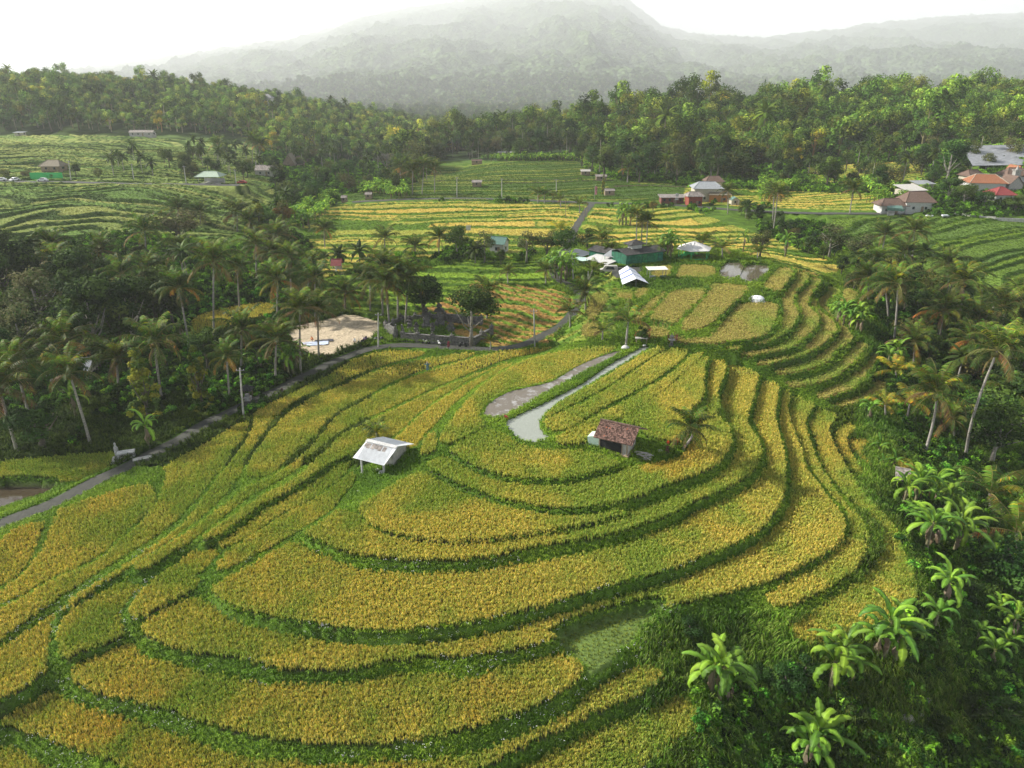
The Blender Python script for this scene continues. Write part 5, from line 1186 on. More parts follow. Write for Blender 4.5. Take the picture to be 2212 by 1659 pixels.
GREEN = S((.018, .11, .065), noise=.45, scale=1.0); LGREEN = S((.05, .42, .12), noise=.15); THATCH = S((.20, .17, .12), noise=.4, scale=4); TEAL = S((.09, .17, .145), noise=.2); BLUEW = S((.10, .14, .32), noise=.2); BLACK = S((.02, .02, .022), rough=.4, noise=.1); GLASS = S((.03, .04, .05), rough=.08, noise=.05, spec=.6)
CONC = S((.42, .41, .38), noise=.3, scale=2.0, rough=.9); PINK = S((.42, .27, .24), noise=.3); ORWALL = S((.38, .17, .06), noise=.2); REDWALL = S((.24, .06, .04), noise=.25); SOILM = S((.20, .13, .08), noise=.4); SHEET = S((.55, .68, .58), noise=.12, scale=2)

# ------------------------------------------------------------------ roads
def road_mat():
    m, t, o = new_mat('road_surface'); b = N(t, 'ShaderNodeBsdfPrincipled'); b.inputs['Roughness'].default_value = .9
    tc = N(t, 'ShaderNodeTexCoord'); n = N(t, 'ShaderNodeTexNoise'); n.inputs['Scale'].default_value = 1.4; n.inputs['Detail'].default_value = 8; n.inputs['Roughness'].default_value = .75; L(t, tc.outputs['Object'], n.inputs[0])
    r_ = N(t, 'ShaderNodeValToRGB'); cr = r_.color_ramp; cr.elements[0].position = .36; cr.elements[0].color = (.028, .03, .026, 1); cr.elements[1].position = .72; cr.elements[1].color = (.062, .062, .048, 1)
    L(t, n.outputs[0], r_.inputs[0]); L(t, r_.outputs[0], b.inputs['Base Color']); L(t, b.outputs[0], o.inputs[0]); return m
M_ROAD = road_mat()
for nm, wd, rs_ in roadw:
    d = np.gradient(rs_[:, :2], axis=0); d /= np.hypot(d[:, 0], d[:, 1])[:, None]; nrm = np.stack([-d[:, 1], d[:, 0]], 1)
    mb = MB(); vs = []; fs = []; K = 4
    for i in range(len(rs_)):
        for k in range(K + 1):
            u = (k / K - .5) * wd * (1 + (.10 * math.sin(i * .9 + k) if k in (0, K) else 0)); vs.append((rs_[i, 0] + nrm[i, 0] * u, rs_[i, 1] + nrm[i, 1] * u, rs_[i, 2] + .02 + .05 * (1 - (2 * k / K - 1) ** 2)))
    for i in range(len(rs_) - 1):
        for k in range(K): a = i * (K + 1) + k; fs.append((a, a + 1, a + K + 2, a + K + 1))
    mb.add(vs, fs); tag(mb.build('dirt_path' if nm == 'path' else ('lane' if nm == 'lane' else 'road'), M_ROAD, smooth=True), kind='structure')
mb = MB(); yc = ywp; mb.add([(x, y, yz + .05) for x, y in yc], [tuple(range(len(yc)))]); tag(mb.build('pavement', M_ROAD), kind='structure')

# ------------------------------------------------------------------ water and mud
def water_mat(name, c, rough=.05, bump=.012, patch=None):
    m, t, o = new_mat(name); b = N(t, 'ShaderNodeBsdfPrincipled'); b.inputs['Roughness'].default_value = rough; b.inputs['Base Color'].default_value = (*c, 1); b.inputs['IOR'].default_value = 1.45
    tc = N(t, 'ShaderNodeTexCoord'); n = N(t, 'ShaderNodeTexNoise'); n.inputs['Scale'].default_value = 1.6; n.inputs['Detail'].default_value = 3; mpp = N(t, 'ShaderNodeMapping'); mpp.inputs['Scale'].default_value = (.5, 3, 1); mpp.inputs['Rotation'].default_value = (0, 0, .3)
    L(t, tc.outputs['Object'], mpp.inputs[0]); L(t, mpp.outputs[0], n.inputs[0])
    if patch:
        q = N(t, 'ShaderNodeTexNoise'); q.inputs['Scale'].default_value = .55; q.inputs['Detail'].default_value = 9; q.inputs['Roughness'].default_value = .75; L(t, tc.outputs['Object'], q.inputs[0])
        r_ = N(t, 'ShaderNodeValToRGB'); r_.color_ramp.elements[0].position = .53; r_.color_ramp.elements[1].position = .60; r_.color_ramp.elements[0].color = (*c, 1); r_.color_ramp.elements[1].color = (*patch, 1)  # light patch colour paints the sky's reflection on the wet mud
        L(t, q.outputs[0], r_.inputs[0]); L(t, r_.outputs[0], b.inputs['Base Color'])
        rr_ = N(t, 'ShaderNodeMapRange'); rr_.inputs[1].default_value = .53; rr_.inputs[2].default_value = .60; rr_.inputs[3].default_value = .55; rr_.inputs[4].default_value = .12; L(t, q.outputs[0], rr_.inputs[0]); L(t, rr_.outputs[0], b.inputs['Roughness'])
    bp = N(t, 'ShaderNodeBump'); bp.inputs['Strength'].default_value = .5; bp.inputs['Distance'].default_value = bump; L(t, n.outputs[0], bp.inputs['Height']); L(t, bp.outputs[0], b.inputs['Normal'])
    L(t, b.outputs[0], o.inputs[0]); return m
M_PALEWATER = water_mat('pond_water', (.26, .28, .24), .10, .03); M_DARKWATER = water_mat('dark_water', (.10, .085, .06), .05, .01); M_MUD = water_mat('wet_mud', (.145, .125, .10), .4, .03, patch=(.34, .33, .32)); M_BROWNW = water_mat('brown_water', (.06, .045, .03), .03, .006)
wi = 0
for z, k, wp in worldpolys:
    if k in 'wu':
        zz = z - (.14 if k == 'w' else .10)
        cx, cy_ = wp.mean(0); big = [(cx + (x - cx) * 1.0, cy_ + (y - cy_) * 1.0, zz) for x, y in wp]
        mb = MB(); mb.add(big, [tuple(range(len(big)))])
        o = mb.build('water', [M_PALEWATER, M_MUD, M_DARKWATER, M_DARKWATER, M_BROWNW][wi]); tag(o, kind='structure'); wi += 1
        bm = bmesh.new(); bm.from_mesh(o.data); bmesh.ops.triangulate(bm, faces=bm.faces[:]); bm.to_mesh(o.data); bm.free()

# ------------------------------------------------------------------ helpers for placing things
def ppm(p):
    """picture units per metre at a world point"""
    dz = p[2] - CAM_Z; return F_PX / (p[1] * CP - dz * SP)
def MX_(o): return bpy.data.objects
def boxpart(name, x0, x1, y0, y1, z0, z1, mat, parent, bev=0.0):
    mb = MB(); mb.box(x0, x1, y0, y1, z0, z1); o = mb.build(name, mat, parent)
    if bev:
        bm = bmesh.new(); bm.from_mesh(o.data); bmesh.ops.bevel(bm, geom=bm.edges[:], offset=bev, segments=1, affect='EDGES'); bm.to_mesh(o.data); bm.free()
    return o
def slab(mb, a, b, c, d, t=.08):
    """sloping roof plane a b c d with thickness"""
    n = (Vector(b) - Vector(a)).cross(Vector(d) - Vector(a)).normalized()
    if n.z < 0: n = -n
    v = [Vector(p) for p in (a, b, c, d)]; w_ = [p - n * t for p in v]
    mb.add(v + w_, [(0, 1, 2, 3), (7, 6, 5, 4), (0, 4, 5, 1), (1, 5, 6, 2), (2, 6, 7, 3), (3, 7, 4, 0)])
def hip(mb, W, D, z, rise, ov, ridge=.5, t=.1):
    x0, x1, y0, y1 = -W / 2 - ov, W / 2 + ov, -D / 2 - ov, D / 2 + ov; rl = (x1 - x0) * ridge / 2; ry = 0
    if ridge <= 0.02: rl = .05
    A_, B_, C_, D_ = (x0, y0, z), (x1, y0, z), (x1, y1, z), (x0, y1, z); e1, e2 = (-rl, 0, z + rise), (rl, 0, z + rise)
    mb.add([A_, B_, C_, D_, e1, e2] + [(p[0], p[1], p[2] - t) for p in (A_, B_, C_, D_)], [(0, 1, 5, 4), (1, 2, 5), (2, 3, 4, 5), (3, 0, 4), (6, 9, 8, 7), (0, 6, 7, 1), (1, 7, 8, 2), (2, 8, 9, 3), (3, 9, 6, 0)])
def gable(mb, W, D, z, rise, ov, t=.08, along='x'):
    if along == 'x':
        for s_ in (-1, 1): slab(mb, (-W / 2 - ov, 0, z + rise), (W / 2 + ov, 0, z + rise), (W / 2 + ov, s_ * (D / 2 + ov), z - ov * rise / (D / 2)), (-W / 2 - ov, s_ * (D / 2 + ov), z - ov * rise / (D / 2)), t)
    else:
        for s_ in (-1, 1): slab(mb, (0, -D / 2 - ov, z + rise), (0, D / 2 + ov, z + rise), (s_ * (W / 2 + ov), D / 2 + ov, z - ov * rise / (W / 2)), (s_ * (W / 2 + ov), -D / 2 - ov, z - ov * rise / (W / 2)), t)
def house(px, py, wpx, label, roof='hip', roofm=BROWNTILE, wall=WHITE, D=None, H=2.9, rise=None, rz=0.0, ov=.8, open_=False, group=None, name='house', cat='house', wins=3, ridge=.5, base_h=.0, ridgecap=True):
    f = hit(px, py); W = wpx / ppm(f); D = D or W * .65; rise = rise or D * .28
    r_ = empty(name, (f.x, f.y + D / 2, f.z), R(rz))
    if not open_:
        mb = MB(); zt = H; mb.box(-W / 2, W / 2, -D / 2, D / 2, -1.2, zt)
        if roof == 'gable': mb.add([(-W / 2, -D / 2, zt), (-W / 2, D / 2, zt), (-W / 2, 0, zt + rise * .96), (W / 2, -D / 2, zt), (W / 2, D / 2, zt), (W / 2, 0, zt + rise * .96)], [(0, 1, 2), (3, 5, 4)])
        if roof == 'gabley': mb.add([(-W / 2, -D / 2, zt), (W / 2, -D / 2, zt), (0, -D / 2, zt + rise * .96), (-W / 2, D / 2, zt), (W / 2, D / 2, zt), (0, D / 2, zt + rise * .96)], [(0, 1, 2), (3, 5, 4)])
        mb.build('wall', wall, r_)
        dr = boxpart('door', W * .05, W * .05 + min(1.0, W * .2), -D / 2 - .06, -D / 2 + .02, 0, 2.05, WOOD, r_)
        for i in range(wins):
            x = -W / 2 + W * (i + .6) / (wins + .2)
            if abs(x - W * .05 - .5) < 1.0 and wins > 1: continue
            boxpart('window', x - .45, x + .45, -D / 2 - .05, -D / 2 + .02, .95, 1.95, GLASS, r_)
        boxpart('window', W / 2 - .02, W / 2 + .05, -D * .2, D * .1, .95, 1.95, GLASS, r_)
    else:
        for sx in (-1, 0, 1):
            for sy in (-1, 1):
                mb = MB(); mb.tube([(sx * W * .46, sy * D * .44, -1), (sx * W * .46, sy * D * .44, H)], .09, 6); mb.build('post', wall, r_)
        boxpart('floor_slab', -W / 2, W / 2, -D / 2, D / 2, -.8, .25, CONC, r_)
        boxpart('back_wall', -W / 2 + .1, W / 2 - .1, D / 2 - .2, D / 2 - .05, .25, H * .55, wall, r_)
    mb = MB()
    if roof == 'hip': hip(mb, W, D, H + .05, rise, ov, ridge)
    elif roof == 'gable': gable(mb, W, D, H + .06, rise, ov * .6)
    elif roof == 'gabley': gable(mb, W, D, H + .06, rise, ov * .6, along='y')
    elif roof == 'shed': slab(mb, (-W / 2 - ov, -D / 2 - ov, H), (W / 2 + ov, -D / 2 - ov, H), (W / 2 + ov, D / 2 + ov, H + rise), (-W / 2 - ov, D / 2 + ov, H + rise))
    rf = mb.build('roof', roofm, r_)
    if roof in ('hip', 'gable') and ridgecap:
        rl = (W / 2 + ov) * ridge if roof == 'hip' else W / 2 + ov * .6
        mb = MB(); mb.tube([(-rl, 0, H + rise + .1), (rl, 0, H + rise + .1)], .13, 5)
        if roof == 'hip':
            for sx in (-1, 1):
                for sy in (-1, 1): mb.tube([(sx * rl, 0, H + rise + .1), (sx * (W / 2 + ov), sy * (D / 2 + ov), H + .1)], .10, 4)
        mb.build('ridge', roofm if roofm is not ORANGE else CREAM, rf)
    return tag(r_, label, cat, group)
# ------------------------------------------------------------------ the tiled hut beside the curved palm
def frame3(a, b, c, z):
    A_, B_, C_ = [Vector((*at(*p, z), z)) for p in (a, b, c)]
    u = B_ - A_; W = u.length; rz = math.atan2(u.y, u.x); D = abs((C_ - B_).dot(Vector((-math.sin(rz), math.cos(rz), 0)))); return A_, W, D, rz
A_, W, D, rz = frame3((1294.5, 972.6), (1353.5, 986.5), (1369.6, 971.9), 0.05)
D = max(D, 3.4); H = 2.5
hut = empty('farm_hut', A_, rz); tag(hut, 'old hut with brown tiled roof and black cloth front beside the curved palm', 'hut')
boxpart('floor_slab', -.25, W + .25, -.25, D + .25, -.5, .18, PINK, hut)
boxpart('cloth_front', .0, W - .75, -.03, .05, .2, H - .1, DARK, hut)
boxpart('side_wall', W - .04, W + .05, .1, D, .18, H + .2, GREYWOOD, hut)
boxpart('side_wall', -.06, .03, .1, D, .18, H + .2, GREYWOOD, hut)
boxpart('back_wall', 0, W, D - .06, D + .03, .18, H, GREYWOOD, hut)
boxpart('front_board', W - .7, W, -.05, .06, .18, H - .1, GREYWOOD, hut)
for x in (.0, W - .72, W): boxpart('post', x - .07, x + .07, -.12, .02, 0, H, WOOD, hut)
rl = 1.35; oy = .8; rf = None
mb = MB(); slab(mb, (-.7, D * .55, H + rl), (W + 1.0, D * .55, H + rl), (W + 1.0, -oy, H - .25), (-.7, -oy, H - .25), .06)
slab(mb, (-.1, D * .55, H + rl), (W + 1.5, D * .55, H + rl), (W + 1.5, D + .9, H + .25), (-.1, D + .9, H + .25), .06)
rf = mb.build('roof', BROWNTILE, hut)
random.seed(4); tl = MB()
def tiles(x0, x1, ytop, ztop, ybot, zbot, rows, cols):
    for r_ in range(rows):
        for c in range(cols):
            u0, u1 = r_ / rows, (r_ + 1.12) / rows; xa, xb = x0 + (x1 - x0) * c / cols, x0 + (x1 - x0) * (c + .96) / cols
            y0, z0 = ytop + (ybot - ytop) * u0, ztop + (zbot - ztop) * u0; y1, z1 = ytop + (ybot - ytop) * u1, ztop + (zbot - ztop) * u1
            j = random.uniform(-.02, .02); k = random.choice([.55, .8, 1, 1.2, 1.5, .4]); col = (.20 * k, .12 * k, .095 * k)
            if random.random() < .02: col = (.42, .15, .08)
            xm = (xa + xb) / 2
            tl.add([(xa, y0, z0 + .03), (xm, y0, z0 + .085), (xb, y0, z0 + .03), (xb, y1, z1 + .07 + j), (xm, y1, z1 + .14 + j), (xa, y1, z1 + .07 + j)], [(0, 1, 4, 5), (1, 2, 3, 4)], col)
tiles(-.72, W + 1.02, D * .55, H + rl, -oy, H - .25, 13, 34); tiles(-.1, W + 1.52, D * .55, H + rl, D + .9, H + .25, 7, 32)
M_VC = leaf_mat('tile_colour', rough=.85, trans=0, spec=.2); tl.build('roof_tiles', M_VC, rf)
mb = MB(); mb.tube([(-.75, D * .55, H + rl + .12), (W + 1.1, D * .55, H + rl + .12)], .14, 6); mb.build('ridge', BROWNTILE, rf)
mb = MB(); mb.add([(-1.5, -.4, .15), (-.05, -.05, .15), (-.05, -.05, 2.3), (-1.7, -.5, 2.0), (-1.5, .9, .15), (-1.65, 1.1, 2.15), (-.05, 1.4, 2.5)], [(0, 1, 2, 3), (0, 3, 5, 4), (3, 2, 6, 5)])
mb.build('side_sheet', SHEET, hut)
random.seed(3); wp_ = MB()
for i in range(26):
    a = random.uniform(-.5, .5); p = Vector((random.uniform(0, 1.6), random.uniform(-.4, .5), .1 + .035 * i)); d = Vector((math.cos(a), math.sin(a), random.uniform(-.1, .2))) * random.uniform(.6, 1.3); wp_.tube([p, p + d], .045, 5)
th = A_ + Matrix.Rotation(rz, 3, 'Z') @ Vector((W + .9, .9, 0)); wpile = wp_.build('firewood_pile', GREYWOOD, loc=(th.x, th.y, float(ground_z(th.x, th.y)[0]))); wpile.rotation_euler = (0, 0, rz); tag(wpile, 'heap of grey sticks and boards leaning on the tiled hut', 'firewood')
# ------------------------------------------------------------------ the white roofed shed
A_, W, _, rz = frame3((782.8, 1022), (830.6, 1034.4), (848, 1021), -1.0)
z0 = float(ground_z(A_.x, A_.y)[0]); fz = z0
A_, W, _, rz = frame3((782.8, 1022), (830.6, 1034.4), (848, 1021), fz)
shed = empty('farm_shed', A_, rz); tag(shed, 'open shed with white sheet metal roof and bamboo wall on the hill path', 'shed'); D = 5.3; H = 3.0
for x in (0, W): mb = MB(); mb.box(x - .12, x + .12, -.12, .12, -.6, H - .3); p_ = mb.build('post', WHITE, shed)
for x in (0, W): boxpart('footing', x - .25, x + .25, -.25, .25, -.5, .12, CONC, shed)
boxpart('earth_floor', .3, W + .2, .5, D, -.5, .06, SOILM, shed)
wl = MB(); wl.box(W * .48, W + .3, 1.9, D, -.6, H); wl.add([(W + .31, 1.9, H), (W + .31, D, H), (W + .31, 2.6, H + 1.0)], [(0, 1, 2)]); wl.build('bamboo_wall', S((.5, .48, .45), noise=.5, scale=5, stretch=(3, 3, .25)), shed)
sl = MB()
for i in range(22):
    y = 1.95 + i * (D - 1.95) / 22; sl.box(W + .31, W + .35, y, y + .12, -.2, H)
sl.build('slat', S((.52, .50, .46), noise=.5, scale=6, stretch=(3, 3, .3)), shed)
mb = MB(); ry, rzt = 2.1, H + 1.45
slab(mb, (-.2, ry, rzt), (W + 1.2, ry, rzt), (W + .7, -.85, H - .3), (-.8, -.85, H - .3), .05); slab(mb, (-.1, ry, rzt), (W + 1.2, ry, rzt), (W + 1.5, D + .3, H + .3), (.2, D + .3, H + .3), .05)
SHEDTIN = S((.62, .64, .66), rough=.45, noise=.14, scale=1.2, spec=.5)
rf = mb.build('roof', SHEDTIN, shed)
mb = MB()
for i in range(30):
    x = -.1 + i * (W + .7) / 30
    for (ya, za, yb, zb2) in ((ry, rzt, -.83, H - .28), (ry, rzt, D + .28, H + .31)): mb.add([(x, ya, za + .012), (x + .05, ya, za + .045), (x + .1, ya, za + .012), (x + .1, yb, zb2 + .012), (x + .05, yb, zb2 + .045), (x, yb, zb2 + .012)], [(0, 1, 4, 5), (1, 2, 3, 4)])
mb.build('corrugation', SHEDTIN, rf)
mb = MB(); rs2 = random.Random(2)
for i in range(9):
    x = -.2 + i * .62 + rs2.uniform(-.1, .1); u0, u1 = .16 + rs2.uniform(0, .03), .42 + rs2.uniform(-.05, .03)
    if i > 5: continue
    P0 = lambda u: (ry + (-.85 - ry) * u, rzt + (H - .3 - rzt) * u + .05); (ya, za), (yb, zb2) = P0(u0), P0(u1); mb.add([(x, ya, za), (x + .56, ya, za), (x + .56, yb, zb2), (x, yb, zb2)], [(0, 1, 2, 3)])
mb.build('rusty_sheet', RUST, rf)
mb = MB(); slab(mb, (-.2, ry - .02, rzt + .1), (W + 1.2, ry - .02, rzt + .1), (W + 1.1, ry - .5, rzt - .13), (-.3, ry - .5, rzt - .13), .02); mb.build('ridge_sheet', WHITE, rf)
Rm = Matrix.Rotation(rz, 3, 'Z')
def local_pt(x, y): v = A_ + Rm @ Vector((x, y, 0)); return Vector((v.x, v.y, float(ground_z(v.x, v.y)[0])))
def sack(p, s, label, mat=WHITE, name='sack', sq=.75):
    mb = MB(); rr = random.Random(p[0]); 
    mb.lathe([(.05 * s, -.05), (.42 * s, 0), (.5 * s, .2 * s), (.44 * s, .45 * s * sq), (.22 * s, .62 * s * sq), (.05 * s, .68 * s * sq)], 11, sx=rr.uniform(.9, 1.25))
    mb.v = [(x + rr.uniform(-.04, .04) * s, y + rr.uniform(-.04, .04) * s, z) for x, y, z in mb.v]
    return tag(mb.build(name, mat, smooth=True, loc=p), label, name)
sack(local_pt(W - .55, .15), .9, 'round white sack beside the right post of the white roofed shed'); sack(local_pt(W * .55, .9), .75, 'white basin like bundle on the earth under the shed roof', name='bundle', sq=.5)
sack(hit(775, 1062), .45, 'scrap of white plastic on the grass below the shed', name='plastic bag'.replace(' ', '_'), sq=.5)
sack(hit(1425, 975), .8, 'small heap of white and grey rubbish right of the tiled hut', name='rubbish_heap', sq=.5)
sack(hit(696, 1166 + 0), .4, 'white plastic bag caught on the grassy bank', name='plastic_bag', sq=.5) if False else None
sack(hit(698, 1352), .55, 'white plastic bag lying on the lower left grassy bank', name='plastic_bag', sq=.5)

# ------------------------------------------------------------------ green pavilion and the yard buildings
f = hit(1505, 566); k = ppm(f); rad = 36 / k; gz_ = empty('pavilion', (f.x, f.y + rad * .9, f.z), R(8)); tag(gz_, 'six sided pavilion with pale roof and bright green posts', 'pavilion'); H = 3.0
mb = MB(); hx = [(math.cos(i * math.pi / 3) * rad * 1.12, math.sin(i * math.pi / 3) * rad * 1.12) for i in range(6)]
mb.add([(x, y, H) for x, y in hx] + [(0, 0, H + 1.9)] + [(x, y, H - .12) for x, y in hx], [(i, (i + 1) % 6, 6) for i in range(6)] + [(i, i + 7, (i + 1) % 6 + 7, (i + 1) % 6) for i in range(6)] + [tuple(range(12, 6, -1))]); rf = mb.build('roof', S((.62, .60, .57), noise=.15), gz_)
for i in range(6): mb = MB(); x, y = hx[i]; mb.tube([(0, 0, H + 1.93), (x, y, H + .03)], .07, 4); mb.build('roof_rib', WHITE, rf)
for i in range(6):
    x, y = hx[i][0] * .86, hx[i][1] * .86; mb = MB(); mb.tube([(x, y, -.3), (x, y, H)], .09, 6); mb.build('post', LGREEN, gz_)
    x2, y2 = hx[(i + 1) % 6][0] * .86, hx[(i + 1) % 6][1] * .86; mb = MB(); mb.add([(x, y, -.4), (x2, y2, -.4), (x2, y2, .75), (x, y, .75), (x * .96, y * .96, -.4), (x2 * .96, y2 * .96, -.4), (x2 * .96, y2 * .96, .75), (x * .96, y * .96, .75)], [(0, 1, 2, 3), (5, 4, 7, 6), (3, 2, 6, 7)]); mb.build('low_wall', LGREEN, gz_)
mb = MB(); mb.add([(x * .85, y * .85, .12) for x, y in hx], [tuple(range(6))]); mb.build('floor_slab', CONC, gz_)
for (x, y, w_, h_) in ((-.8, 1.2, 1.5, 1.7), (-rad * .6, 0, .8, 1.4)): boxpart('counter', x - w_, x + w_, y, y + .5, .12, h_, LGREEN, gz_)
boxpart('table', .6, 2.0, -.5, .3, .75, .85, REDWALL, gz_)

def yard_house(pa, pb, depth, H, wallm, label, roofm, rise, ov, cup=False, panels=0):
    a = hit(*pa); b = hit(*pb); z_ = min(a.z, b.z); b.z = a.z = z_; u = b - a; W = u.length; rz = math.atan2(u.y, u.x); r_ = empty('workshop', a, rz); tag(r_, label, 'building')
    boxpart('wall', 0, W, 0, depth, -.6, H, wallm, r_)
    for i in range(panels):
        x = W * (i + .5) / panels; boxpart('panel', x - W / panels * .44, x + W / panels * .44, -.06, .02, .1, H - .35, S((.02 * random.uniform(.7, 1.6), .12 * random.uniform(.8, 1.5), .07 * random.uniform(.8, 1.4)), noise=.5, scale=1.3), r_)
    mb = MB(); slab(mb, (-ov, -ov, H + .05), (W + ov, -ov, H + .05), (W + ov, depth / 2, H + rise), (-ov, depth / 2, H + rise), .08); slab(mb, (-ov, depth / 2, H + rise), (W + ov, depth / 2, H + rise), (W + ov, depth + ov, H), (-ov, depth + ov, H), .08)
    rf = mb.build('roof', roofm, r_)
    if cup:
        mb = MB(); hip(mb, 4.5, 3, H + rise + 1.0, 1.1, .4, .05); mb.v = [(x + W * .42, y + depth / 2, z) for x, y, z in mb.v]; cr = mb.build('cupola', roofm, rf)
        boxpart('cupola_wall', W * .42 - 1.6, W * .42 + 1.6, depth / 2 - 1, depth / 2 + 1, H + rise - .6, H + rise + 1.0, S((.4, .42, .40), noise=.2), cr)
    return r_
DROOF = S((.055, .052, .05), noise=.5, scale=1.5)
yard_house((1352, 577), (1431, 569), 7, 3.4, GREEN, 'long green walled building with dark roof and small raised cap', DROOF, 1.0, .6, True, 7)
yard_house((1272, 567), (1350, 571), 6, 3.6, GREEN, 'dark roofed green building behind the white sheet roofs', DROOF, .9, .5, False, 5)
def canopy(pa, pb, depth, H, mat, label, name='canopy', posts=True, tilt=.5, cat='canopy', pm=GREY):
    a = hit(*pa); b = hit(*pb); b.z = a.z; u = b - a; W = u.length; rz = math.atan2(u.y, u.x); r_ = empty(name, a, rz); tag(r_, label, cat)
    mb = MB(); slab(mb, (-.4, -.4, H), (W + .4, -.4, H), (W + .4, depth, H + tilt), (-.4, depth, H + tilt), .06); mb.build('roof', mat, r_)
    for x in (.1, W - .1):
        for y, h in ((.0, H), (depth * .9, H + tilt * .9)): mb = MB(); mb.tube([(x, y, -.8), (x, y, h)], .07, 6); mb.build('post', pm, r_)
    return r_
canopy((1266, 577), (1312, 580), 5, 2.4, WHITE, 'low white sheet roof beside the parked van, left one', tilt=.9); canopy((1305, 574), (1337, 573), 5, 2.8, TIN, 'grey white sheet roof on green posts over the yard entrance', tilt=.9, pm=LGREEN)
canopy((1226, 566), (1258, 570), 3.6, 3.0, TIN, 'small pale shed roof behind the banana clump', tilt=.5); canopy((1240, 575), (1262, 577), 2.5, 2.2, S((.45, .62, .55)), 'pale green tin roof under the small shed roof', tilt=.3)
c1 = canopy((1402, 606), (1438, 605), 2.6, 2.7, S((.66, .63, .55), noise=.15), 'cream flat canopy on four thin posts above the terraces', tilt=.2)
boxpart('work_bench', .4, 1.8, .4, 1.3, 0, .9, S((.10, .13, .13)), c1); boxpart('counter', 3.0, 4.4, .4, 1.2, 0, .9, S((.08, .15, .12)), c1)
sack(hit(1445, 609), .9, 'round white sack right of the cream canopy'); sack(hit(1425, 604), .8, 'white water tank under the cream canopy', name='water_tank')
# blue and white striped tarpaulin tent
a, b, c, d = [hit(*p) for p in ((1336, 594), (1372, 592), (1402, 621), (1344, 626))]
tt = empty('tarpaulin_tent', (a + b + c + d) / 4); tag(tt, 'white tarpaulin tent with dark blue stripes beside the yard', 'tent'); o0 = tt.location.copy()
A0, B0, C0, D0_ = [p - o0 for p in (a, b, c, d)]
up_ = Vector((0, 0, 1)); mw, md = MB(), MB()
ND = 9
def tpt(u, v):
    l = A0.lerp(D0_, v); r_ = B0.lerp(C0, v); p = l.lerp(r_, u); h = 1.0 + 1.3 * (1 - abs(2 * u - 1)) - .15 * math.sin(v * math.pi * 3) ** 2; return Vector((p.x, p.y, max(l.z, r_.z) * .5 + (l.z + r_.z) * .25 + h))
for i in range(10):
    for j in range(ND):
        q = [tpt(i / 10, j / ND), tpt((i + 1) / 10, j / ND), tpt((i + 1) / 10, (j + 1) / ND), tpt(i / 10, (j + 1) / ND)]; (md if j in (2, 5) else mw).add(q, [(0, 1, 2, 3)])
mw.build('sheet', S((.66, .68, .74), noise=.1, scale=1.5), tt, smooth=True); md.build('blue_stripe', BLUEW, tt, smooth=True)
for u in (0, .5, 1):
    for v in (0, 1): q = tpt(u, v); mb = MB(); mb.tube([(q.x, q.y, q.z - 2.6), (q.x, q.y, q.z)], .05, 5); mb.build('pole', GREY, tt)
# white covered heap on the dry terrace
f = hit(1637, 655); k = ppm(f); mb = MB(); n_ = 14; rr = random.Random(6); vs = []; fs = []
prof = [(1, 0), (.93, .35), (.75, .68), (.45, .92), (.12, 1.0)]
for r_, z in prof:
    for i in range(n_): t = 6.283 * i / n_; q = 1 + .12 * math.sin(3 * t) + rr.uniform(-.04, .04); vs.append((math.cos(t) * r_ * q * 21 / k, math.sin(t) * r_ * q * 1.5, z * 1.5 + rr.uniform(-.06, .06)))
for i in range(4):
    for j in range(n_): fs.append((i * n_ + j, i * n_ + (j + 1) % n_, (i + 1) * n_ + (j + 1) % n_, (i + 1) * n_ + j))
fs.append(tuple(range(4 * n_, 5 * n_))); mb.add(vs, fs); tag(mb.build('covered_heap', S((.86, .86, .88), noise=.06), loc=(f.x, f.y + 1.2, f.z - .1)), 'heap under a bright white sheet on the orange terrace', 'tarpaulin')
# dark ash heap
f = hit(1475, 615); mb = MB(); rr = random.Random(8)
for i in range(30): x, y = rr.gauss(0, 1.3), rr.gauss(0, .5); s = rr.uniform(.2, .5); mb.lathe([(s, 0), (s * .7, s * .6), (.05, s * .9)], 6, var((.05, .04, .04), .5), Matrix.Translation((x, y, 0)))
tag(mb.build('ash_heap', M_VC, loc=f), 'dark heap of burnt straw behind the upper paddies', 'heap')

# ------------------------------------------------------------------ shrines
def shrine(f, h, label, red=True, name='shrine', seed=1):
    r_ = empty(name, f); tag(r_, label, 'shrine'); s = h / 2.4
    mb = MB(); mb.box(-.45 * s, .45 * s, -.45 * s, .45 * s, -.4, .3 * s); mb.box(-.22 * s, .22 * s, -.22 * s, .22 * s, .3 * s, 1.1 * s); mb.box(-.34 * s, .34 * s, -.34 * s, .34 * s, 1.1 * s, 1.22 * s); mb.build('pedestal', STONE, r_)
    mb = MB(); mb.box(-.55 * s, .55 * s, -.4 * s, .4 * s, 1.22 * s, 1.32 * s); mb.build('offering_slab', CONC, r_)
    mb = MB(); mb.box(-.25 * s, .25 * s, -.2 * s, .25 * s, 1.32 * s, 1.85 * s); hip(mb, .5 * s, .5 * s, 1.85 * s, .45 * s, .12 * s, .05, .04); mb.lathe([(.06 * s, 2.28 * s), (.08 * s, 2.36 * s), (.01, 2.5 * s)], 6); mb.build('niche', STONE, r_)
    return r_
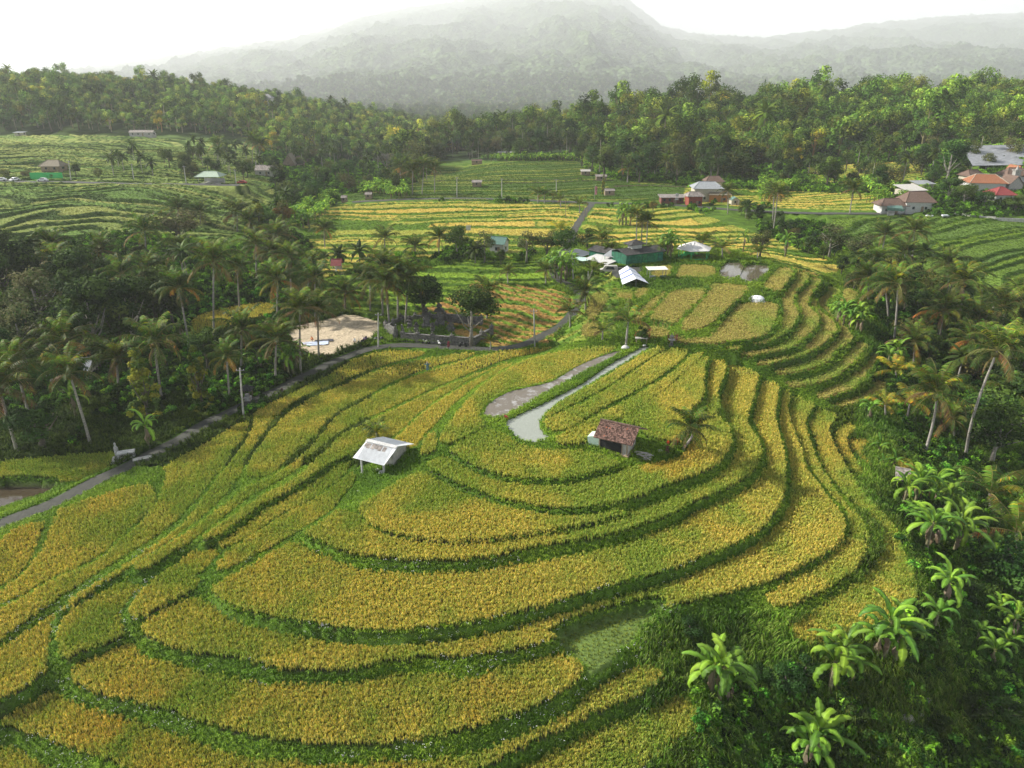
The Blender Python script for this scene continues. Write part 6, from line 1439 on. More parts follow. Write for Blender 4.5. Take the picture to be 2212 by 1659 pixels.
def red_plant(f, h, label, col=(.28, .02, .03), name='cordyline', n=60):
    r_ = empty(name, f); tag(r_, label, 'shrub'); rr = random.Random(f.x); mb = MB(); st = MB()
    for k in range(3):
        x, y = rr.uniform(-.2, .2) * h, rr.uniform(-.1, .1) * h; hh = h * rr.uniform(.7, 1); st.tube([(x, y, -.1), (x * 1.2, y, hh)], .03, 4)
        for i in range(n // 3):
            z = hh * rr.uniform(.35, 1.02); a = rr.uniform(0, 6.28); d = Vector((math.cos(a), math.sin(a), rr.uniform(.2, 1.2))).normalized(); sd_ = Vector((-d.y, d.x, 0)).normalized() * .06; p = Vector((x * 1.1, y, z)); l = rr.uniform(.25, .5) * max(.6, h * .45); c = var(col, .5)
            mb.add([p - sd_ * .4, p + d * l * .5 - sd_, p + d * l - Vector((0, 0, l * .25)), p + d * l * .5 + sd_], [(0, 1, 2, 3)], c)
    st.build('stem', M_BARK, r_); mb.build('leaves', M_LEAF, r_); return r_
shrine(hit(1450, 748), 2.6, 'grey stone shrine wrapped in red plants at the head of the rice strips'); red_plant(hit(1446, 744), 2.2, 'red leaved plant crowding the grey shrine, left side'); red_plant(hit(1456, 743), 2.4, 'red leaved plant crowding the grey shrine, right side')
f = hit(1385, 742); al = empty('altar', f); tag(al, 'low brown altar table between palm and pond head', 'altar'); boxpart('table_top', -1.2, 1.2, -.5, .5, 1.0, 1.15, CONC, al)
for x in (-1, 1): 
    for y in (-.35, .35): mb = MB(); mb.tube([(x, y, -.3), (x, y, 1.0)], .07, 5); mb.build('leg', WOOD, al)
red_plant(hit(1375, 738), 2.2, 'orange red leaved plant left of the altar table', (.32, .07, .03)); red_plant(hit(1396, 738), 2.9, 'tall orange red leaved plant right of the altar table', (.35, .05, .03)); tag(place_tree(1386, 738, 'round', 2.6, 1.0, name='bush'), 'small green bush behind the altar table', 'bush')
sack(hit(1351, 755), 1.7, 'large white sack heap at the foot of the upright palm'); sack(hit(1392, 748), .8, 'small white sack right of the altar table')
red_plant(hit(1459, 968), 1.5, 'crimson leaved plant against the foot of the curved palm'); red_plant(hit(1443, 984), 1.7, 'dark red leaved plant in the grass in front of the curved palm', (.16, .03, .03)); red_plant(hit(1443, 962), .7, 'low scarlet flowering plant in the grass right of the tiled hut', (.55, .06, .02))
red_plant(hit(1093, 908), .8, 'scarlet plant on the bank corner between the two ponds', (.5, .03, .03)); red_plant(hit(972, 757), 2.0, 'bright red leaved shrub on the verge below the temple wall', (.35, .02, .03), n=120); red_plant(hit(612, 853), 1.3, 'dark maroon shrub on the verge of the lane', (.07, .012, .02), n=110)
# white stone altar by the lane
f = hit(272, 992); k = ppm(f); al = empty('stone_altar', f, R(20)); tag(al, 'white stone altar with backrest on a paved slab beside the lane', 'altar')
boxpart('paved_slab', -2.0, 2.4, -1.2, 1.4, -.5, .15, CONC, al); boxpart('table_top', -1.1, 1.5, -.55, .6, 1.15, 1.35, WHITE, al)
for x in (-.9, 1.3): boxpart('leg', x - .15, x + .15, -.4, .45, .15, 1.15, WHITE, al)
boxpart('base_block', -1.0, 1.3, -.5, .7, .15, .6, S((.5, .5, .48), noise=.3), al)
mb = MB(); mb.box(-1.5, -.95, .5, 1.0, .15, 1.9); mb.lathe([(.3, 1.9), (.22, 2.1), (.12, 2.4), (.2, 2.55), (.05, 2.8)], 8, M=Matrix.Translation((-1.25, .75, 0))); mb.build('side_pillar', S((.42, .42, .40), noise=.4), al)
f = hit(311, 991); cs = boxpart('concrete_slab', -1.6, 1.4, -.5, .5, -.2, .14, CONC, None); cs.location = f; cs.rotation_euler = (0, 0, R(28)); tag(cs, 'pale concrete slab bridging the ditch to the stone altar', 'slab')
# little roofed shrine under the palms
f = hit(536, 866); r_ = empty('garden_shrine', f); tag(r_, 'small shrine with dark pyramid roof and grey plinth under the palms', 'shrine'); mb = MB(); hip(mb, 1.6, 1.6, 2.3, .9, .35, .03, .05); mb.build('roof', DARK, r_)
for x in (-.7, .7):
    for y in (-.7, .7): mb = MB(); mb.tube([(x, y, -.3), (x, y, 2.3)], .05, 5); mb.build('post', WOOD, r_)
boxpart('plinth', -.6, .6, -.6, .6, -.3, .8, CONC, r_, .05); boxpart('offering_box', -.35, .35, -.3, .3, .8, 1.3, GREY, r_)

# ------------------------------------------------------------------ temple court
def wall_run(pts, h, parent, th=.45, cap=True):
    for (p, q) in zip(pts[:-1], pts[1:]):
        u = (q - p); L_ = u.length; n = max(1, int(L_ / 3.2)); rz = math.atan2(u.y, u.x); Mt = Matrix.Translation(p) @ Matrix.Rotation(rz, 4, 'Z')
        Lh = Vector((u.x, u.y, 0)).length; mb = MB()
        for i in range(n):
            x0, x1 = Lh * i / n, Lh * (i + 1) / n; zb = u.z * i / n
            mb.box(x0, x1, -th / 2, th / 2, zb - 1.0, zb + h, M=Mt); mb.box(x0 + .01, x1 - .01, -th / 2 - .1, th / 2 + .1, zb + h, zb + h + .16, M=Mt); mb.box(x0 + .3, x1 - .3, -th / 2 - .05, -th / 2 - .001, zb + .3, zb + h - .35, M=Mt)
        mb.build('wall', STONE, parent)
        for i in range(n + 1):
            x0 = Lh * i / n; zb = u.z * i / n; mb = MB(); mb.box(x0 - .34, x0 + .34, -.34, .34, zb - 1.0, zb + h + .3, M=Mt); mb.box(x0 - .42, x0 + .42, -.42, .42, zb + h + .3, zb + h + .42, M=Mt); mb.lathe([(.25, zb + h + .42), (.14, zb + h + .7), (.18, zb + h + .8), (.03, zb + h + 1.05)], 6, M=Mt @ Matrix.Translation((x0, 0, 0))); mb.build('pillar', STONE, parent)
c0 = hit(834, 716); tp = empty('temple_court', c0); tag(tp, 'walled temple court of dark weathered stone under the wide trees', 'temple')
q = [hit(*p) - c0 for p in ((834, 716), (856, 733), (870, 737), (935, 742), (1018, 748), (1062, 722))]
wall_run([q[0], q[1]], 1.8, tp); wall_run([q[2], q[3], q[4]], 1.8, tp); wall_run([q[4], q[5]], 1.6, tp); bk = [hit(*p) - c0 for p in ((834, 716), (866, 696), (960, 690), (1040, 700))]; wall_run(bk, 1.3, tp)
for s_ in (-1, 1):
    mb = MB(); gx = (q[1] + q[2]) / 2
    for i, (w_, z0, z1) in enumerate(((1.0, -.5, .6), (.8, .6, 1.6), (.62, 1.6, 2.5), (.45, 2.5, 3.1), (.28, 3.1, 3.6))): x_ = gx.x + s_ * (.55 + w_); mb.box(gx.x + s_ * .55, gx.x + s_ * (.55 + w_), gx.y - .45 + .04 * i, gx.y + .45 - .04 * i, gx.z + z0, gx.z + z1) if s_ > 0 else mb.box(gx.x - .55 - w_, gx.x - .55, gx.y - .45 + .04 * i, gx.y + .45 - .04 * i, gx.z + z0, gx.z + z1)
    mb.build('gate_tower', STONE, tp)
for px, py, h in ((922, 708, 5.2), (950, 704, 6.0), (900, 722, 3.2), (886, 712, 3.6), (935, 722, 3.0), (975, 716, 4.0)):
    f = hit(px, py); g_ = empty('stone_shrine', f); s = h / 5; mb = MB(); mb.box(-.9 * s, .9 * s, -.9 * s, .9 * s, -.5, .8 * s); mb.box(-.6 * s, .6 * s, -.6 * s, .6 * s, .8 * s, 2.0 * s); mb.box(-.8 * s, .8 * s, -.8 * s, .8 * s, 2.0 * s, 2.15 * s); mb.box(-.45 * s, .45 * s, -.45 * s, .45 * s, 2.15 * s, 3.1 * s); mb.build('plinth', STONE, g_)
    mb = MB(); hip(mb, 1.2 * s, 1.2 * s, 3.1 * s, .8 * s, .35 * s, .05, .08); hip(mb, .7 * s, .7 * s, 4.0 * s, .7 * s, .2 * s, .05, .08); mb.box(-.25 * s, .25 * s, -.25 * s, .25 * s, 3.6 * s, 4.0 * s); mb.build('roof', S((.06, .055, .05), noise=.3), g_)
    tag(g_, {922: 'stone shrine with tiered dark roof left of the tallest one in the court', 950: 'tallest tiered stone shrine at the back of the temple court', 900: 'small stone shrine just behind the front wall of the court', 886: 'stone shrine nearest the court gate', 935: 'low stone shrine at the middle of the court', 975: 'stone shrine between the two court trees'}[px], 'shrine', 'shrines of the temple court')
mb = MB(); ct = [hit(*p) for p in ((880, 705), (965, 700), (985, 712), (880, 722))]; o_ = ct[0].copy(); mb.add([p - o_ + Vector((0, 0, .35)) for p in ct] + [p - o_ - Vector((0, 0, .5)) for p in ct], [(0, 1, 2, 3), (0, 4, 5, 1), (1, 5, 6, 2), (2, 6, 7, 3), (3, 7, 4, 0)]); tag(mb.build('stone_terrace', STONE, loc=o_), 'raised stone platform inside the temple court', 'platform')
# ------------------------------------------------------------------ houses along the main road
house(1530, 436, 58, 'grey hip roofed restaurant house above the main road', roofm=TIN, wall=CREAM, H=5.4, D=10, rise=2.4, rz=-4, wins=4)
house(1500, 445, 30, 'red walled two storey house with dark roof at the road edge', roofm=RUST, wall=REDWALL, H=3.9, D=5, rise=1.6, rz=6, wins=3)
house(1556, 438, 44, 'orange walled house with brown tiled roof right of the grey one', roofm=THATCH, wall=ORWALL, H=3.2, D=8, rise=2.2, rz=-6, wins=2)
house(1588, 444, 17, 'tiny pale green gabled shed below the orange house', roof='gabley', roofm=TEAL, wall=CREAM, H=2.2, D=4, rise=1.2, wins=1, ov=.3)
house(1452, 440, 48, 'dark low row of roadside stalls with metal roofs', roof='shed', roofm=RUST, wall=S((.16, .06, .05), noise=.3), H=2.6, D=5, rise=.6, wins=4)
house(1542, 420, 34, 'brown roofed house at the back of the road group', roofm=BROWNTILE, wall=CREAM, H=5.6, D=6, rise=2.2, wins=2)
# ------------------------------------------------------------------ village on the right
house(1931, 462, 52, 'white walled house with brown hip roof beside the green awning', roofm=BROWNTILE, wall=WHITE, H=3.0, D=8, rise=2.3, rz=-3, wins=3)
house(1988, 458, 56, 'larger white house with dark brown hip roof and open porch', roofm=BROWNTILE, wall=WHITE, H=3.6, D=10, rise=3.4, rz=-6, wins=2)
house(1996, 414, 36, 'long pale tin roof behind the brown roofs, upper one', roof='shed', roofm=TIN, wall=CREAM, H=3.2, D=5, rise=.9, rz=10, wins=2); house(1972, 430, 46, 'pale tin roof stepping down to the brown thatched end', roof='shed', roofm=S((.48, .46, .42), noise=.2), wall=CREAM, H=3.4, D=7, rise=1.6, rz=14, wins=2)
house(2136, 420, 68, 'big house with bright orange tiled roof and white walls', roofm=ORANGE, wall=WHITE, H=4.4, D=10, rise=3.0, rz=-12, wins=3)
house(2104, 404, 34, 'brown roofed house left behind the orange roof', roofm=BROWNTILE, wall=CREAM, H=4.5, D=7, rise=2.4, rz=8, wins=2)
house(2170, 438, 38, 'white pavilion house with crimson red hip roof', roofm=REDT, wall=WHITE, H=2.8, D=8, rise=2.6, rz=-3, ridge=.1, wins=2)
house(2190, 420, 30, 'brown gabled house behind the crimson roof', roof='gabley', roofm=BROWNTILE, wall=GREYWOOD, H=4.0, D=8, rise=3.2, wins=1); house(2200, 404, 44, 'wide brown tiled house at the right edge', roofm=BROWNTILE, wall=WHITE, H=4.4, D=10, rise=3.0, rz=-8, wins=2); house(2196, 394, 20, 'small orange gabled roof at the top of the village', roof='gabley', roofm=ORANGE, wall=CREAM, H=4.2, D=7, rise=2.8, wins=1)
# broad greenhouse roof
a, b, c, d = [hit(*p) for p in ((2098, 372), (2240, 366), (2240, 350), (2145, 352))]
gr = empty('greenhouse', a, R(0)); tag(gr, 'very wide low grey sheet roof above the village', 'greenhouse'); W = (b - a).x; D = 34
mb = MB()
for i in range(6):
    y0, y1 = D * i / 6, D * (i + 1) / 6; z0 = 3 + 1.1 * i; slab(mb, (i * 2, y0, z0), (W + 30, y0, z0 + .8), (W + 30, y1, z0 + 2.0), (i * 2 + 2, y1, z0 + 1.2), .08)
mb.build('roof', S((.24, .25, .27), noise=.3, scale=.5, rough=.5), gr)
for i in range(9): mb = MB(); mb.tube([(W * i / 8, .3, -3), (W * i / 8, .3, 3)], .1, 5); mb.build('post', GREY, gr)
f = hit(2188, 405); tw = empty('stone_tower', f); mb = MB(); mb.box(-1.5, 1.5, -1.5, 1.5, -1, 5); mb.box(-1.1, 1.1, -1.1, 1.1, 5, 7); mb.box(-1.4, 1.4, -1.4, 1.4, 7, 7.3); mb.lathe([(.9, 7.3), (.5, 8.2), (.1, 9)], 6); mb.build('tower', S((.30, .29, .27), noise=.4), tw); tag(tw, 'grey carved stone tower right of the orange roof', 'tower')
aw = canopy((1916, 466), (1944, 466), 4, 3.0, TEAL, 'pale green awning in front of the brown roofed house', tilt=.5, pm=WHITE); boxpart('valance', -.4, 5.6, -.45, -.38, 2.0, 3.0, TEAL, aw); boxpart('plinth', 0, 2.4, .2, 2.5, -1, 1.2, CONC, aw)
# ------------------------------------------------------------------ huts among the far paddies
for a in [(1030, 404, 22, 'small grey roofed hut with a side shelter among the green terraces', 'shed', TIN), (796, 431, 16, 'small tin roofed hut near the left end of the main road', 'gable', TIN), (743, 438, 12, 'tiny hut at the very left end of the main road', 'gable', RUST), (1030, 355, 26, 'brown roofed open hut at the wood edge', 'gable', BROWNTILE),
          (1265, 379, 22, 'grey lean hut at the right end of the green terraces', 'shed', GREYWOOD), (1299, 391, 26, 'tin roofed hut on the path behind the small flags', 'shed', TIN), (1317, 423, 24, 'roadside hut with grey roof beside the conical tree', 'gable', TIN), (1096, 337, 46, 'long white sheet roof half hidden at the wood edge', 'shed', WHITE)]:
    house(a[0], a[1], a[2] * .85, a[3], roof=a[4], roofm=RUST if a[5] is TIN else (GREY if a[5] is WHITE else a[5]), wall=WOOD, D=3.2, H=2.2, rise=.7, ov=.4, wins=1, name='field_hut', cat='hut', group='huts among the far paddies')
house(1078, 548, 31, 'field house with pale green tin gable roof between two trees', roof='gable', roofm=TEAL, wall=WHITE, D=5, H=3.2, rise=1.5, rz=-18, wins=1, name='field_hut', cat='hut')
house(727, 590, 16, 'little open hut with dark red roof left of the middle terraces', roof='gable', roofm=S((.20, .05, .05)), wall=WHITE, D=3, H=2.4, rise=1.2, open_=True, name='field_hut', cat='hut')
house(145, 838, 74, 'grey tin roofed house hidden among the palms', roof='gable', roofm=S((.22, .23, .26), noise=.3), wall=CREAM, D=7, H=3, rise=1.6, rz=12, wins=2)
house(1955, 1062, 22, 'rusty tin roofed shack behind the dense banana clump', roof='shed', roofm=RUST, wall=GREYWOOD, D=3, H=2.0, rise=.5, rz=-25, ov=.3, wins=1, name='shack', cat='shack')
# left valley
house(110, 371, 40, 'thatched hut above the parked cars', roofm=THATCH, wall=WOOD, D=7, H=2.4, rise=2.6, wins=2, name='thatched_hut', cat='hut'); house(450, 397, 46, 'open roadside pavilion with pale green hip roof', roofm=S((.34, .42, .33), noise=.2), wall=WHITE, D=8, H=3.0, rise=2.0, open_=True, name='pavilion', cat='pavilion')
house(305, 294, 50, 'long grey farm building at the foot of the hazy forest', roof='gable', roofm=RUST, wall=GREYWOOD, D=6, H=2.6, rise=1.2, wins=4); house(41, 294, 18, 'small pale shed at the far left terraces', roof='shed', roofm=TIN, wall=CREAM, D=4, H=2.2, rise=.5, wins=1)
house(572, 380, 40, 'low dark roofed house at the end of the valley road', roof='gable', roofm=RUST, wall=GREYWOOD, D=7, H=3.0, rise=2.0, wins=2); house(625, 364, 24, 'steep brown gabled house against the woods, left one', roof='gabley', roofm=THATCH, wall=WOOD, D=8, H=3.0, rise=5, wins=1); house(642, 362, 20, 'smaller brown gabled house against the woods, right one', roof='gabley', roofm=BROWNTILE, wall=WOOD, D=7, H=2.6, rise=3.6, wins=1)
dy_ = 760; xx = dy_ * (613 - 1106) / F_PX; zz = float(ground_z(xx, dy_)[0]) + 9
hh_ = empty('hill_villa', (xx, dy_, zz)); boxpart('wall', -5, 5, -4, 4, -14, 4.5, WHITE, hh_); mb = MB(); hip(mb, 10, 8, 4.6, 3.5, 1.2, .3); mb.build('roof', GREY, hh_); tag(hh_, 'lone white villa high on the hazy forested hill', 'house')
for x in (-3, 0, 3): boxpart('window', x - .8, x + .8, -4.06, -3.98, 1.2, 3.2, GLASS, hh_)
gw = boxpart('green_fence', 0, 15, -.06, .06, -.5, 2.6, LGREEN, None); f = hit(66, 386); gw.location = f; tag(gw, 'bright green sheet fence behind the parked cars', 'fence')

# ------------------------------------------------------------------ cars
def car(px, py, rz, col, label, L_=4.4, H_=1.55, van=False):
    f = hit(px, py); r_ = empty('parked_car', (f.x, f.y, f.z + .02), R(rz)); tag(r_, label, 'car', 'vehicles along the roads'); paint = S(col, rough=.3, noise=.04, spec=.5)
    mb = MB(); W2 = .86; l = L_ / 2
    pr = [(-l, .35), (-l, .85), (-l * .78, .95), (-l * .55, H_ * .97), (l * .25, H_), (l * .52, 1.0), (l * .95, .82), (l, .6), (l, .35)] if not van else [(-l, .35), (-l, 1.5), (-l * .9, H_), (l * .45, H_), (l * .7, 1.05), (l, .85), (l, .35)]
    n = len(pr); vs = [(x, -W2 * (1 if z < 1.0 else .86), z) for x, z in pr] + [(x, W2 * (1 if z < 1.0 else .86), z) for x, z in pr]
    mb.add(vs, [tuple(range(n))[::1], tuple(range(2 * n - 1, n - 1, -1))] + [(i, (i + 1) % n, n + (i + 1) % n, n + i) for i in range(n)]); mb.build('body', paint, r_)
    for s_ in (-1, 1):
        mb = MB(); y = s_ * (W2 * .93 + .01); mb.add([(-l * .62, y, 1.0), (l * .42, y, 1.0), (l * .2, s_ * (W2 * .87 + .015), H_ * .93), (-l * .5, s_ * (W2 * .87 + .015), H_ * .93)], [(0, 1, 2, 3)]); mb.build('side_window', GLASS, r_)
    mb = MB(); mb.add([(l * .55, -.7, 1.03), (l * .55, .7, 1.03), (l * .30, .64, H_ * .95), (l * .30, -.64, H_ * .95)], [(0, 1, 2, 3)]); mb.v = [(x + .03, y, z + .03) for x, y, z in mb.v]; mb.build('windscreen', GLASS, r_)
    for sx in (-.62, .62):
        for s_ in (-1, 1):
            mb = MB(); Mw = Matrix.Translation((sx * l, s_ * W2, .33)) @ Matrix.Rotation(R(90), 4, 'X'); mb.lathe([(.2, -.1), (.33, -.09), (.33, .09), (.2, .1)], 12, M=Mw); wq = mb.build('wheel', BLACK, r_)
    for s_ in (-.6, .6): boxpart('headlight', l - .02, l + .03, s_ - .15, s_ + .15, .62, .78, S((.8, .8, .75), rough=.2), r_)
    return r_
car(32, 391, 250, (.75, .75, .75), 'white hatchback parked facing the viewer on the valley road'); car(93, 392, 185, (.70, .70, .70), 'white estate car parked side on below the green fence'); car(3, 391, 200, (.72, .72, .72), 'white car cut off at the left edge of the valley road'); car(523, 397, 180, (.45, .03, .03), 'small red car at the end of the valley road')
car(1315, 589, 175, (.42, .40, .36), 'beige grey van parked under the sheet roofs of the yard', L_=4.6, H_=1.9, van=True)
# ------------------------------------------------------------------ motorbikes
def motorbike(px, py, rz, body, label):
    f = hit(px, py); r_ = empty('motorbike', f, R(rz), 1.12); tag(r_, label, 'motorbike', 'motorbikes beside the lane'); bm_ = S(body, rough=.35, noise=.05, spec=.5)
    for x in (-.62, .62):
        mb = MB(); Mw = Matrix.Translation((x, 0, .28)) @ Matrix.Rotation(R(90), 4, 'X'); mb.lathe([(.18, -.05), (.28, -.045), (.28, .045), (.18, .05)], 14, M=Mw); w_ = mb.build('wheel', BLACK, r_)
    mb = MB(); mb.tube([(-.62, 0, .35), (-.45, 0, .62), (-.1, 0, .62), (.1, 0, .35), (.35, 0, .38)], [.09, .17, .15, .12, .1], 8); mb.tube([(.35, 0, .38), (.47, 0, .75), (.42, 0, .9)], [.12, .15, .08], 8); mb.build('body', bm_, r_, smooth=True)
    mb = MB(); mb.tube([(-.72, 0, .78), (-.4, 0, .8), (.0, 0, .74)], [.08, .13, .09], 8); mb.build('seat', BLACK, r_, smooth=True)
    mb = MB(); mb.tube([(.62, 0, .28), (.5, 0, .7), (.42, 0, 1.02)], .035, 5); mb.tube([(.36, -.33, 1.02), (.44, 0, 1.0), (.36, .33, 1.02)], .025, 5); mb.build('handlebar', BLACK, r_)
    mb = MB(); mb.lathe([(.03, -.05), (.1, 0), (.03, .05)], 8, M=Matrix.Translation((.53, 0, .86)) @ Matrix.Rotation(R(90), 4, 'Y')); mb.build('headlight', WHITE, r_)
    for s_ in (-1, 1): mb = MB(); mb.tube([(.4, s_ * .2, 1.02), (.36, s_ * .26, 1.2)], .012, 4); mb.box(.34, .37, s_ * .26 - .06, s_ * .26 + .06, 1.17, 1.26); mb.build('mirror', BLACK, r_)
    return r_
motorbike(920, 743, 165, (.35, .35, .37), 'silver grey scooter leaning by the temple wall'); motorbike(949, 746, 120, (.75, .75, .75), 'white scooter on the verge facing the lane'); motorbike(1000, 750, 175, (.03, .03, .03), 'black motorbike beside the pale tree trunk'); motorbike(780, 744, 230, (.03, .04, .035), 'dark motorbike at the end of the threshing yard'); motorbike(789, 737, 250, (.12, .06, .16), 'purple and white scooter beside the crouching man'); motorbike(822, 737, 170, (.05, .05, .05), 'black motorbike nearest the court gate'); motorbike(810, 738, 160, (.10, .12, .11), 'grey scooter with boxes left of the court gate')
# ------------------------------------------------------------------ people (small, distant) built as one skinned figure each
def person(px, py, pose, shirt, trousers, label, rz=0, hat=False, s=1.0):
    f = hit(px, py); r_ = empty('person', f, R(rz), s); tag(r_, label, 'person'); z = 0 if pose == 'stand' else -.42
    V = {'pelvis': (0, 0, .95 + z), 'chest': (0, .02 if pose == 'stand' else .22, 1.38 + z), 'neck': (0, .02 if pose == 'stand' else .28, 1.50 + z), 'head': (0, .04 if pose == 'stand' else .34, 1.64 + z), 'top': (0, .03 if pose == 'stand' else .33, 1.73 + z)}
    E = [('pelvis', 'chest'), ('chest', 'neck'), ('neck', 'head'), ('head', 'top')]; Rd = {'pelvis': .14, 'chest': .16, 'neck': .055, 'head': .095, 'top': .07}
    for sd_, q in ((-1, 'l'), (1, 'r')):
        V['hip' + q] = (sd_ * .1, 0, .9 + z); V['sho' + q] = (sd_ * .19, V['chest'][1], 1.42 + z)
        if pose == 'stand': V['kne' + q] = (sd_ * .11, .02, .5); V['ank' + q] = (sd_ * .11, -.02, .08); V['toe' + q] = (sd_ * .12, .14, .04); V['elb' + q] = (sd_ * .27, -.03, 1.14); V['wri' + q] = (sd_ * .28, .08, .88); V['han' + q] = (sd_ * .27, .1, .78)
        else: V['kne' + q] = (sd_ * .16, .42, .50); V['ank' + q] = (sd_ * .14, .12, .08); V['toe' + q] = (sd_ * .15, .28, .04); V['elb' + q] = (sd_ * .26, .38, .74); V['wri' + q] = (sd_ * .14, .58, .62); V['han' + q] = (sd_ * .1, .66, .6)
        E += [('pelvis', 'hip' + q), ('hip' + q, 'kne' + q), ('kne' + q, 'ank' + q), ('ank' + q, 'toe' + q), ('chest', 'sho' + q), ('sho' + q, 'elb' + q), ('elb' + q, 'wri' + q), ('wri' + q, 'han' + q)]
        Rd.update({'hip' + q: .10, 'kne' + q: .07, 'ank' + q: .05, 'toe' + q: .04, 'sho' + q: .07, 'elb' + q: .05, 'wri' + q: .035, 'han' + q: .04})
    ks = list(V); me = bpy.data.meshes.new('body'); me.from_pydata([V[k] for k in ks], [(ks.index(a), ks.index(b)) for a, b in E], []); o = bpy.data.objects.new('body', me); COL.objects.link(o); o.parent = r_
    o.modifiers.new('skin', 'SKIN'); sk = me.skin_vertices[0].data if me.skin_vertices else None
    if sk is None: me.skin_vertices
    for i, k in enumerate(ks):
        me.skin_vertices[0].data[i].radius = (Rd[k], Rd[k]); me.skin_vertices[0].data[i].use_root = (k == 'pelvis')
    o.modifiers.new('sub', 'SUBSURF').levels = 1; o.modifiers['sub'].render_levels = 1
    m, t, oo = new_mat('person_cloth'); b = N(t, 'ShaderNodeBsdfPrincipled'); tc = N(t, 'ShaderNodeTexCoord'); sp = N(t, 'ShaderNodeSeparateXYZ'); L(t, tc.outputs['Object'], sp.inputs[0]); r2 = N(t, 'ShaderNodeValToRGB'); r2.color_ramp.interpolation = 'CONSTANT'
    mr = N(t, 'ShaderNodeMapRange'); mr.inputs[1].default_value = 0; mr.inputs[2].default_value = 1.8; L(t, sp.outputs['Z'], mr.inputs[0]); L(t, mr.outputs[0], r2.inputs[0]); cr = r2.color_ramp
    cr.elements[0].color = (.10, .07, .05, 1); cr.elements[1].position = (.08) / 1.8; cr.elements[1].color = (*trousers, 1)
    for h_, c in ((.95 + z, shirt), (1.5 + z, (.30, .17, .10)), (1.66 + z, (.015, .012, .01))): e_ = cr.elements.new(min(1, h_ / 1.8)); e_.color = (*c, 1)
    L(t, r2.outputs[0], b.inputs['Base Color']); b.inputs['Roughness'].default_value = .8; L(t, b.outputs[0], oo.inputs[0]); me.materials.append(m)
    return r_
person(768, 742, 'crouch', (.8, .8, .8), (.05, .05, .07), 'man in white shirt crouching at the edge of the threshing yard', 60)
person(677, 738, 'crouch', (.65, .20, .05), (.12, .08, .10), 'person in orange shirt crouching on the straw by the blue sheets', 120)
person(829, 704, 'crouch', (.04, .04, .05), (.05, .05, .06), 'person in dark clothes sitting left of another by the palm trunks', 200); person(835, 705, 'crouch', (.10, .03, .03), (.04, .04, .05), 'person in dark red top sitting right of another by the palm trunks', 180)
person(974, 757, 'stand', (.35, .03, .04), (.06, .06, .08), 'person in red top standing on the lane verge below the court', 20) if False else None
# scarecrow
f = hit(924, 806); r_ = empty('scarecrow', f, R(10), 1.15); tag(r_, 'thin scarecrow in blue grey cloth standing in the golden rice', 'scarecrow')
mb = MB(); mb.tube([(0, 0, -.2), (0, 0, 2.1)], .03, 5); mb.tube([(-.55, 0, 1.62), (.55, 0, 1.62)], .025, 5); mb.build('stick', WOOD, r_); mb = MB(); mb.lathe([(.26, .55), (.22, 1.1), (.24, 1.6), (.08, 1.75)], 9, sx=1, sy=.5); mb.tube([(-.5, 0, 1.6), (.5, 0, 1.6)], .09, 6); mb.build('shirt', S((.12, .22, .26), noise=.3), r_); mb = MB(); mb.lathe([(.05, 1.75), (.13, 1.85), (.12, 2.0), (.03, 2.1)], 8); mb.build('head', S((.35, .28, .25)), r_)
# sheets on the straw
for i, (px, py, w_, d_, c, lb) in enumerate(((686, 743, 4.6, 2.4, (.55, .62, .75), 'pale blue sheet spread on the straw yard'), (700, 737, 4.0, 1.6, (.08, .08, .10), 'dark crumpled sheet spread behind the pale blue one'), (664, 742, 2.2, 1.4, (.55, .55, .62), 'small white sheet at the left end of the sheets'))):
    f = hit(px, py); mb = MB(); rr = random.Random(i); n = 9; vs = [(w_ * (a / n - .5), d_ * (b / n - .5), .06 + rr.uniform(0, .14)) for a in range(n + 1) for b in range(n + 1)]; mb.add(vs, [(a * (n + 1) + b, (a + 1) * (n + 1) + b, (a + 1) * (n + 1) + b + 1, a * (n + 1) + b + 1) for a in range(n) for b in range(n)]); o = mb.build('ground_sheet', S(c, noise=.15), loc=f); o.rotation_euler = (0, 0, R(12)); tag(o, lb, 'sheet')

# ------------------------------------------------------------------ utility poles and their wires
def pole(bp, tp_, label, group, r0=.16, arm=True, mat=CONC, bulb=False):
    f = hit(*bp); dx, dy, dz = ray(*tp_); t = f.y / dy; top = Vector((dx * t, f.y, CAM_Z + dz * t)); r_ = empty('utility_pole', f); tag(r_, label, 'pole', group); h = top - f
    mb = MB(); mb.tube([(0, 0, -1), tuple(h * .5), tuple(h)], [r0, r0 * .85, r0 * .65], 8); mb.build('shaft', mat, r_)
    if arm: mb = MB(); mb.box(h.x - .7, h.x + .7, h.y - .06, h.y + .06, h.z - .5, h.z - .38); mb.build('cross_arm', GREY, r_); 
    if arm:
        for x in (-.6, .6): mb = MB(); mb.lathe([(.05, h.z - .38), (.07, h.z - .3), (.03, h.z - .2)], 6, M=Matrix.Translation((h.x + x, h.y, 0))); mb.build('insulator', WHITE, r_)
    return f + h
tops = []
tops.append(pole((526, 903), (518, 795), 'grey concrete pole rising beside the lane in front of the conical trees', 'poles along the lane', .2)); tops.append(pole((817, 750), (817, 676), 'grey pole beside the parked motorbikes', 'poles along the lane', .18)); tops.append(pole((1155.6, 751), (1153, 668), 'grey pole beside the bend of the lane below the brown terraces', 'poles along the lane', .18)); tops.append(pole((1239, 609), (1235.6, 548), 'tall pale pole in front of the banana clump', 'poles along the lane', .16)); pole((1270.6, 616), (1270.6, 586), 'short white stump pole right of the tall pale one', 'poles along the lane', .16, False)
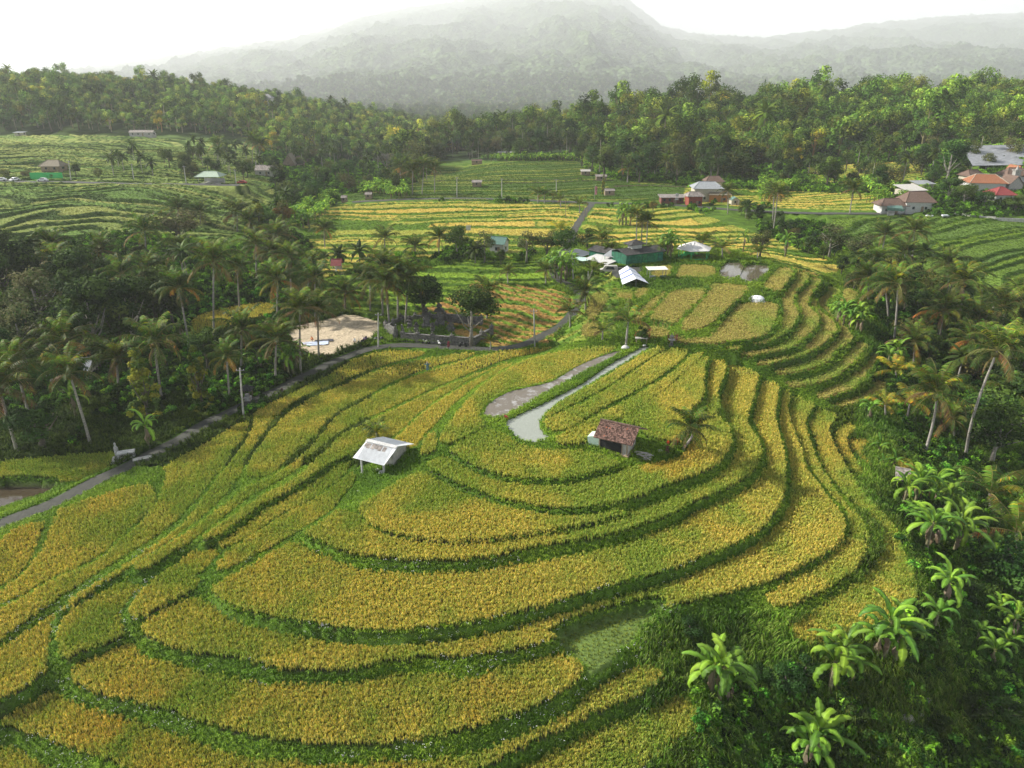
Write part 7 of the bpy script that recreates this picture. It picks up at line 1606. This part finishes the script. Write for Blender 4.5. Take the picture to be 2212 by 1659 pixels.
for i, (b_, t_, lb) in enumerate((((987, 426), (987, 382), 'leftmost of the tall pale poles by the main road'), ((1084, 429), (1084, 385), 'middle pale pole by the main road with lamp bracket'), ((1202, 417), (1201.6, 387), 'wooden pole in the dark ploughed strip'), ((847, 412), (847, 384), 'pale pole in front of the banana grove, left of a pair'), ((853, 412), (853, 385), 'pale pole in front of the banana grove, right of a pair'), ((1536, 392), (1536, 360), 'grey pole rising behind the restaurant house'))): pole(b_, t_, lb, 'poles by the main road', .2)
for b_, t_, lb in (((153, 388), (148, 347), 'leaning white pole right of the thatched hut'), ((289, 388), (284, 353), 'white pole left of the middle of the valley road'), ((402, 396), (397, 358), 'white pole left of the open roadside pavilion'), ((510, 397), (507, 366), 'pole beside the small red car')): pole(b_, t_, lb, 'poles on the valley road', .22)
for px, py, tx, ty, lb in ((1222, 470, 1222, 428, 'thin dark pole left of the side road junction'), (1248, 520, 1247, 490, 'thin pole at the left of the side road'), (1262, 478, 1262, 440, 'thin pole right of the side road'), (1268, 470, 1268, 435, 'thin pole at the top of the side road')): pole((px, py), (tx, ty), lb, 'thin poles by the side road', .1, False, WOOD)
def wire(p, q, sag, label):
    mb = MB(); pts = [p.lerp(q, i / 14) - Vector((0, 0, sag * 4 * (i / 14) * (1 - i / 14))) for i in range(15)]; o = mb.tube([v - p for v in pts], .018, 4).build('power_line', BLACK, loc=p); tag(o, label, 'wire')
wire(tops[0], tops[1], 2.2, 'power line sagging between the first two lane poles'); wire(tops[1], tops[2], 2.6, 'power line running past the temple court trees'); wire(tops[2], tops[3], 1.8, 'power line climbing from the lane bend to the yard')
# red banner, flags, small sign
f = hit(1284, 432); r_ = empty('banner', f); mb = MB(); mb.tube([(0, 0, -.3), (0, 0, 6), (.4, 0, 6.6)], .05, 5); mb.build('pole', WHITE, r_); mb = MB(); mb.add([(.06, 0, 2.2), (1.0, .1, 2.3), (1.1, .15, 5.6), (.06, 0, 6.0)], [(0, 1, 2, 3)]); mb.build('cloth', S((.6, .25, .28), noise=.5, scale=1.0), r_); tag(r_, 'tall red and white banner at the side road junction', 'banner')
f = hit(1012, 505); r_ = empty('notice_board', f); mb = MB(); mb.tube([(0, 0, -.2), (0, 0, 1.6)], .05, 5); mb.build('post', WOOD, r_); boxpart('board', -.8, .8, -.05, .03, 1.2, 2.9, WHITE, r_); tag(r_, 'small blank white board standing in the golden paddies', 'sign')
f = hit(1461, 441); r_ = empty('round_sign', f); mb = MB(); mb.tube([(0, 0, -.2), (0, 0, 4.4)], .05, 5); mb.build('post', GREY, r_); mb = MB(); mb.lathe([(.75, -.05), (.75, .05)], 16, M=Matrix.Translation((0, -.1, 3.8)) @ Matrix.Rotation(R(90), 4, 'X')); mb.build('disc', WHITE, r_); boxpart('panel', -.7, .7, -.14, -.06, 1.7, 2.7, WHITE, r_); tag(r_, 'white disc and white panel sign before the dark stalls', 'sign')
for px, py, lb in ((2007, 470, 'white machine like bundle at the left on the green field edge'), (2041, 470, 'white machine like bundle at the right on the green field edge')):
    f = hit(px, py); r_ = empty('field_cart', f); boxpart('tray', -1.2, 1.2, -.6, .6, .4, .9, S((.62, .64, .68), noise=.2), r_, .08); [boxpart('leg', x - .05, x + .05, -.3, .3, -.3, .4, GREY, r_) for x in (-.8, .8)]; tag(r_, lb, 'cart')
# low stone edging wall of the green field at the right
pts_ = [hit(*p) for p in ((2058, 463), (2100, 468), (2150, 474), (2212, 481), (2260, 486))]; mb = MB(); o_ = pts_[0].copy()
for p, q in zip(pts_[:-1], pts_[1:]): u = q - p; Mt = Matrix.Translation(p - o_) @ Matrix.Rotation(math.atan2(u.y, u.x), 4, 'Z'); mb.box(0, Vector((u.x, u.y, 0)).length + .05, -.2, .2, -1.5, .55, M=Mt)
tag(mb.build('low_wall', CONC, loc=o_), 'pale low wall curving along the upper edge of the right green field', 'wall')

# ------------------------------------------------------------------ stones and bare earth on the ravine slope
def rock(px, py, s, label):
    f = hit(px, py); bm = bmesh.new(); bmesh.ops.create_icosphere(bm, subdivisions=2, radius=s); rr = random.Random(px)
    ax = Vector((rr.uniform(.7, 1.3), rr.uniform(.6, 1), rr.uniform(.6, 1.1)))
    for v in bm.verts: v.co = Vector((v.co.x * ax.x, v.co.y * ax.y, v.co.z * ax.z)) * (1 + .22 * (vnoise(np.array([v.co.x * 2 / s + px]), np.array([v.co.y * 2 / s + v.co.z / s]))[0] - .5) * 2)
    me = bpy.data.meshes.new('rock'); bm.to_mesh(me); bm.free(); me.materials.append(S((.30, .27, .24), noise=.35, scale=2.0, bump=.05)); o = bpy.data.objects.new('rock', me); COL.objects.link(o); o.location = f + Vector((0, 0, s * .35)); tag(o, label, 'rock', 'pale stones on the ravine slope')
for px, py, s, lb in ((1955, 1562, .75, 'largest pale pointed stone on the bare earth'), (1998, 1521, .7, 'broad pale stone above the bare earth patch'), (1982, 1546, .5, 'middle sized stone right of the pointed one'), (1916, 1605, .45, 'small stone low on the bare earth'), (1921, 1561, .3, 'little stone left of the pointed one'), (1951, 1584, .28, 'little stone just below the pointed one'), (1630, 1656, .7, 'rounded stone at the bottom edge of the picture'), (2165, 1630, .8, 'dark stone low in the right corner')): rock(px, py, s, lb)
# small bright bushes on the slope
for i, (px, py, h, lb) in enumerate(((1487, 1378, 2.2, 'fresh green bush at the end of the curved bank'), (1690, 1500, 3.0, 'big leaved dark bush between the front bananas'), (1735, 1475, 2.6, 'fresh green bush right of the dark big leaved one'), (2085, 1290, 2.4, 'bright bush behind the paired bananas'), (2090, 1555, 2.8, 'spreading green bush low at the right'), (1640, 1480, 2.0, 'fern like bush right of the first banana clump'), (2025, 1590, 2.2, 'green creeper mound right of the bare earth'), (2170, 1560, 2.6, 'dark mound of bushes at the lower right edge'), (1840, 1560, 2.0, 'grassy bush left of the bare earth'))): tag(place_tree(px, py, 'round', h, 1.25, name='bush'), lb, 'bush')
# ------------------------------------------------------------------ hedges and rough growth between the farther fields
bld = [(o.location.x, o.location.y, 8.5) for o in bpy.data.objects if o.parent is None and o.get('category') in ('house', 'hut', 'building', 'pavilion', 'car', 'canopy', 'greenhouse', 'temple', 'tent')]
x, y = jgrid(-420, 500, 190, 520, 2.6, 51); z = base(x, y); zi_, f_, kq, tq, _ = zone_fields(x, y, z)
xi = ((x - bx[0]) / bS + .5).astype(int).clip(0, len(bx) - 1); yi = ((y - by[0]) / bS + .5).astype(int).clip(0, len(by) - 1)
px, py = proj(x, y, z); n_ = fbm(x / 16 + 4, y / 16 + 77, 3); ia, ja = cellA(x, y); inside = (x > AX0 + 1) & (x < AX1 - 1) & (y > AY0 + 1) & (y < AY1 - 1)
ok = (zi_ < 0) & ~np.isin(kB[xi, yi], ['r', 'g', 'y', 'w', 'a']) & ~(inside & (_kk[ia, ja] != ' ')) & (n_ > np.where(py < 470, .40, .52))
for dx_, dy_ in ((3, 0), (-3, 0), (0, 4), (0, -4)): ok &= kB[(xi + dx_).clip(0, len(bx) - 1), (yi + dy_).clip(0, len(by) - 1)] != 'r'
for a, b, r_ in bld: ok &= ((x - a) ** 2 + (y - b - 2) ** 2 > r_ ** 2)
def hedge_tone(x, y, g):
    n = fbm(x / 12 + 3, y / 12, 3)[:, None]; return (np.array([.7, .8, .7]) * (1 - n) + np.array([2.2, 1.9, 1.2]) * n) * g.uniform(.55, 1.5, (len(x), 1))
emit('hedge_bushes', x[ok], y[ok], 'rough bushes and hedges between the farther fields', P_BUSH, 1.25, hedge_tone, 6)
# banana thickets seen only as a mass
P_BANA = bpy.data.collections.new('banana_thicket'); random.seed(31)
for i in range(3):
    mb = MB()
    for k in range(9): banana_leaf(mb, (0, 0, 2.2), k * 2.4 + random.random(), R(random.uniform(15, 80)), 2.4, .6, random.choice(BL))
    mb.tube([(0, 0, -.5), (0, 0, 2.2)], [.16, .1], 5, (.12, .12, .05)); P_BANA.objects.link(bpy.data.objects.new('banana_thicket_' + chr(97 + i), mb.mesh('banana_thicket', M_FLEAF)))
BZ = [[(1640, 440), (1760, 395), (1900, 420), (1900, 395), (1760, 405), (1640, 400)], [(1860, 440), (1960, 405), (2060, 400), (1960, 440)], [(1820, 335), (1990, 330), (2212, 300), (2212, 330), (2060, 345)], [(950, 350), (1240, 348), (1300, 380), (1300, 372), (1240, 343), (950, 343)], [(770, 428), (880, 432), (880, 405), (800, 400)], [(640, 500), (700, 470), (730, 430), (700, 425), (630, 470)], [(1190, 600), (1235, 610), (1230, 575), (1190, 570)]]
x, y = jgrid(-420, 500, 150, 520, 3.0, 52); z = base(x, y); px, py = proj(x, y, z); m = np.zeros(x.shape, bool)
for pl in BZ: m |= inpoly(px, py, pl)
for a, b, r_ in bld: m &= ((x - a) ** 2 + (y - b - 2) ** 2 > r_ ** 2)
emit('banana_thicket', x[m], y[m], 'pale banana thickets along the wood edges and slopes', P_BANA, 1.15, lambda x, y, g: g.uniform(.7, 1.7, (len(x), 1)) * np.array([1.1, 1, 1.1]), 3)
zlow = min(float(mz.min()), float(gz.min()), float(hzl.min())) - 1.0
haze = tag(box_obj('haze', float(MX.min()) - 5, float(MX.max()) + 5, -60, float(MY.max()) + 5, zlow, float(mz.max()) + 12, hm), kind='stuff', label='pale haze in the valley air before the mountain')
